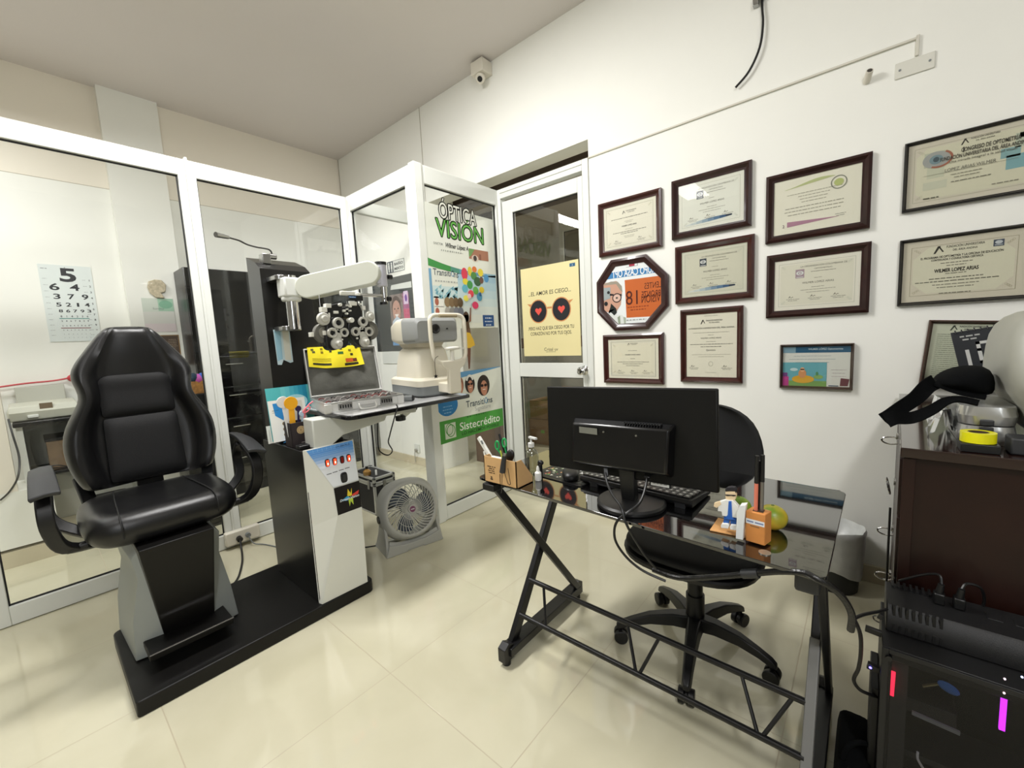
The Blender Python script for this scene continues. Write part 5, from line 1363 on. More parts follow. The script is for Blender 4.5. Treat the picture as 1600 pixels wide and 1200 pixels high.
# poster on the door glass
s = Sheet((-2.055, YR + .0125, 1.115), (1, 0, 0), (0, 0, 1), .0003)
w_, h_ = .515, .665
s.base(0, 0, w_, h_, .0006, mat('cream_paper', (226, 214, 160), .6))
s.rect(w_ * .86, h_ * .935, w_ * .95, h_ * .97, '#2e5f82'); s.text('2', w_ * .905, h_ * .952, .016, '#dfe8ee', 2)
cy1 = h_ * .705
s.text('...EL AMOR ES CIEGO...', w_ * .50, cy1, .042, '#2c2a28', 1, width=w_ * .74, slant=.05, bold=.006)
for cx in (w_ * .30, w_ * .70):
    s.ell(cx, h_ * .505, .083, .088, '#c98a58', 1); s.ell(cx, h_ * .505, .075, .080, '#26262a', 2)
    hx, hz = cx + .002, h_ * .51; k = .030
    s.poly([(hx, hz - k * 1.1), (hx + k, hz), (hx + k * .95, hz + k * .5), (hx + k * .5, hz + k * .75), (hx, hz + k * .42), (hx - k * .5, hz + k * .75), (hx - k * .95, hz + k * .5), (hx - k, hz)], '#e0564a', 3)
s.poly([(w_ * .46, h_ * .545), (w_ * .54, h_ * .545), (w_ * .54, h_ * .525), (w_ * .46, h_ * .525)], '#c98a58', 2)
s.poly([(w_ * .10, h_ * .60), (w_ * .18, h_ * .59), (w_ * .17, h_ * .55)], '#c98a58', 2); s.poly([(w_ * .90, h_ * .60), (w_ * .82, h_ * .59), (w_ * .83, h_ * .55)], '#c98a58', 2)
s.text('.PERO HAZ QUE SEA CIEGO POR TU', w_ * .5, h_ * .315, .036, '#2c2a28', 1, width=w_ * .8, bold=.008); s.text('CORAZÓN NO POR TUS OJOS.', w_ * .5, h_ * .255, .036, '#2c2a28', 1, width=w_ * .72, bold=.008)
s.text('Crizal uv', w_ * .5, h_ * .075, .034, '#3a3a34', 1, width=w_ * .24); s.lines(w_ * .5, h_ * .045, [.09], .01, .004, '#8a846a', 1)
s.build('door_poster', None, label='cream poster with heart-lensed sunglasses on the door glass', category='poster')

# cartons and a board in the far room, seen through the door
M_card = mat('brown_cardboard', (150, 118, 86), .8, noise=.05, nscale=8)
def box_(label, x0, x1, y0, y1, z0, z1, extra=None):
    t_ = thing('cardboard_box', label, 'box', ((x0 + x1) / 2, (y0 + y1) / 2, z0), group=None)
    b = MB(); b.box(x0, x1, y0, y1, z0, z1); bo = b.build('carton', M_card, t_, bevel=.003)
    b = MB(); b.box(x0 + .01, x1 - .01, y0 - .001, y0, (z0 + z1) / 2 + .03, (z0 + z1) / 2 + .034); b.build('tape', mat('packing_tape', (170, 146, 112), .3), bo)
    return bo
bo = box_('long brown cardboard box on the far-room floor, bottom of the stack', -3.05, -2.45, 3.82, 4.2, 0, .30)
s = Sheet((-2.74, 3.8175, .06), (1, 0, 0), (0, 0, 1)); s.base(0, 0, .22, .15, .0008, ink('#dcdcd6')); s.rect(.02, .03, .09, .10, '#55555a', 1); s.rect(.13, .05, .18, .09, '#66666a', 1); s.lines(.12, .13, [.16], .01, .006, '#8a8a88', 1); s.build('shipping_label', None, bo)
s = Sheet((-2.88, 3.8175, .14), (1, 0, 0), (0, 0, 1)); s.base(0, 0, .05, .035, .0008, ink('#7fb84a')); s.build('sticker', None, bo)
bo = box_('left cardboard box of the upper layer in the far room', -3.04, -2.78, 3.83, 4.15, .301, .52)
bo = box_('taller right cardboard box of the upper layer in the far room', -2.775, -2.46, 3.83, 4.15, .301, .66)
s = Sheet((-2.80, 3.826, .46), (1, 0, 0), (0, 0, 1)); s.base(.03, 0, .15, .05, .0008, ink('#d6d6d0')); s.build('paper_label', None, bo)
b = MB(); b.box(-3.4, -2.3, 4.24, 4.27, .0, 1.12); b.build('board_panel', mat('pale_grey_panel', (172, 172, 164), .6), label='pale grey upright panel standing behind the cardboard boxes', category='panel')
b = MB(); b.box(-3.5, -2.2, 4.26, 4.34, 1.12, 1.25)
b.build('wooden_rail', mat('red_brown_wood', (92, 56, 40), .5, noise=.2, nscale=20), label='red-brown wooden rail above the grey panel in the far room', category='rail')
# glass-topped table and cabinet beyond the screen, seen between the banners
tb = thing('counter_table', 'dark glass-topped counter table in the far room beyond the banners', 'table', (-3.3, 3.5, 0))
b = MB(); b.box(-4.3, -2.95, 3.35, 3.75, .80, .82); b.build('table_top', mat('dark_glass_top', (60, 64, 64), .1), tb, bevel=.003)
b = MB()
for x in (-4.25, -3.0):
    for y in (3.38, 3.72): b.cyl((x, y, 0), (x, y, .80), .015, n=10)
pieces(b, 'leg', M_steel, tb)
cb_ = thing('brown_cabinet', 'low brown cabinet with pale top in the far room beyond the banners', 'cabinet', (-2.85, 3.3, 0))
b = MB(); b.box(-3.08, -2.72, 2.95, 3.3, 0, .74); b.build('cabinet_body', mat('brown_veneer', (92, 70, 58), .4), cb_, bevel=.003)
b = MB(); b.box(-3.1, -2.7, 2.93, 3.32, .74, .76); b.build('cabinet_top', M_wht2, cb_, bevel=.003)

# ================================================================ RIGHT-HAND WALL: diplomas, mirror-like octagon, camera
M_mah = mat('mahogany_frame', (58, 20, 15), .3, noise=.25, nscale=30, coat=.3)
M_mahd = mat('dark_mahogany_frame', (42, 15, 13), .3, noise=.25, nscale=30, coat=.3)
M_bfr = mat('black_frame', (22, 20, 20), .35)
M_picglass = glass_mat('picture_glass', (250, 250, 248), r0=.03, gain=.55)
yf = YR
def frame_part(t_, x0, x1, z0, z1, w, m, prof=((0, 0), (0, .020), (.35, .026), (.75, .014), (1, .012), (1, 0))):
    """moulded picture frame: profile (0..1 across the width, height off the wall)"""
    b = MB(); rings = []
    for cx, cz, dx, dz in ((x0, z0, 1, 1), (x1, z0, -1, 1), (x1, z1, -1, -1), (x0, z1, 1, -1)):
        rings.append([(cx + dx * w * a, yf - h, cz + dz * w * a) for a, h in prof])
    b.loft(rings, closed=True); return b.build('frame', m, t_, angle=25)
def diploma(label, x0, x1, z0, z1, w, m, paper, draw, tilt=0):
    t_ = thing('framed_diploma', label, 'diploma', ((x0 + x1) / 2, yf, z0), group=None)
    frame_part(t_, x0, x1, z0, z1, w, m)
    s = Sheet((x0 + w * .9, yf - .008, z0 + w * .9), (1, 0, 0), (0, 0, 1), .0004)
    W_, H_ = x1 - x0 - 1.8 * w, z1 - z0 - 1.8 * w
    s.base(0, 0, W_, H_, .002, ink(paper)); draw(s, W_, H_); s.build('certificate', None, t_)
    b = MB(); b.box(x0 + w * .8, x1 - w * .8, yf - .0115, yf - .0105, z0 + w * .8, z1 - w * .8); b.build('glass', M_picglass, t_, smooth=False)
    return t_
def border(s, W, Hh, c1, c2, inner, cut=.02, mrg=.022):
    s.frame(mrg, mrg, W - mrg, Hh - mrg, .0016, c1, 1)
    a = mrg + .007
    s.poly([(a + cut, a), (W - a - cut, a), (W - a, a + cut), (W - a, Hh - a - cut), (W - a - cut, Hh - a), (a + cut, Hh - a), (a, Hh - a - cut), (a, a + cut)], inner, 1)
    for cx, cz, sx, sz in ((a, a, 1, 1), (W - a, a, -1, 1), (W - a, Hh - a, -1, -1), (a, Hh - a, 1, -1)):
        for k in range(3): s.ring(cx + sx * (.006 + .006 * k), cz + sz * (.006 + .005 * k), .004, .004, .0012, c2, 2, n=10)
def andina(s, cx, y, k=1.0, col='#4a4742'):
    s.poly([(cx - .055 * k, y - .012 * k), (cx - .045 * k, y + .012 * k), (cx - .038 * k, y + .012 * k), (cx - .05 * k, y - .012 * k)], col, 2); s.poly([(cx - .045 * k, y + .012 * k), (cx - .041 * k, y + .012 * k), (cx - .030 * k, y - .008 * k), (cx - .034 * k, y - .008 * k)], col, 2)
    s.text('FUNDACIÓN UNIVERSITARIA', cx + .018 * k, y + .007 * k, .011 * k, col, 2, width=.085 * k, bold=.01); s.text('DEL ÁREA ANDINA', cx + .018 * k, y - .005 * k, .009 * k, col, 2, width=.055 * k, bold=.01)
def sigs(s, xs, y, col='#8c8a80'):
    for x in xs:
        s.lines(x, y, [.055, .04], .007, .0022, col, 2)
        s.poly([(x - .02, y + .006), (x - .012, y + .018), (x - .008, y + .006), (x - .001, y + .014), (x + .004, y + .006), (x - .0, y + .010), (x - .010, y + .010)], col, 2)
TX = '#6a675e'
def d_c1(s, W, Hh):
    border(s, W, Hh, '#b8b49c', '#c9c5ac', '#f2efe2'); cx = W / 2
    andina(s, cx, Hh * .80, .8); s.lines(cx, Hh * .68, [W * .68], .01, .0035, TX); s.lines(cx, Hh * .60, [.06, .04], .008, .002, '#9a978a')
    s.text('WILMER LOPEZ ARIAS', cx, Hh * .50, .012, '#4a4742', 2, width=W * .28, bold=.02); s.lines(cx, Hh * .42, [.05], .01, .002, '#9a978a')
    s.lines(cx, Hh * .37, [W * .62, W * .32], .010, .0032, TX); s.lines(cx, Hh * .27, [.07, .06], .008, .002, '#9a978a'); sigs(s, (W * .28, W * .72), Hh * .15)
def d_eye(s, W, Hh, band=True, inner='#eff1ea', logo='#3a4452', lx=.115):
    s.frame(.012, .012, W - .012, Hh - .012, .002, '#f4f4ec', 1); border(s, W, Hh, '#c2c6b8', '#cdd1c4', inner, .012)
    x, y = lx + .005, Hh - .075
    s.rect(x - .018, y - .022, x + .018, y + .020, logo, 2); s.ell(x, y + .002, .015, .010, '#e4e8ea', 3); s.ell(x, y + .002, .007, .007, logo, 4); s.ell(x, y + .002, .004, .004, '#e4e8ea', 5); s.rect(x - .014, y - .019, x + .014, y - .016, '#e4e8ea', 3)
    cx = W / 2 + .01
    s.text('LA ORGANIZACIÓN COLOMBIANA DE', cx + .02, Hh * .83, .012, TX, 2, width=W * .52); s.text('OPTÓMETRAS', cx + .02, Hh * .77, .009, TX, 2, width=W * .2); s.lines(cx + .02, Hh * .72, [W * .28], .01, .002, TX)
    s.lines(cx, Hh * .60, [.03], .01, .002, '#9a978a'); s.text('WILMER LOPEZ ARIAS', cx, Hh * .52, .013, '#55524a', 2, width=W * .36); s.lines(cx, Hh * .43, [.05, W * .4, .09], .012, .002, '#8f8d82'); sigs(s, (W * .24, W * .5, W * .76), Hh * .22)
    if band:
        n = 8
        for i in range(n):
            t0, t1 = i / n, (i + 1) / n; f = lambda t: Hh * (.115 + .05 * t * t); g = lambda t: .004 + .014 * math.sin(math.pi * min(t * .9 + .02, 1))
            s.poly([(.04 + (W - .1) * t0, f(t0)), (.04 + (W - .1) * t1, f(t1)), (.04 + (W - .1) * t1, f(t1) + g(t1)), (.04 + (W - .1) * t0, f(t0) + g(t0))], ('#dfe4e4', '#cfd9dc', '#b9c8d2', '#9fb4c6', '#7f9ab6', '#5f80a4', '#3f5f88', '#2c3a52')[i], 2)
def d_swoosh(s, W, Hh):
    s.frame(.03, .03, W - .03, Hh - .03, .004, '#f4f2e4', 1); n = 8
    for i in range(n):
        t0, t1 = i / n, (i + 1) / n
        f = lambda t: Hh * .80 + .02 * t; g = lambda t: .002 + .022 * math.sin(math.pi * t) * t
        s.poly([(.05 + (W - .15) * t0, f(t0)), (.05 + (W - .15) * t1, f(t1)), (.05 + (W - .15) * t1, f(t1) + g(t1)), (.05 + (W - .15) * t0, f(t0) + g(t0))], '#c3cc98', 2)
        f2 = lambda t: Hh * .13 + .012 * t; g2 = lambda t: .024 * (1 - t) + .001
        s.poly([(.06 + (W - .14) * t0, f2(t0)), (.06 + (W - .14) * t1, f2(t1)), (.06 + (W - .14) * t1, f2(t1) + g2(t1)), (.06 + (W - .14) * t0, f2(t0) + g2(t0))], '#b78aa2', 2)
    s.ring(W - .085, Hh - .065, .030, .030, .004, '#8d8f86', 4); s.ell(W - .085, Hh - .065, .018, .016, '#bfca86', 4)
    s.text('2', .045, Hh * .16, .02, '#5c3a52', 4); s.lines(W * .48, Hh * .70, [W * .62, W * .36, W * .32, W * .28], .014, .0028, '#a9a798'); s.lines(W * .48, Hh * .46, [W * .66, W * .68, W * .60], .016, .0032, '#9a988a'); s.lines(W * .78, Hh * .22, [.04, .03], .008, .002, '#8a8a80')
def d_pink(s, W, Hh):
    d_eye(s, W, Hh, False, '#eae8da', '#b09aa8', .105)
def d_port(s, W, Hh):
    cx = W / 2
    s.lines(cx, Hh * .955, [.07], .01, .002, '#9a978a'); andina(s, cx, Hh * .865, 1.0)
    s.text('LA FUNDACIÓN UNIVERSITARIA DEL ÁREA ANDINA', cx, Hh * .77, .012, '#5a574e', 2, width=W * .88, bold=.01); s.lines(cx, Hh * .70, [W * .7, .03], .014, .002, '#9a978a')
    s.text('WILMER LOPEZ ARIAS', cx, Hh * .615, .011, '#5a574e', 2, width=W * .4); s.lines(cx, Hh * .56, [.05], .01, .002, '#9a978a'); s.lines(cx, Hh * .52, [W * .82, W * .4], .014, .003, TX)
    s.text('Optómetra', cx, Hh * .43, .014, '#4a4742', 2, width=.05, slant=.2); s.lines(cx, Hh * .36, [W * .75, W * .5], .012, .0018, '#a8a598'); s.ring(cx, Hh * .215, .012, .014, .002, '#b5b3a4', 2); sigs(s, (W * .17, W * .8), Hh * .15); s.lines(cx, Hh * .08, [.06], .01, .002, '#b5b3a4')
def d_c7(s, W, Hh):
    s.frame(.022, .018, W - .022, Hh - .018, .0015, '#3c3a34', 1); border(s, W, Hh, '#c2bea8', '#bdb89c', '#ece8d6', .018, .026); cx = W / 2
    andina(s, cx, Hh * .86, .6); s.lines(cx, Hh * .70, [.06], .01, .0025, '#7c796e'); s.text('WILMER LOPEZ ARIAS', cx, Hh * .60, .010, '#4a4742', 2, width=W * .3, bold=.02); s.lines(cx, Hh * .50, [.03], .01, .0025, TX); s.lines(cx, Hh * .42, [W * .62, W * .4, .09], .012, .0028, TX); sigs(s, (W * .26, W * .52, W * .76), Hh * .16)
def d_congress(s, W, Hh):
    border(s, W, Hh, '#b3b19a', '#c3c1ac', '#dfddc8', .03, .02)
    for (a, c, w_, h_, col) in ((.05, .6, .06, .22, '#c6cbb8'), (.06, .42, .05, .18, '#cfd2be'), (.05, .25, .07, .12, '#d0d2c0'), (W - .09, .62, .045, .2, '#c6d0bf'), (W - .125, .50, .05, .14, '#8fb6bc'), (W - .11, .33, .06, .2, '#86b4be'), (W - .08, .75, .05, .08, '#cdd2c2')): s.rect(a, Hh * c, a + w_, Hh * c + h_ * Hh, col, 2)
    s.ell(.085, Hh * .70, .040, .032, '#a9acac', 4); s.ring(.092, Hh * .70, .042, .034, .007, '#a86c58', 5, t0=-120, t1=60); s.ell(.085, Hh * .70, .020, .018, '#7f98a2', 6); s.ell(.085, Hh * .70, .009, .010, '#44545c', 7)
    cx = W * .55
    andina(s, cx - .01, Hh * .875, .9); s.rect(W * .415, Hh * .72, W * .423, Hh * .80, '#3a3832', 4)
    s.text('CONGRESO DE OPTOMETRÍA', cx + .02, Hh * .76, .022, '#4a4840', 8, width=W * .40, bold=.02); s.text('FUNDACIÓN UNIVERSITARIA DEL ÁREA ANDINA', cx, Hh * .68, .020, '#4a4840', 8, width=W * .60, bold=.02)
    s.text('Una mirada integral a la salud visual', cx, Hh * .615, .013, '#5a584e', 8, width=W * .46); s.rect(.05, Hh * .47, W - .08, Hh * .474, '#8a887a', 8)
    s.text('LOPEZ ARIAS WILMER', W * .47, Hh * .50, .018, '#6a6a60', 9, width=W * .36); s.lines(W * .45, Hh * .42, [.09, .07], .012, .0025, '#8a887a', 8); s.lines(W * .48, Hh * .31, [W * .28], .01, .003, '#7a786c', 8); s.lines(W * .2, Hh * .12, [.05], .01, .004, '#5a584e', 8); s.lines(W * .72, Hh * .16, [.07], .01, .003, '#7a786c', 8)
def d_r2(s, W, Hh):
    border(s, W, Hh, '#a9a48c', '#b9b49c', '#e2e0cc', .045, .026)
    cx = W * .46; andina(s, cx, Hh * .82, 1.25, '#3c3a34'); s.rect(W * .74, Hh * .77, W * .82, Hh * .87, '#4a5568', 3); s.ell(W * .78, Hh * .83, .010, .007, '#c9d0d8', 4); s.rect(W * .75, Hh * .785, W * .81, Hh * .795, '#c9d0d8', 4)
    s.text('EL PROGRAMA DE OPTOMETRÍA Y LA OFICINA DE EDUCACIÓN', cx + .01, Hh * .705, .012, '#45433c', 3, width=W * .66, bold=.02); s.text('CONTINUADA Y CONSULTORÍA CERTIFICA', cx, Hh * .66, .011, '#45433c', 3, width=W * .42, bold=.02)
    s.lines(cx, Hh * .60, [W * .26, W * .16], .011, .0028, '#7a786c', 3); s.text('WILMER LOPEZ ARIAS', cx, Hh * .485, .020, '#34322c', 3, width=W * .36, bold=.03); s.lines(cx, Hh * .43, [.06], .01, .0028, '#7a786c', 3)
    s.lines(cx, Hh * .36, [W * .44, W * .68], .012, .003, '#5a584e', 3); s.lines(cx, Hh * .26, [W * .38, W * .3], .012, .0028, '#7a786c', 3); s.lines(cx, Hh * .12, [W * .26], .01, .003, '#7a786c', 3)
def d_photo(s, W, Hh):
    s.rect(0, Hh * .84, W, Hh, '#2f6184', 1); s.rect(0, Hh * .84, W * .2, Hh, '#86a9bd', 2); s.text('WILMER LÓPEZ Optometrista', W * .64, Hh * .93, .012, '#cfe0ea', 3, width=W * .5, bold=.02)
    s.lines(W * .45, Hh * .76, [W * .55, W * .7, W * .5], .016, .002, '#a4b2ba', 2)
    s.rect(.0, .0, W * .67, Hh * .60, '#6fb2c0', 2); s.rect(0, 0, W * .67, Hh * .14, '#7fa860', 3); s.rect(0, Hh * .0, W * .10, Hh * .24, '#c04a92', 4); s.rect(0, Hh * .24, W * .08, Hh * .34, '#7a4a8a', 4)
    s.ell(W * .32, Hh * .18, W * .17, Hh * .10, '#e0ae3c', 5); s.ell(W * .31, Hh * .32, W * .06, Hh * .11, '#d99a6a', 6); s.ell(W * .31, Hh * .42, W * .035, Hh * .055, '#e2b184', 7); s.rect(W * .28, Hh * .41, W * .34, Hh * .44, '#3a2a2a', 8)
    s.ell(W * .55, Hh * .24, W * .07, Hh * .05, '#8fb56a', 5); s.ell(W * .53, Hh * .32, W * .02, Hh * .05, '#5f9a6a', 6); s.ell(W * .18, Hh * .42, W * .06, Hh * .04, '#c9e2e6', 4)
    s.lines(W * .84, Hh * .42, [W * .22, W * .18, W * .2], .016, .002, '#b7a9ae', 2); s.poly([(W * .86, Hh * .03), (W * .97, Hh * .03), (W * .99, Hh * .2), (W * .87, Hh * .22)], '#6e3f48', 3); s.rect(W * .7, Hh * .02, W * .84, Hh * .04, '#2f4a6a', 3)
def d_long(s, W, Hh):
    andina(s, W * .32, Hh * .925, .9, '#4a5248'); s.lines(W * .06, Hh * .82, [W * .86 - .02 * (i % 5 == 4) for i in range(24)], .0085, .0018, '#7a8474', 2, 'l')
diploma('mahogany-framed cream diploma above the octagonal frame, next to the door', -1.362, -.950, 1.757, 2.090, .034, M_mah, '#f0eee2', d_c1)
diploma('highest mahogany-framed diploma with a blue ribbon band, fourth frame from the left', -.890, -.483, 1.780, 2.105, .036, M_mahd, '#f2f3ec', d_eye) ['label'] = 'mahogany-framed pale diploma with bold blue ribbon band, in the top row of frames'
diploma('mahogany-framed certificate with green swoosh and purple band', -.418, -.013, 1.672, 1.998, .034, M_mahd, '#f3f1e4', d_swoosh)
diploma('mahogany-framed greyer diploma with small blue eye logo, in the middle row', -.872, -.467, 1.410, 1.735, .034, M_mah, '#dcdccc', lambda s, W, Hh: d_eye(s, W, Hh, True, '#dddccc'))
diploma('mahogany-framed diploma with a faded pink logo, below the green swoosh certificate', -.410, -.004, 1.297, 1.612, .034, M_mahd, '#f3f0e6', d_pink)
diploma('upright mahogany-framed diploma, the only portrait-format one among the diplomas', -.844, -.516, .953, 1.374, .030, M_mah, '#f1eee0', d_port)
diploma('mahogany-framed diploma below the octagonal frame, just above the monitor', -1.350, -.947, .932, 1.250, .032, M_mah, '#f1eee0', d_c7)
diploma('thin black-framed congress certificate with blue squares and eye emblem', .090, .500, 1.712, 1.993, .013, M_bfr, '#dcd6c8', d_congress)
diploma('thin black-framed certificate with a grey logo, hanging under the congress certificate', .090, .465, 1.316, 1.596, .013, M_bfr, '#dcd6c6', d_r2)
diploma('small dark-framed certificate with a blue header and colourful swimming picture', -.344, -.050, .936, 1.158, .012, mat('bronze_frame', (74, 58, 48), .3, metal=.4), '#e2e4e0', d_photo)
t_ = diploma('brown-framed page of dense text half hidden behind the black cap', .172, .52, .955, 1.236, .014, mat('brown_thin_frame', (66, 44, 34), .35), '#d5dac8', d_long)
t_.rotation_euler = (0, math.radians(4.5), 0)
# octagonal mirror; the reflected advertisement is painted on its face, mirror-written
oc = thing('octagonal_mirror', 'octagonal mahogany mirror with the reflection of an orange lens advertisement painted on', 'mirror', (-1.15, yf, 1.275))
V_ = [(-1.334, 1.672), (-1.072, 1.728), (-.920, 1.588), (-.918, 1.410), (-1.040, 1.279), (-1.240, 1.272), (-1.380, 1.397), (-1.383, 1.596)]
V_ = [(-1.278, 1.727), (-1.045, 1.727), (-.915, 1.590), (-.915, 1.405), (-1.040, 1.275), (-1.262, 1.275), (-1.385, 1.400), (-1.385, 1.598)]
cx_, cz_ = -1.15, 1.50
b = MB(); rings = []
for x, z in V_:
    rings.append([(x + (cx_ - x) * .19 * a, yf - h, z + (cz_ - z) * .19 * a) for a, h in ((0, 0), (0, .022), (.35, .028), (.8, .014), (1, .012), (1, 0))])
b.loft(rings, closed=True); b.build('frame', mat('dark_plum_frame', (50, 22, 22), .3, noise=.2, nscale=30, coat=.3), oc, angle=25)
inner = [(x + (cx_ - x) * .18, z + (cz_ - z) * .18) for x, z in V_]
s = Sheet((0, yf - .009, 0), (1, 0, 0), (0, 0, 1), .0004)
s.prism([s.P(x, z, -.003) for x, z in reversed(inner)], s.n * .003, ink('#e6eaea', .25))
def clip(poly):
    """clip a polygon to the octagon"""
    out = list(poly); n = len(inner)
    ctr = (cx_, cz_)
    for i in range(n):
        a, c = inner[i], inner[(i + 1) % n]
        side = lambda p: (c[0] - a[0]) * (p[1] - a[1]) - (c[1] - a[1]) * (p[0] - a[0])
        sg = 1 if side(ctr) > 0 else -1
        res = []
        for j in range(len(out)):
            p, q = out[j], out[(j + 1) % len(out)]; sp_, sq_ = sg * side(p), sg * side(q)
            if sp_ >= 0: res.append(p)
            if sp_ * sq_ < 0: t = sp_ / (sp_ - sq_); res.append((p[0] + (q[0] - p[0]) * t, p[1] + (q[1] - p[1]) * t))
        out = res
        if not out: return None
    return out
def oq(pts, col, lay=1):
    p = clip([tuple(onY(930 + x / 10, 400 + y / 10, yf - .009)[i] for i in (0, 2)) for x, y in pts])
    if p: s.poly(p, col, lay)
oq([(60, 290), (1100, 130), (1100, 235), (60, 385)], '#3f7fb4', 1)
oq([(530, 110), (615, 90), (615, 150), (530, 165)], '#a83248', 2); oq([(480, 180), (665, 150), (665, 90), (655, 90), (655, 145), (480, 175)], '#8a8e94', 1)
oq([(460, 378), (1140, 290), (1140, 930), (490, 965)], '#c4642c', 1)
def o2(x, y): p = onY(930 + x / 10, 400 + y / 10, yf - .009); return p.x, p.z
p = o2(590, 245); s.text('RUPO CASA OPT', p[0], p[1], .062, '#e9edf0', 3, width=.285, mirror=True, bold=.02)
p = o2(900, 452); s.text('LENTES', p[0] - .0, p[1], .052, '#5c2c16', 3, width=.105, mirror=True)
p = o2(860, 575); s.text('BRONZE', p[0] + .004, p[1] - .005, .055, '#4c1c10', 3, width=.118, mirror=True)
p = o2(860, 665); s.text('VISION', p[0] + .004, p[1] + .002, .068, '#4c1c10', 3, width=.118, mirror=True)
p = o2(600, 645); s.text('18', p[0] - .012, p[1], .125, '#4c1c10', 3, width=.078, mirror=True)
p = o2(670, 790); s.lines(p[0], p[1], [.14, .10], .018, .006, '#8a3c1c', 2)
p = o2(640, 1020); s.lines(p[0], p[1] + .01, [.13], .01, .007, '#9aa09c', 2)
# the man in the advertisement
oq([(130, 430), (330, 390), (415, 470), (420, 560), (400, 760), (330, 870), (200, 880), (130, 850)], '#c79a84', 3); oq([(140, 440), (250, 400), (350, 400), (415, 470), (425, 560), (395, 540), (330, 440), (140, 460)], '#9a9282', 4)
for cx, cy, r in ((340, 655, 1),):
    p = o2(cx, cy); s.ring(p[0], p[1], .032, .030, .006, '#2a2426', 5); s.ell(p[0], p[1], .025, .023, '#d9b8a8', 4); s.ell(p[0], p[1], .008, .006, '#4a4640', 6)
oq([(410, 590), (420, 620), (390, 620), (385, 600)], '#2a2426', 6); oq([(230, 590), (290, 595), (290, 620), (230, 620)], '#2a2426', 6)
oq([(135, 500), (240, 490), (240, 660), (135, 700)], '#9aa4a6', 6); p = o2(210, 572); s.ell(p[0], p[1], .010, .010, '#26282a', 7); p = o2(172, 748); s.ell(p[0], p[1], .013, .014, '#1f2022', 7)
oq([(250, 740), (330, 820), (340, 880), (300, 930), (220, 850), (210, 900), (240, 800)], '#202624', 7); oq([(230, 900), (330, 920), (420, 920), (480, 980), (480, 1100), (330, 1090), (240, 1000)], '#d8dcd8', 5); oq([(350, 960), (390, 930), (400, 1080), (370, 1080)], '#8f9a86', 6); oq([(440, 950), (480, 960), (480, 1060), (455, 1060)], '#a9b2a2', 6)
s.build('painted_reflection', None, oc)

# security camera under the ceiling edge
sc_ = thing('security_camera', 'white box security camera under the ceiling edge', 'camera', (-2.27, yf, 3.36))
b = MB(); b.box(-2.345, -2.225, yf - .11, yf - .002, 3.235, 3.325); b.build('junction_box', M_wht2, sc_, bevel=.004)
b = MB(); c0 = Vector((-2.29, yf - .055, 3.235)); b.lathe([(.03, 0), (.036, .02), (.036, .05), (.03, .055)], c0, (.25, -.55, -.6), 22); k_ = b.build('camera_head', M_wht2, sc_)
ax_ = Vector((.25, -.55, -.6)).normalized(); b = MB(); b.cyl(c0 + ax_ * .054, c0 + ax_ * .058, .019, n=20); b.build('lens', M_lens, k_)
# loose black cable at the top of the wall
lc = thing('hanging_cable', 'loose black cable hanging from a small bracket high on the wall', 'cable', (-.46, yf, 2.84))
b = MB(); b.tube([(-.450, yf - .012, 2.90), (-.448, yf - .015, 2.80), (-.443, yf - .018, 2.72), (-.455, yf - .02, 2.62), (-.500, yf - .02, 2.53), (-.562, yf - .018, 2.478)], .0055, 8); b.build('cable', M_plas, lc)
b = MB(); b.box(-.487, -.462, yf - .03, yf - .001, 2.815, 2.85, M_steel); b.cyl((-.455, yf - .02, 2.86), (-.44, yf - .02, 2.83), .010, m=M_plas); b.build('bracket', None, lc, bevel=.002)
# blank plate and pipe stub
bp_ = thing('blank_plate', 'white blank cover plate at the end of the wall ledge', 'cover plate', (.108, yf, 2.26))
b = MB(); b.box(.047, .168, yf - .006, yf - .0005, 2.268, 2.332); k_ = b.build('plate', mat('wall_plate_cream', (218, 217, 206), .5), bp_, bevel=.003)
for x in (.062, .152):
    b = MB(); b.cyl((x, yf - .0055, 2.30), (x, yf - .008, 2.30), .0045, n=10); b.build('screw', M_gr, k_)
ps_ = thing('pipe_stub', 'short white pipe stub with a dark opening sticking out of the upper wall', 'pipe', (-.035, yf, 2.31))
b = MB(); e = Vector((-.035, yf - .045, 2.325)); b.cyl((-.045, yf - .001, 2.30), e, .013, n=18); k_ = b.build('pipe', M_wht2, ps_)
d_3 = (e - Vector((-.045, yf, 2.30))).normalized(); b = MB(); b.cyl(e, e + d_3 * .001, .0095, n=16); b.build('opening', mat('dark_opening', (60, 56, 50), .8), k_)

# ================================================================ DESK AND WHAT STANDS ON IT
M_bmet = mat('black_powder_coated_steel', (13, 13, 14), .38, spec=.5)
M_dglass = mat('black_glass_top', (9, 9, 10), .015, spec=.9, coat=1.0)
ZD = .750
dk = thing('office_desk', 'black glass-topped desk on X-shaped black steel legs', 'desk', (-.57, 1.3, 0))
def rpoly(P, r, z, n=5):
    out = []; k = len(P)
    for i in range(k):
        a = Vector((*P[i - 1], 0)); b_ = Vector((*P[i], 0)); c = Vector((*P[(i + 1) % k], 0))
        u = (a - b_).normalized(); v = (c - b_).normalized()
        for j in range(n + 1):
            t = j / n; p = b_ + u * r * (1 - t) ** 2 + v * r * t ** 2; out.append((p.x, p.y, z))
    return out
TOP = [(-1.105, 1.055), (-.048, .988), (-.036, 1.562), (-1.09, 1.63)]
b = MB(); b.prism(rpoly(TOP, .025, ZD - .009), (0, 0, .009)); gt = b.build('glass_top', M_dglass, dk, bevel=.0012, at=None) if False else b.build('glass_top', M_dglass, dk, bevel=.0012)
b = MB(); 
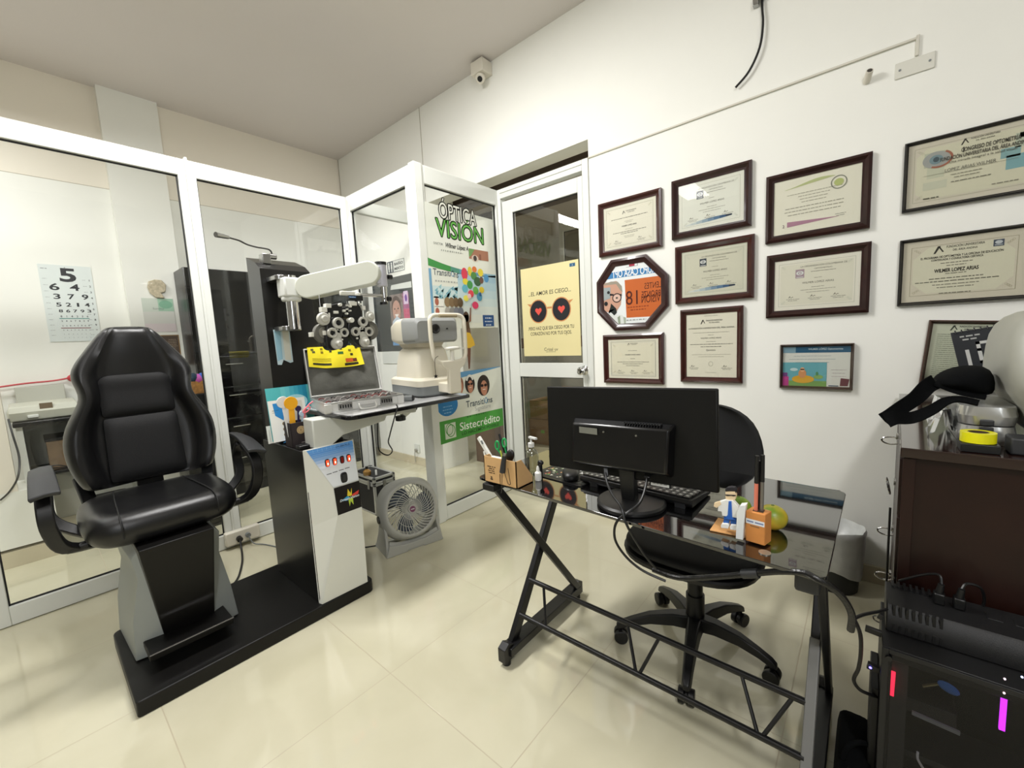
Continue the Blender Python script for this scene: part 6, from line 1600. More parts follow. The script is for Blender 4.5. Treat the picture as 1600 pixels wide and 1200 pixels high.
def side(x, dx=0.0, taped=False):
    b = MB(); b.bar((x, 1.10, .015), (x, 1.575, .725), .042, .022, up=(1, 0, 0)); b.build('leg', M_bmet, dk, bevel=.003)
    b = MB(); b.bar((x + .024, 1.06, .725), (x + .024, 1.60, .045), .030, .018, up=(1, 0, 0)); b.build('leg', M_bmet, dk, bevel=.003)
    b = MB(); b.box(x - .02, x + .035, 1.085, 1.60, .035, .07); fr_ = b.build('foot_rail', M_bmet, dk, bevel=.003)
    b = MB(); b.box(x - .02, x + .035, 1.035, 1.60, .715, .74); b.build('top_rail', M_bmet, dk, bevel=.003)
    for y in (1.085, 1.60):
        b = MB(); b.prism([(x - .012, y - .028, .02), (x - .012, y + .028, .02), (x - .012, y + .028, .075), (x - .012, y, .09), (x - .012, y - .028, .075)], (.036, 0, 0)); b.cyl((x + .006, y, 0), (x + .006, y, .02), .017, n=16); b.build('levelling_foot', M_bmet, fr_, bevel=.002)
side(-1.04); side(-.085)
b = MB(); b.bar((-.085, 1.103, .02), (-.085, 1.345, .385), .0455, .0255, up=(1, 0, 0)); b.build('leg_sleeve', mat('silver_grey_tape', (128, 128, 126), .4, metal=.3), dk, bevel=.003)
b = MB(); b.box(-.105, -.060, 1.02, 1.07, .69, .738); b.build('leg_cap', M_plasg, dk, bevel=.006)
uL, uR = Vector((-1.03, 1.245, .270)), Vector((-.09, 1.245, .258)); lL, lR = Vector((-1.03, 1.175, .155)), Vector((-.09, 1.175, .155))
b = MB(); b.cyl(uL, uR, .0095, n=12); b.build('crossbar', M_bmet, dk)
b = MB(); b.cyl(lL, lR, .0095, n=12); b.build('crossbar', M_bmet, dk)
def onbar(A_, B_, px_):
    best = min((abs(_px(A_.lerp(B_, t / 200)) - px_), t) for t in range(201)); return A_.lerp(B_, best[1] / 200)
AXT = AX.transposed()
def _px(P): q = AXT @ (P - Vector((0, 0, H))); return 800 + FPX * q.x / q.z
for xu, xl in ((850, 853), (980, 994), (1030, 998), (1157, 1184), (1240, 1190)):
    b = MB(); b.cyl(onbar(uL, uR, xu), onbar(lL, lR, xl), .0055, n=8); b.build('truss_strut', M_bmet, dk)
b = MB(); b.cyl((-1.03, 1.56, .70), (-.09, 1.53, .70), .012, n=10); b.build('crossbar', M_bmet, dk)

# monitor seen from behind
mo = thing('computer_monitor', 'large black computer monitor seen from behind on the glass desk', 'monitor', (-.525, 1.125, ZD))
b = MB(); x0, x1, z0, z1 = -.815, -.283, .832, 1.102
b.T = Matrix.Translation((-.549, 1.125, .967)) @ Matrix.Rotation(math.radians(-1.5), 4, 'Y') @ Matrix.Rotation(math.radians(-3), 4, 'X') @ Matrix.Translation((.549, -1.125, -.967))
MT = b.T.copy()
b.prism([(x0, 1.120, z0), (x1, 1.120, z0), (x1, 1.120, z1), (x0, 1.120, z1)], (0, .016, 0))
sh = b.build('screen_housing', mat('matte_black_monitor', (13, 13, 12), .5, spec=.25, bump=.12, bscale=900), mo, bevel=.004)
b = MB(); b.T = MT; b.box(x0 + .008, x1 - .008, 1.1355, 1.137, z0 + .014, z1 - .008); b.build('screen', mat('dark_screen', (16, 18, 22), .1), mo)
b = MB(); b.T = MT
b.loft([[(-.715, 1.120, .855), (-.395, 1.120, .855), (-.385, 1.120, 1.005), (-.71, 1.120, 1.005)], [(-.700, 1.085, .868), (-.405, 1.085, .868), (-.398, 1.088, .990), (-.697, 1.088, .990)]])
bkc = b.build('rear_cover', mat('glossy_black_monitor', (11, 11, 12), .22, bump=.05, bscale=800), mo, bevel=.006, seg=3)
b = MB(); b.T = MT
for i in range(14): b.box(-.53 + i * .008, -.526 + i * .008, 1.094, 1.112, 1.001, 1.0045)
pieces(b, 'vent_slot', M_plasg, bkc)
for i, (x, y) in enumerate(((942.5, 675), (993.5, 681), (950.5, 720), (1001, 727.5))):
    p = onY(x, y, 1.083); b = MB(); b.cyl((p.x, p.y, p.z), (p.x, 1.0865, p.z), .0028, n=10); b.build('screw', M_steel, bkc)
p = onY(905, 676, 1.0838); s = Sheet((p.x, 1.0840, p.z), (1, 0, 0), (0, 0, 1), .0003); s.base(0, 0, .062, .019, .0004, ink('#74756c')); s.build('grey_label', None, bkc)
p = onY(1015, 757, 1.118); s = Sheet((p.x, 1.1175, p.z), (1, 0, .012), (0, 0, 1), .0003); s.base(0, -.002, .062, .016, .0004, ink('#1c1c1c')); s.rect(.004, .0, .056, .012, '#dadad6', 1); s.lines(.03, .007, [.04], .01, .003, '#9a9a98', 2)
s.build('serial_label', None, sh)
p = onY(1001, 748, 1.118); s = Sheet((p.x, 1.1175, p.z), (1, 0, .012), (0, 0, 1), .0003); s.base(0, 0, .012, .018, .0004, ink('#2a2a2a')); s.lines(.006, .014, [.009, .008, .009, .007], .004, .0016, '#c9c9c4', 1); s.build('rating_label', None, sh)
b = MB(); b.loft([[(-.548, 1.112, .765), (-.508, 1.112, .765), (-.510, 1.150, .765), (-.546, 1.150, .765)], [(-.553, 1.103, .862), (-.503, 1.103, .862), (-.503, 1.125, .862), (-.553, 1.125, .862)]]); b.build('stand_neck', M_plas, mo, bevel=.003)
b = MB(); b.lathe([(.098, 0), (.100, .003), (.100, .010), (.094, .015), (.02, .017), (0, .017)], (-.525, 1.128, ZD + .001), n=48); b.build('stand_base', M_plas, mo)
c1 = thing('monitor_cable', 'black power cable hanging from the left socket of the monitor', 'cable', tuple(onY(946, 740, 1.1)))
b = MB(); b.tube([onY(946, 735, 1.095), onY(948, 752, 1.07), onY(956, 772, 1.02), onY(970, 792, .985), onY(977, 815, .975), onY(990, 840, .985), onY(1008, 868, 1.0), onY(1025, 888, 1.02)], .0035, 7); b.build('cable', M_plas, c1)
b = MB(); b.bar(onY(946, 730, 1.10), onY(947, 745, 1.09), .014, .014); b.build('plug', M_plas, c1, bevel=.002)
c1 = thing('monitor_cable', 'black video cable curling from the right socket of the monitor over the desk edge', 'cable', tuple(onY(1012, 745, 1.1)))
b = MB(); b.tube([onY(1011, 742, 1.10), onY(1009, 760, 1.075), onY(1000, 785, 1.03), onY(982, 800, .99), onY(966, 812, .975), onY(960, 828, .972), onY(963, 848, .975), onY(980, 872, .985), onY(1005, 892, 1.0), onY(1040, 908, 1.02)], .0035, 7); b.build('cable', M_plas, c1)
b = MB(); b.bar(onY(1012, 738, 1.11), onY(1011, 748, 1.095), .016, .012); b.build('plug', M_plas, c1, bevel=.002)
# taped hose along the desk edge
hz = thing('taped_cable_bundle', 'black taped cable bundle slung along the desk front and hanging past its right corner', 'cable bundle', (-.25, 1.02, .66))
b = MB(); b.tube([onY(1020, 890, 1.03), onY(1060, 903, 1.03), onY(1110, 902, 1.02), onY(1170, 897, 1.01), onY(1215, 893, 1.0), onY(1255, 895, .995), onY(1278, 906, .99), onY(1300, 918, 1.0), onY(1320, 938, 1.02), onY(1331, 962, 1.04), onY(1329, 985, 1.05)], .0068, 10); b.build('hose', mat('black_tape', (12, 12, 13), .3, bump=.6, bscale=150), hz)
b = MB(); b.cyl(onY(1160, 897, 1.012), onY(1185, 896, 1.008), .0105, n=12); b.build('tape_wrap', M_plasg, hz)
b = MB(); b.tube([onY(1331, 968, 1.04), onY(1350, 960, 1.12), onY(1375, 955, 1.25), onY(1392, 950, 1.34)], .0035, 7); b.build('branch_cable', M_plas, hz)
b = MB(); b.tube([onY(1334, 966, 1.04), onY(1344, 990, 1.1), onY(1345, 1020, 1.15), onY(1341, 1045, 1.18), onY(1334, 1062, 1.2), onY(1344, 1078, 1.22), onY(1368, 1088, 1.25), onY(1382, 1092, 1.27)], .004, 7); b.build('branch_cable', M_plas, hz)

# keyboard, mouse, mouse mat
kb = thing('keyboard', 'black computer keyboard lying between monitor and chair on the glass desk', 'keyboard', (-.545, 1.245, ZD))
KT = Matrix.Translation((-.55, 1.262, ZD)) @ Matrix.Rotation(math.radians(-3.5), 4, 'Z')
WM[kb.name] = KT.copy(); kb.matrix_world = KT
b = MB(); b.prism([(-.19, -.078, .018), (-.19, -.074, .030), (-.19, .075, .016), (-.19, .078, .004), (-.19, -.07, .006)], (.38, 0, 0)); kbb = b.build('keyboard_body', M_plas, kb, local=True, bevel=.003)
b = MB()
for r in range(5):
    y = -.058 + r * .028; z = .029 - r * .0028; n_ = 18
    for i in range(n_):
        x = -.182 + i * (.364 / n_); b.box(x + .001, x + .364 / n_ - .001, y - .011, y + .011, z - .003, z + .006)
pieces(b, 'key', mat('key_plastic', (34, 34, 35), .35), kbb, local=True, bevel=.0)
b = MB(); m_k = ink('#b9b9b4')
for r in range(5):
    for i in range(18):
        x = -.182 + (i + .5) * (.364 / 18); y = -.058 + r * .028; z = .0353 - r * .0028
        q = [b.v((x + a, y + c, z + .0002)) for a, c in ((-.004, -.004), (.004, -.004), (.004, .004), (-.004, .004))]; b.face(q, m_k)
b.build('key_legends', None, kbb, local=True, smooth=False, kind='stuff')
for x in (-.15, .14):
    b = MB(); b.box(x, x + .03, -.076, -.066, 0, .02); b.build('fold_out_foot', M_plasg, kb, local=True, bevel=.001)
mp_ = thing('mouse_mat', 'mouse mat with a colourful printed pattern at the left of the desk', 'mouse mat', (-.83, 1.24, ZD))
PM = [(-.948, 1.185), (-.72, 1.165), (-.705, 1.32), (-.93, 1.365)]
b = MB(); b.prism(rpoly(PM, .02, ZD + .0004), (0, 0, .003)); mb_ = b.build('mat_body', M_plas, mp_)
s = Sheet((-.945, 1.185, ZD + .0036), (1, -.06, 0), (.06, 1, 0), .0002)
random.seed(11); s.poly([(.012, .012), (.222, .012), (.222, .142), (.03, .165)], '#33342f', 1)
for i in range(70):
    x = .02 + random.random() * .19; y = .02 + random.random() * .12; c_ = ('#c8d0b4', '#d8a070', '#6f9a50', '#e6e2d2', '#c05a48', '#e8ddb8')[i % 6] if x < .11 else ('#c9ccc6', '#1f1f1f', '#dcdcd8', '#55565a')[i % 4]
    a = random.random() * 3; w = .006 + random.random() * .012
    s.poly([(x, y), (x + w * math.cos(a), y + w * math.sin(a)), (x + w * math.cos(a + .9), y + w * math.sin(a + .9))], c_, 2 + (i % 5) * .2)
s.build('mat_print', None, mb_)
ms = thing('computer_mouse', 'black computer mouse on the mouse mat', 'mouse', (-.80, 1.225, ZD + .004), math.radians(35))
b = MB(); b.ball((0, 0, .012), (.030, .055, .020), n=22, k=12, e=.8); k_ = b.build('mouse_body', M_plas, ms, local=True)
b = MB(); b.box(-.003, .003, .018, .036, .026, .033); b.build('scroll_wheel', M_plasg, k_, local=True, bevel=.001)

# cardboard pen holder with its pens
M_kraft = mat('kraft_board', (204, 164, 112), .75, noise=.04, nscale=20)
ph = thing('pen_holder', 'brown cardboard pen holder with printed text on the left end of the desk', 'pen holder', (-.965, 1.07, ZD))
xa, xb_, ya, yb_ = -1.045, -.893, 1.035, 1.125; z0 = ZD + .0005; hh = .095
t = .003
b = MB(); b.box(xa, xb_, ya, ya + t, z0, z0 + hh); b.box(xa, xb_, yb_ - t, yb_, z0, z0 + .02); b.box(xa, xb_, ya, yb_, z0, z0 + t)
for x in (xa, xb_ - t): b.prism([(x, ya, z0), (x, yb_, z0), (x, yb_, z0 + .02), (x, ya + .03, z0 + hh), (x, ya, z0 + hh)], (t, 0, 0))
b.box((xa + xb_) / 2 - .0015, (xa + xb_) / 2 + .0015, ya, yb_, z0, z0 + .04)
kb_ = b.build('holder_body', M_kraft, ph)
s = Sheet((xa, ya - .0002, z0), (1, 0, 0), (0, 0, 1), .0003)
for i, tx in enumerate(('CUIDAMOS TU', 'SALUD VISUAL', 'CON AMOR Y', 'DEDICACIÓN')): s.lines(.037, .060 - i * .0075, [(.040, .026, .034, .030)[i]], .01, .0036, '#5a4630', 1)
s.rect(.029, .012, .041, .017, '#3a3028', 1); s.rect(.031, .019, .039, .024, '#3a3028', 1)
pts = [(.097, .055), (.112, .012), (.119, .009), (.124, .014), (.121, .030), (.116, .068)]
for i in range(len(pts) - 1):
    a, c = Vector(pts[i]), Vector(pts[i + 1]); n_ = Vector((-(c - a).y, (c - a).x)).normalized() * .0012
    s.poly([tuple(a + n_), tuple(c + n_), tuple(c - n_), tuple(a - n_)], '#2a2420', 1)
s.build('holder_print', None, kb_)
def pen(name, label, cat, p0, p1, r, m, cap=None, frac=.7, grp=None, n=10):
    p0 = Vector(p0); p1 = Vector(p1); t_ = thing(name, label, cat, p0, group=grp)
    q = p0.lerp(p1, frac); b = MB(); b.cyl(p0, q, r, n=n); b.build('barrel', m, t_)
    b = MB(); b.cyl(q, p1, r * 1.12, r * .95, n=n); b.build('cap', cap or m, t_); return t_
M_wp = mat('white_pen_plastic', (232, 232, 226), .3)
t_ = thing('digital_thermometer', 'white digital thermometer sticking out of the cardboard holder at the left', 'thermometer', (-1.02, 1.06, z0 + .01))
b = MB(); b.bar((-1.00, 1.075, z0 + .02), onY(748, 683, 1.075), .016, .010, up=(0, 1, 0)); k_ = b.build('thermometer_body', M_wp, t_, bevel=.002)
p = onY(753, 691, 1.068); b = MB(); b.bar(p + Vector((-.003, 0, .006)), p + Vector((.004, 0, -.006)), .007, .003, up=(0, 1, 0)); b.build('display', M_gr, k_)
b = MB(); b.box(-1.035, -.985, 1.062, 1.075, z0 + .02, z0 + .088, M_wp); b.build('eyeglass_case', None, label='white flat case standing in the left half of the cardboard holder', category='case', bevel=.003)
pen('pen', 'white pen leaning at the left edge of the cardboard holder', 'pen', (-1.030, 1.05, z0 + .006), onY(756, 705, 1.05), .0032, M_wp, M_wp)
t_ = thing('scissors', 'green-handled scissors in the cardboard holder', 'scissors', (-.98, 1.09, z0 + .01))
M_gn = mat('green_plastic', (30, 158, 84), .3)
for cx, cy, rr in ((777, 696, .013), (788, 692, .013)):
    c = onY(cx, cy, 1.09); b = MB(); b.tube([c + Vector((rr * .7 * math.cos(a), 0, rr * 1.2 * math.sin(a))) for a in [2 * math.pi * k / 10 for k in range(10)]], .0035, 7, closed=True); b.tube([c + Vector((0, 0, -.014)), Vector((-.968, 1.09, z0 + .05))], .003, 6); b.build('handle', M_gn, t_)
b = MB(); b.bar((-.968, 1.09, z0 + .05), (-.965, 1.09, z0 + .006), .010, .002, up=(0, 1, 0)); b.build('blade', M_steel, t_)
pen('pen', 'yellow-green pencil between the green scissors in the cardboard holder', 'pen', (-.967, 1.07, z0 + .006), onY(782, 704, 1.07), .0028, mat('lime_plastic', (196, 208, 70), .35))
pen('marker', 'black marker with round top sticking up highest behind the green scissors', 'marker', (-.972, 1.105, z0 + .006), onY(780, 678, 1.105), .0048, M_plas, M_plas)
t_ = thing('pen_light', 'dark grey pen light clipped over the front of the cardboard holder', 'pen light', onY(785, 738, 1.026))
b = MB(); b.cyl(onY(785, 738, 1.024), onY(788, 712, 1.026), .0105, .0075, n=18); b.build('light_body', M_plasg, t_); b = MB(); b.cyl(onY(788, 712, 1.026), onY(788.5, 709, 1.026), .006, .005, n=14); b.build('cap', M_steel, t_)
t_ = thing('hair_brush', 'black round-headed brush in the right half of the cardboard holder', 'brush', (-.925, 1.07, z0 + .01))
b = MB(); c = onY(797, 712, 1.065); b.T = Matrix.Translation(c) @ Matrix.Rotation(math.radians(25), 4, 'Y'); b.ball((0, 0, 0), (.017, .010, .024), n=20, k=12); b.T = Matrix.Identity(4); b.build('brush_head', M_plas, t_)
b = MB(); b.bar(c, (-.92, 1.07, z0 + .006), .008, .006); b.build('handle', M_plas, t_)
b = MB(); b.tube([onY(785, 712, 1.022), onY(784.5, 738, 1.022), onY(784, 760, 1.034), onY(783.5, 770, 1.05)], .0011, 5); b.build('thin_cord', M_plas, label='thin dark cord hanging down over the front of the cardboard holder', category='cord')
# clear pump bottle and small dropper bottle behind the holder
M_clear = glass_mat('clear_plastic', (238, 240, 238), tr=.92, r0=.10, gain=.8)
t_ = thing('pump_bottle', 'clear gel pump bottle standing behind the cardboard holder', 'bottle', (-.958, 1.205, ZD))
b = MB(); b.lathe([(.024, 0), (.026, .006), (.026, .07), (.020, .085), (.010, .092), (.010, .10)], (-.958, 1.205, ZD + .001), n=24); b.build('bottle_body', M_clear, t_)
b = MB(); b.cyl((-.958, 1.205, ZD + .10), (-.958, 1.205, ZD + .115), .012, n=16); b.cyl((-.958, 1.205, ZD + .115), (-.958, 1.205, ZD + .135), .004, n=8); b.bar((-.965, 1.205, ZD + .137), (-.925, 1.195, ZD + .137), .010, .007); b.build('pump', mat('frosted_white_plastic', (225, 226, 222), .35), t_)
t_ = thing('dropper_bottle', 'small white dropper bottle beside the cardboard holder', 'bottle', (-.885, 1.145, ZD))
b = MB(); b.lathe([(.011, 0), (.012, .004), (.012, .028), (.006, .034)], (-.885, 1.145, ZD + .001), n=18, m=M_wp); k_ = b.build('bottle_body', None, t_); b = MB(); b.lathe([(.006, .034), (.0055, .044), (.003, .052), (0, .053)], (-.885, 1.145, ZD + .001), n=16); b.build('cap', M_wp, t_)
t_ = thing('nail_clipper', 'small dark metal clip standing behind the dropper bottle', 'clip', (-.895, 1.175, ZD))
b = MB(); b.cyl((-.900, 1.178, ZD + .001), (-.900, 1.178, ZD + .05), .009, n=14); b.ball((-.895, 1.176, ZD + .056), (.012, .010, .010)); b.build('clip_body', M_plas, t_)

# wooden doctor figurine with pen block
M_wood = mat('light_wood', (214, 160, 100), .55, noise=.06, nscale=30)
df = thing('doctor_figurine', 'wooden doctor figurine in white coat and blue scrubs on a wooden plate', 'figurine', (-.22, 1.07, ZD))
Zb = ZD + .0005
pl4 = [onZ(1109, 830, ZD), onZ(1197, 848, ZD), onZ(1205, 830, ZD), onZ(1122, 811, ZD)]
b = MB(); b.prism([(p.x, p.y, Zb) for p in pl4], (0, 0, .004)); b.build('base_plate', M_wood, df, bevel=.001)
def fig(pts, d0, th, col, name, par=df, Y0=1.082):
    P = [onY(1100 + x / 5.95, 700 + y / 5.95, Y0) for x, y in pts]
    b = MB(); b.prism([p + Vector((0, d0, 0)) for p in P], (0, th, 0)); return b.build(name, ink(col, .5), par, bevel=.0008)
fig([(186, 632), (300, 648), (302, 712), (247, 712), (242, 672), (235, 672), (230, 703), (178, 700)], 0, .010, '#2f5fa8', 'trousers')
fig([(128, 585), (140, 500), (205, 480), (270, 485), (325, 545), (318, 650), (170, 628), (165, 590)], -.002, .012, '#e9e9e4', 'white_coat')
fig([(232, 492), (258, 492), (265, 640), (300, 670), (188, 655), (222, 620)], -.0035, .003, '#2f62b4', 'scrubs')
fig([(198, 405), (290, 405), (300, 440), (290, 480), (270, 492), (220, 492), (200, 470)], 0, .010, '#ecd3ac', 'head')
fig([(92, 540), (98, 508), (150, 492), (165, 520), (120, 555)], -.003, .006, '#ecd3ac', 'hand')
fig([(200, 405), (196, 385), (215, 368), (250, 362), (285, 368), (300, 390), (296, 420), (288, 400), (240, 398)], -.001, .013, '#26242a', 'hair')
fig([(196, 430), (298, 436), (298, 443), (275, 448), (255, 442), (220, 445), (196, 438)], -.002, .002, '#1c1a1e', 'spectacles')
fig([(162, 715), (172, 695), (225, 698), (236, 715), (230, 742), (165, 735)], -.006, .018, '#eeece6', 'shoe')
fig([(244, 725), (255, 705), (300, 708), (308, 745), (300, 758), (248, 750)], -.006, .018, '#eeece6', 'shoe')
fig([(305, 825), (318, 580), (345, 520), (402, 515), (395, 560), (380, 700), (372, 838)], -.012, .02, '#e3e6e4', 'card_slot', Y0=1.07)
def wb(x, y, Y0): return onY(1100 + x / 5.95, 700 + y / 5.95, Y0)
b = MB(); A_, B_, C_, D_2 = wb(385, 820, 1.065), wb(565, 838, 1.060), wb(562, 515, 1.060), wb(405, 498, 1.065)
A_.z = B_.z = Zb + .004; 
ht = .0755
bl = [A_, B_, B_ + Vector((.008, .034, 0)), A_ + Vector((.008, .034, 0))]
b.prism([(p.x, p.y, Zb + .004) for p in bl], (0, 0, ht)); blk = b.build('pen_block', mat('orange_wood', (212, 140, 72), .5, noise=.08, nscale=25), df, bevel=.002)
dv = (B_ - A_); dv.z = 0
s = Sheet(A_ + Vector((0, -.0004, 0)), dv, (0, 0, 1), .0003); wB = dv.length
s.rect(.001, ht * .60, wB - .001, ht * .76, '#e6e8ea', 1); s.lines(wB / 2, ht * .68, [wB * .85], .01, .0035, '#7a8ab0', 2); s.rect(wB * .25, ht * .53, wB * .72, ht * .56, '#8a6a4a', 1); s.build('block_label', None, blk)
b = MB(); c = (bl[0] + bl[1] + bl[2] + bl[3]) / 4; b.box(c.x - .011, c.x + .011, c.y - .011, c.y + .011, Zb + ht + .0038, Zb + ht + .0046); b.build('pen_well', mat('dark_wood_hole', (70, 48, 28), .8), blk)
pz0 = Zb + ht - .02
pen('marker', 'pinkish-orange marker with black cap standing in the wooden pen block', 'marker', (c.x - .006, c.y - .002, pz0), onY(1183, 712, 1.07), .0042, mat('coral_plastic', (222, 124, 100), .4), M_plas, .58)
pen('marker', 'silver-grey marker with black cap standing in the wooden pen block', 'marker', (c.x + .005, c.y + .002, pz0), onY(1192, 711, 1.078), .0046, mat('silver_pen', (132, 128, 122), .3, metal=.6), M_plas, .60)
pen('pen', 'black pen standing rear left in the wooden pen block', 'pen', (c.x - .002, c.y + .007, pz0), onY(1187, 720, 1.086), .0032, M_plas)
# fruit and coin
def citrus(label, p, r, c1, c2):
    t_ = thing('mandarin', label, 'fruit', (p[0], p[1], ZD), group=None)
    m = bpy.data.materials.new('green_citrus_peel'); m.use_nodes = True; nt = m.node_tree; b_ = nt.nodes['Principled BSDF']
    tc = nt.nodes.new('ShaderNodeTexCoord'); n_ = nt.nodes.new('ShaderNodeTexNoise'); n_.inputs['Scale'].default_value = 14; nt.links.new(tc.outputs['Object'], n_.inputs['Vector'])
    cr = nt.nodes.new('ShaderNodeValToRGB'); cr.color_ramp.elements[0].color = (*rgb(c1), 1); cr.color_ramp.elements[1].color = (*rgb(c2), 1); cr.color_ramp.elements[0].position = .42; cr.color_ramp.elements[1].position = .62
    nt.links.new(n_.outputs['Fac'], cr.inputs[0]); nt.links.new(cr.outputs[0], b_.inputs['Base Color']); b_.inputs['Roughness'].default_value = .35
    n2 = nt.nodes.new('ShaderNodeTexNoise'); n2.inputs['Scale'].default_value = 400; nt.links.new(tc.outputs['Object'], n2.inputs['Vector']); bp_ = nt.nodes.new('ShaderNodeBump'); bp_.inputs['Strength'].default_value = .3; bp_.inputs['Distance'].default_value = .001; nt.links.new(n2.outputs['Fac'], bp_.inputs['Height']); nt.links.new(bp_.outputs[0], b_.inputs['Normal'])
    b = MB(); b.ball((p[0], p[1], ZD + r * .92), (r, r, r * .92), n=30, k=18); k_ = b.build('fruit_body', m, t_)
    b = MB(); b.cyl((p[0], p[1], ZD + r * 1.82), (p[0], p[1], ZD + r * 1.86), .004, n=8); b.build('stem_end', mat('stem_green', (86, 104, 40), .7), k_)
citrus('green and yellow mandarin behind the wooden pen block', (-.170, 1.178), .0335, (108, 132, 30), (206, 176, 52))
citrus('green mandarin half hidden behind the doctor figurine', (-.252, 1.20), .032, (104, 138, 34), (140, 164, 50))
b = MB(); b.cyl((-.163, 1.036, ZD + .0002), (-.163, 1.036, ZD + .002), .0125, n=26); b.build('coin', mat('coin_metal', (188, 184, 170), .3, metal=.8), label='silver coin lying near the front right of the glass desk', category='coin')

# ================================================================ OFFICE CHAIR
oc_ = thing('office_chair', 'black swivel office chair on five castors behind the glass desk', 'chair', (-.49, 1.60, 0))
cx, cy = -.485, 1.60
b = MB(); b.cyl((cx, cy, .09), (cx, cy, .23), .034, .034, n=24); b.cyl((cx, cy, .23), (cx, cy, .33), .028, n=24); b.cyl((cx, cy, .33), (cx, cy, .42), .020, n=20); b.build('gas_column', M_plas, oc_)
feet = [(-.736, 1.462), (-.430, 1.322), (-.222, 1.590), (-.378, 1.850), (-.690, 1.79)]
for fx, fy in feet:
    d = Vector((fx - cx, fy - cy, 0)); L_ = d.length; d.normalize(); n_ = Vector((-d.y, d.x, 0)); rings = []
    for t, z, w, h in ((.02, .120, .036, .05), (.3, .125, .028, .044), (.6, .116, .023, .036), (.85, .094, .019, .028), (1.0, .076, .017, .026), (1.06, .066, .012, .02)):
        c = Vector((cx, cy, 0)) + d * L_ * t
        rings.append([c + n_ * w + Vector((0, 0, z - h / 2)), c + n_ * w * .7 + Vector((0, 0, z + h / 2)), c - n_ * w * .7 + Vector((0, 0, z + h / 2)), c - n_ * w + Vector((0, 0, z - h / 2))])
    b = MB(); b.loft(rings); lg = b.build('leg', M_plas, oc_, bevel=.004)
    b = MB(); c = Vector((fx, fy, .0275)); b.cyl(c + n_ * .006, c + n_ * .026, .027, n=20); b.cyl(c - n_ * .006, c - n_ * .026, .027, n=20); b.cyl(c - n_ * .006, c + n_ * .006, .02, n=14); b.cyl(c, c + Vector((0, 0, .045)), .008, n=10); b.build('castor', M_plas, lg, bevel=.003)
def sring(z, k, dz=0):
    out = []
    for i in range(36):
        t = 2 * math.pi * i / 36; c, s_ = math.cos(t), math.sin(t)
        out.append((cx + .005 + .238 * k * math.copysign(abs(c) ** .75, c), 1.555 + .225 * k * math.copysign(abs(s_) ** .75, s_) , z + dz))
    return out
M_ofab = mat('black_office_fabric', (8, 9, 12), .7, bump=.4, bscale=700)
b = MB(); b.loft([sring(.425, .90), sring(.430, .985), sring(.445, 1.0), sring(.452, .98)]); b.build('seat_shell', M_plas, oc_)
b = MB(); b.loft([sring(.450, .97), sring(.470, .985), sring(.488, .93), sring(.492, .8), sring(.488, .5)]); b.build('seat', M_ofab, oc_, sub=1, angle=80)
b = MB(); rings = []
hw = [(.56, .12), (.58, .16), (.64, .20), (.72, .215), (.80, .205), (.87, .175), (.915, .12), (.933, .06)]
for z, w in hw:
    ring = []; n_ = 14
    for i in range(n_ + 1): u = -1 + 2 * i / n_; ring.append((-.515 + u * w, 1.915 - .045 * u * u + .02 * (z - .7), z))
    for i in range(n_ + 1): u = 1 - 2 * i / n_; ring.append((-.515 + u * w, 1.955 - .045 * u * u + .02 * (z - .7), z))
    rings.append(ring)
b.loft(rings); b.build('backrest', M_ofab, oc_, sub=1, angle=80)
b = MB(); b.tube([(cx, 1.70, .425), (cx, 1.86, .42), (cx - .01, 1.97, .47), (cx - .015, 1.985, .62), (cx - .02, 1.97, .75)], .018, 10); b.build('backrest_bar', M_plas, oc_)

# ================================================================ WASTE BIN
wb_ = thing('waste_bin', 'dark waste bin with a translucent plastic liner against the wall', 'bin', (-.035, 2.41, 0))
cxb, cyb = -.085, 2.41
b = MB(); b.lathe([(.082, 0), (.086, .004), (.100, .27), (.104, .275), (.098, .275), (.082, .012), (0, .010)], (cxb, cyb, 0), n=36); b.build('bin_body', mat('dark_grey_bin', (44, 46, 46), .45), wb_)
m = mat('translucent_liner', (206, 208, 206), .35, noise=.08, nscale=18, bump=1.0, bscale=22)
b = MB(); rings = []
for r, z, wv in ((.090, .20, .2), (.096, .12, .6), (.1015, .17, .5), (.1045, .24, .4), (.110, .283, .5), (.106, .30, 1), (.101, .285, .6), (.088, .24, .4), (.07, .20, 1)):
    pass
for r, z, wv in ((.0985, .09, 1.0), (.1015, .14, .3), (.1045, .21, .2), (.1075, .27, .2), (.110, .292, .4), (.104, .302, .6), (.096, .285, .5), (.086, .235, .6), (.06, .215, 1), (.02, .21, .5)):
    ring = []
    for i in range(48):
        a = 2 * math.pi * i / 48; k = wv * (.004 * math.sin(7 * a + z * 40) + .003 * math.sin(13 * a + z * 90)); ring.append((cxb + (r + k) * math.cos(a), cyb + (r + k) * math.sin(a), z + (.018 * math.sin(3 * a) if z < .1 else .004 * math.sin(5 * a) * wv)))
    rings.append(ring)
b.loft(rings, caps=False); b.build('bin_liner', m, wb_, angle=80)

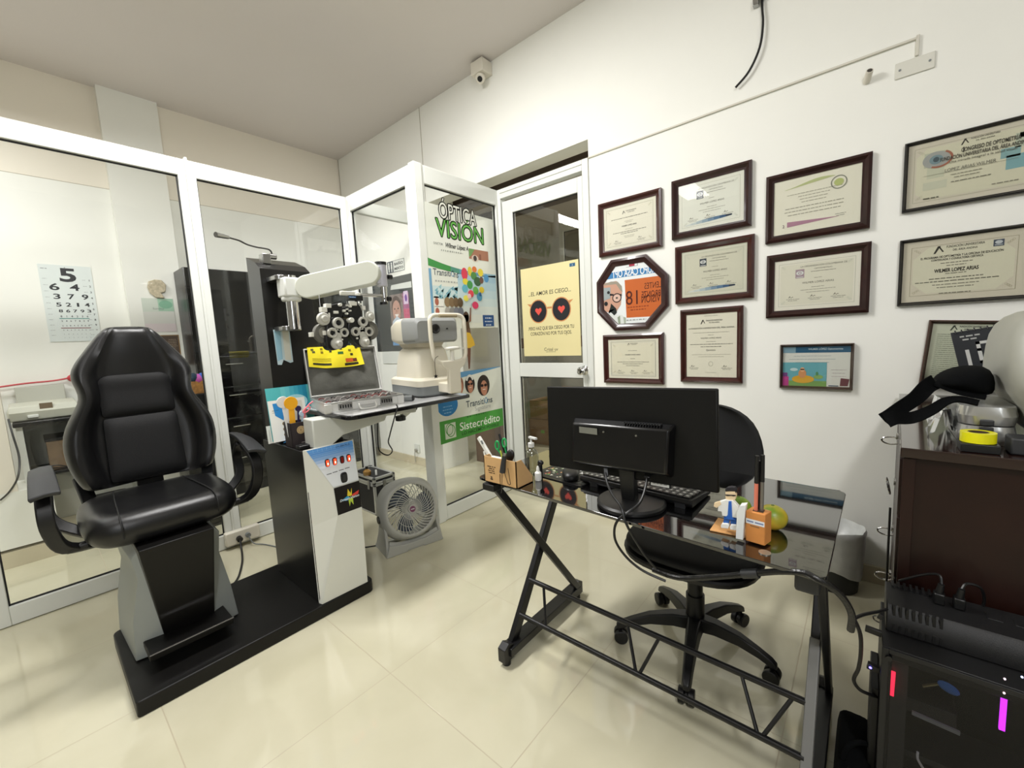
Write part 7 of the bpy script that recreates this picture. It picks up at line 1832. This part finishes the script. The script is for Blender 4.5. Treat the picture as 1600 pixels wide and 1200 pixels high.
# ================================================================ FILING CABINET, RIGHT
M_wen = mat('dark_wenge_veneer', (33, 14, 9), .38, spec=.35, noise=.22, nscale=9, coat=.0)
ZK = .930
fc_ = thing('drawer_chest', 'dark reddish-brown drawer chest with ring pulls against the right-hand wall', 'cabinet', (.33, 1.98, 0))
b = MB(); b.box(.085, .60, 1.462, 2.50, .0, ZK - .028); b.build('carcass', M_wen, fc_, bevel=.002)
b = MB(); b.box(.072, .615, 1.445, 2.505, ZK - .026, ZK); b.build('top', mat('glossy_wenge_top', (36, 20, 16), .12, noise=.1, nscale=9, coat=.6), fc_, bevel=.002)
b = MB(); b.box(.078, .102, 1.452, 1.4618, 0, ZK - .028); b.build('edge_strip', M_wen, fc_, bevel=.001)
zz = [.03, .21, .385, .56, .735, .898]
for i in range(5):
    b = MB(); b.box(.072, .0845, 1.47, 2.49, zz[i] + .003, zz[i + 1] - .003); dr = b.build('drawer', M_wen, fc_, bevel=.002)
    zc = (zz[i] + zz[i + 1]) / 2 + .01; R_ = .024
    b = MB(); b.cyl((.072, 1.99, zc + .018), (.066, 1.99, zc + .018), .012, n=16); b.tube([(.052 - R_ * (math.cos(a) if i != 3 else .25 * math.cos(a)), 1.99 + (0 if i != 3 else R_ * math.sin(a)), zc + (R_ * .55 * math.sin(a) if i != 3 else 1.2 * R_ * math.cos(a))) for a in [2 * math.pi * k / 14 for k in range(14)]], .0028, 7, closed=True)
    b.build('ring_pull', M_chr, dr)
b = MB(); b.cyl((.060, 1.92, .22), (.060, 1.92, .60), .0035, n=8); b.build('lock_rod', M_plas, fc_)
PV = Vector((.072, 1.445, 0)); RZ = Matrix.Rotation(math.radians(-2.1), 3, 'Z')
fc_.location = PV + RZ @ (Vector(fc_.location) - PV); fc_.rotation_euler = (0, 0, math.radians(-2.1))

# silver case, tape roll, black cap, spiral book, grey cover on the chest
sv = thing('silver_case', 'small ribbed silver case lying on the dark chest under the black cap', 'case', (.27, 1.68, ZK))
M_sil = mat('ribbed_silver', (206, 206, 202), .25, metal=.7)
def casehalf(z0, z1, nm):
    b = MB(); x0, x1, y0, y1 = .185, .292, 1.56, 1.80; n_ = 1; rings = []
    for i in range(n_ * 2 + 1):
        z = z0 + (z1 - z0) * i / (n_ * 2); k = 0; e = .004 if i in (0, n_ * 2) else 0
        rings.append(rr2(x0 + k + e, x1 - k - e, y0 + k + e, y1 - k - e, z, .035, 5))
    b.loft(rings); return b.build(nm, M_sil, sv, angle=20)
casehalf(ZK + .001, ZK + .048, 'case_base'); ld = casehalf(ZK + .051, ZK + .098, 'case_lid')
b = MB(); b.box(.222, .246, 1.552, 1.560, ZK + .036, ZK + .048); b.build('latch', M_plasg, sv, bevel=.002)
b = MB(); b.box(.222, .246, 1.552, 1.560, ZK + .052, ZK + .066); b.build('latch', M_plasg, sv, bevel=.002)
t_ = thing('ornament', 'crumpled clear and silver wrapping beside the silver case', 'wrapping', (.16, 1.70, ZK))
b = MB(); random.seed(5); P = []
for i in range(9): P.append([(.145 + .006 * j + random.uniform(-.006, .006), 1.60 + .028 * i, ZK + .012 + .07 * math.sin(math.pi * j / 7) + random.uniform(-.012, .012)) for j in range(8)])
b.grid(P, mat('crinkled_foil', (214, 216, 218), .12, metal=.8)); b.build('foil', None, t_, smooth=False)
tp = thing('tape_roll', 'bright yellow tape roll lying on a small black box on the dark chest', 'tape', (.205, 1.49, ZK + .022))
b = MB(); b.box(.180, .246, 1.462, 1.525, ZK + .0005, ZK + .0215); b.build('black_box', M_plas, label='small flat black box under the yellow tape roll', category='box', bevel=.002)
b = MB(); b.lathe([(.031, 0), (.031, .024), (.018, .024), (.018, 0), (.031, 0)], (.212, 1.495, ZK + .0225), n=36, caps=False); b.build('tape', mat('yellow_tape', (226, 220, 20), .25, bump=.1), tp)
b = MB(); b.lathe([(.0182, 0), (.0182, .024), (.0162, .024), (.0162, 0), (.0182, 0)], (.212, 1.495, ZK + .0225), n=30, caps=False); b.build('core', mat('cardboard_core', (70, 54, 30), .8), tp)
b = MB(); b.box(.262, .300, 1.478, 1.54, ZK + .0005, ZK + .04); b.build('stapler', M_plasg, label='dark grey stapler end beside the yellow tape roll', category='stapler', bevel=.004)
# cap (fabric)
M_cap = mat('black_fabric', (9, 10, 11), .9, spec=.08, bump=.4, bscale=500)
cpb = thing('cap', 'black fabric cap with drooping straps lying on the silver case', 'cap', (.27, 1.72, ZK + .10))
def capP(u, v):
    a = math.pi * (1 - u); r = math.cos(v * math.pi / 2)
    x = .315 - .0 + .125 * math.cos(a) * (.25 + .75 * r) + .008 * math.sin(5 * u + 3 * v); y = 1.70 + (.10 * math.sin(a) - .03) * (.3 + .7 * r); z = ZK + .112 + .075 * math.sin(v * math.pi / 2) * (1 - .25 * (x - .3) ** 2) + .03 * u * r
    return (x, y, z)
OC = [onY(x, y, 1.665) for x, y in ((1452, 600), (1460, 588), (1478, 578), (1500, 572), (1525, 570), (1549, 574), (1556, 598), (1552, 617), (1530, 616), (1500, 609), (1474, 604))]
cc = sum(OC, Vector()) / len(OC)
b = MB(); b.loft([[Vector((cc.x + (p.x - cc.x) * k, y, cc.z + (p.z - cc.z) * k)) for p in OC] for y, k in ((1.575, .35), (1.59, .7), (1.62, .93), (1.665, 1.0), (1.71, .95), (1.745, .7), (1.76, .35))])
b.build('crown', M_cap, cpb, sub=1, angle=80)
def ribbon(name, pts, w, par, th=.004, m=M_cap):
    P = catmull([Vector(p) for p in pts], 6); n_ = len(P); rows = []
    for i, p in enumerate(P):
        t = (P[min(i + 1, n_ - 1)] - P[max(i - 1, 0)]).normalized(); wi = w(i / (n_ - 1)) if callable(w) else w
        a = Vector((0, .45, 1)); a = (a - t * a.dot(t)).normalized()
        rows.append([p - a * wi / 2, p - a * wi * .15 + t.cross(a) * .004, p + a * wi / 2])
    b = MB(); b.grid(rows, thick=th); return b.build(name, m, par, angle=80)
ribbon('strap', [onY(1463, 596, 1.62), onY(1450, 604, 1.60), onY(1432, 622, 1.57), onY(1410, 637, 1.53), onY(1394, 648, 1.51), onY(1381, 655, 1.50)], lambda t: .040 - .006 * t, cpb)
ribbon('strap', [onY(1530, 629, 1.54), onY(1500, 623, 1.54), onY(1478, 626, 1.54), onY(1455, 640, 1.53), onY(1425, 652, 1.52), onY(1400, 652, 1.50), onY(1384, 656, 1.495)], lambda t: .014 + .034 * max(0, t - .2), cpb)
ribbon('brim', [onY(1463, 598, 1.62), onY(1500, 612, 1.60), onY(1540, 620, 1.60)], .016, cpb)
# spiral book standing against the frame
bk = thing('spiral_notebook', 'dark spiral-bound booklet with geometric white print leaning on the wall', 'booklet', (.36, 2.2, ZK))
u_ = (onY(1560, 516.5, 2.25) - onY(1487, 527.5, 2.25)).normalized(); v_ = (onY(1487, 527.5, 2.25) - onY(1499, 576, 2.25)).normalized()
o_ = onY(1503, 592, 2.25)
s = Sheet(o_, u_, v_, .0006); s.base(0, 0, .30, .175, .008, mat('dark_cover', (44, 46, 50), .4)); 
def seg_(a0, b0, a1, b1): s.rect(min(a0, a1) - .005, min(b0, b1) - .005, max(a0, a1) + .005, max(b0, b1) + .005, '#c9cac6', 2)
for q in ((.03, .02, .03, .10), (.03, .02, .085, .02), (.085, .02, .085, .055), (.06, .055, .085, .055), (.06, .055, .06, .10), (.06, .10, .06, .125), (.06, .125, .17, .125), (.085, .09, .12, .09), (.12, .03, .12, .09), (.12, .03, .17, .03), (.17, .03, .17, .125), (.14, .06, .17, .06)): seg_(*q)
s.lines(.045, .155, [.05, .04], .012, .005, '#b9bab6', 2); s.build('cover', None, bk)
b = MB()
for i in range(18): p = s.P(.012 + i * .016, .176, -.004) if False else o_ + u_ * (.012 + i * .016) + v_ * .176; n_ = u_.cross(v_); b.cyl(p - v_ * .006 + n_ * .004, p + v_ * .005, .0022, n=6)
pieces(b, 'spiral_loop', M_plas, bk)
# grey fabric cover over a machine
M_cov = mat('grey_nylon', (158, 158, 148), .42, spec=.5, noise=.04, nscale=5, bump=.5, bscale=14)
gc = thing('machine_cover', 'grey nylon dust cover over a machine at the right end of the chest', 'cover', (.46, 1.68, ZK))
b = MB(); rings = []
for z, x0, x1, y0, y1 in ((ZK + .001, .325, .66, 1.53, 1.86), (ZK + .05, .305, .665, 1.505, 1.88), (ZK + .10, .298, .67, 1.49, 1.90), (ZK + .13, .262, .67, 1.49, 1.90), (ZK + .20, .255, .665, 1.50, 1.90), (ZK + .28, .262, .655, 1.52, 1.88), (ZK + .325, .285, .64, 1.545, 1.85), (ZK + .345, .33, .60, 1.58, 1.81)):
    r = rr2(x0, x1, y0, y1, z, .06, 6)
    rings.append([(p[0] + .005 * math.sin(i * .9 + z * 30), p[1] + .005 * math.cos(i * 1.1 + z * 25), p[2]) for i, p in enumerate(r)])
b.loft(rings); cv = b.build('cover_body', M_cov, gc, sub=1, angle=80)
b = MB(); b.tube([(.345, 1.545, ZK + .337), (.325, 1.517, ZK + .318), (.308, 1.494, ZK + .27), (.302, 1.486, ZK + .18), (.306, 1.483, ZK + .10), (.318, 1.494, ZK + .04), (.335, 1.515, ZK + .004)], .0045, 8); b.build('piping', mat('pale_piping', (196, 196, 184), .4), cv)

# ================================================================ COMPUTER AND VOLTAGE REGULATOR, LOWER RIGHT
pc = thing('computer_tower', 'black computer tower with glass side and red and purple lit memory strips', 'computer', (.25, 1.33, 0))
x0, x1, y0, y1, zt = .048, .47, 1.222, 1.432, .502
M_case = mat('textured_black_case', (15, 15, 16), .5, bump=.3, bscale=900)
b = MB()
b.box(x0, x1, y0 + .006, y1, zt - .03, zt); b.box(x0, x1, y0 + .006, y1, 0.012, .05); b.box(x0, x0 + .018, y0 + .006, y1, .05, zt - .03); b.box(x1 - .01, x1, y0 + .006, y1, .05, zt - .03); b.box(x0, x1, y1 - .01, y1, .05, zt - .03)
b.build('chassis', M_case, pc, bevel=.002)
b = MB(); b.box(x0, x0 + .012, y0, y0 + .006, .012, zt - .001); b.box(x0 + .012, x1, y0, y0 + .006, zt - .012, zt - .001); b.box(x0 + .012, x1, y0, y0 + .006, .012, .03); b.build('side_frame', M_case, pc, bevel=.001)
b = MB(); b.box(x0 + .012, x1, y0 + .001, y0 + .004, .03, zt - .012); b.build('glass_panel', glass_mat('smoked_glass', (214, 214, 218), r0=.02, gain=.25), pc, smooth=False)
b = MB(); b.box(x0 + .019, x0 + .048, y0 + .022, y0 + .06, .06, zt - .032); b.build('drive_cage', mat('dark_cage_grey', (52, 52, 50), .5), pc, bevel=.001)
b = MB(); b.box(x0 + .03, x1 - .02, y1 - .03, y1 - .012, .08, zt - .05); mbd = b.build('motherboard', mat('dark_board', (16, 18, 20), .5, noise=.2, nscale=40), pc)
b = MB(); b.box(.09, .18, y0 + .05, y1 - .035, .33, .365); b.box(.09, .32, y0 + .04, y1 - .035, .22, .235); b.build('graphics_card', mat('dark_card', (30, 30, 32), .4), mbd, bevel=.001)
def strip(name, pts, Y, m, w, par=pc):
    p, q = onY(*pts[0], Y), onY(*pts[1], Y); b = MB(); b.bar(p, q, w, .006, up=(0, 1, 0)); return b.build(name, m, par)
strip('memory_strip', ((1396, 1050), (1393, 1086)), 1.235, mat('red_light_strip', (255, 40, 70), .4, emit=2.6), .0075)
strip('memory_strip', ((1569, 1089), (1565, 1140)), 1.235, mat('purple_light_strip', (205, 50, 255), .4, emit=2.6), .0085)
p = onY(1482, 1075, 1.235); b = MB(); b.T = Matrix.Translation(p) @ Matrix.Rotation(math.radians(25), 4, 'Y'); b.ball((0, 0, 0), (.019, .004, .011), n=24, k=8); b.build('fan_badge', mat('blue_badge', (48, 108, 178), .35), pc)
strip('card_edge', ((1425, 1113), (1500, 1146)), 1.24, M_gr2, .008)
strip('cooler_pipe', ((1442, 1072), (1468, 1068)), 1.24, mat('brass_pipe', (150, 140, 100), .3, metal=.6), .003)
for (x, y), c_ in (((1570, 1061), '#e8c8d8'), ((1597, 1058), '#b8c8ff'), ((1569, 1083), '#f4c8d0')):
    p = onY(x, y, 1.2205); b = MB(); b.cyl((p.x, 1.2218, p.z), (p.x, 1.2195, p.z), .0018, n=8); b.build('indicator_light', mat('led_' + c_[1:], c_, .4, emit=2.0), pc)
b = MB(); p = onY(1389, 1028, 1.22); b.cyl((p.x, 1.222, p.z), (p.x, 1.216, p.z), .006, n=14); b.build('thumb_screw', M_plas, pc)
p = onY(1434, 1180, 1.235); b = MB(); b.tube([onY(1434, 1175, 1.235), onY(1434, 1186, 1.235), onY(1442, 1200, 1.24)], .0025, 6); b.build('inner_cable', M_wp, pc)
for i, ((xa_, ya_), (xb2, yb2), w) in enumerate((((1352, 981), (1380, 992), .010), ((1372, 961), (1382, 965), .008))):
    t_ = thing('usb_stick', ('longer', 'short')[i] + ' black stick plugged into the rear of the computer, ' + ('below the other one', 'just under the regulator')[i], 'usb stick', onY(xa_, ya_, 1.27))
    b = MB(); p, q = onY(xa_, ya_, 1.27), onY(xb2, yb2, 1.27); b.bar(p, Vector((x0 - .0005, q.y, p.z - .003)), w, .014); b.build('stick_body', M_plas, t_, bevel=.001)
t_ = thing('usb_stick', 'glowing blue-lit stick plugged into the rear of the computer', 'usb stick', onY(1352, 1040, 1.27)); b = MB(); p = onY(1355, 1038, 1.27); b.bar(p, (x0 - .0005, p.y, p.z - .004), .012, .016); k_ = b.build('stick_body', M_plas, t_, bevel=.001)
b = MB(); b.ball((p.x + .006, p.y - .009, p.z), (.003, .001, .003), n=10, k=6); b.build('indicator_light', mat('blue_led', (130, 120, 255), .4, emit=3), k_)
b = MB(); b.box(x0 - .016, x0 - .0003, 1.25, 1.40, .10, .37); b.build('rear_brackets', M_case, pc, bevel=.002)

vr = thing('voltage_regulator', 'ribbed black voltage regulator strip lying on top of the computer tower', 'voltage regulator', (.24, 1.36, zt))
x0, x1, y0, y1, z0, z1 = .055, .44, 1.295, 1.432, zt + .0005, zt + .062
b = MB(); b.prism([(x0, y0, z0), (x0, y0, z0 + .026), (x0, y0 + .012, z1 - .006), (x0, y0 + .02, z1), (x0, y1, z1), (x0, y1, z0)], (x1 - x0, 0, 0)); b.build('regulator_body', M_case, vr, bevel=.003)
b = MB()
for i in range(8):
    x = x0 + .012 + i * .0115
    b.box(x, x + .005, y0 - .0015, y0 + .004, z0 + .004, z0 + .022); b.box(x, x + .005, y0 + .006, y0 + .018, z1 - .022, z1 + .002); b.box(x, x + .005, y1 - .03, y1 + .001, z1 - .002, z1 + .006)
pieces(b, 'cooling_rib', M_case, vr)
for i, (px_, py_) in enumerate(((1474, 930), (1500, 938))):
    p = onZ(px_, py_ + 12, z1); p = Vector((.152 + i * .034, 1.385, z1))
    t_ = thing('power_plug', 'black power plug standing in the regulator, %s of the two' % ('left', 'right')[i], 'plug', p)
    b = MB(); b.box(p.x - .010, p.x + .010, p.y - .012, p.y + .012, p.z + .0005, p.z + .028); b.build('plug_body', M_plas, t_, bevel=.003)
    b = MB(); b.cyl(p + Vector((0, 0, .028)), p + Vector((.003, 0, .05)), .008, .006, n=12)
    if i == 0: b.tube([p + Vector((.003, 0, .05)), p + Vector((-.002, .01, .068)), p + Vector((-.03, .025, .05)), p + Vector((-.07, .040, .012))], .003, 6)
    else: b.tube([p + Vector((.003, 0, .05)), p + Vector((.012, .01, .062)), p + Vector((.035, .02, .055)), p + Vector((.045, .035, .02)), p + Vector((.043, .045, -.01))], .003, 6)
    b.build('cord', M_plas, t_)
for i in range(5):
    b = MB(); b.box(.23 + i * .042, .255 + i * .042, 1.37, 1.40, z1 - .001, z1 + .002); b.build('socket', mat('socket_black', (14, 14, 15), .5), vr, bevel=.001)
# black bag on the floor before the tower
bg = thing('black_bag', 'black bag with looped handle on the floor beside the computer', 'bag', (.03, 1.24, 0))
b = MB(); b.loft([rr2(-.03, .045, 1.15, 1.42, .001, .02), rr2(-.036, .043, 1.14, 1.44, .08, .02), rr2(-.030, .043, 1.16, 1.42, .155, .02), rr2(-.02, .035, 1.17, 1.40, .165, .015)]); b.build('bag_body', M_cap, bg, sub=1, angle=80)
b = MB(); b.tube([(-.015, 1.22, .165), (-.005, 1.23, .20), (.02, 1.25, .21), (.04, 1.27, .19), (.042, 1.28, .16)], .006, 8); b.build('handle', M_cap, bg)
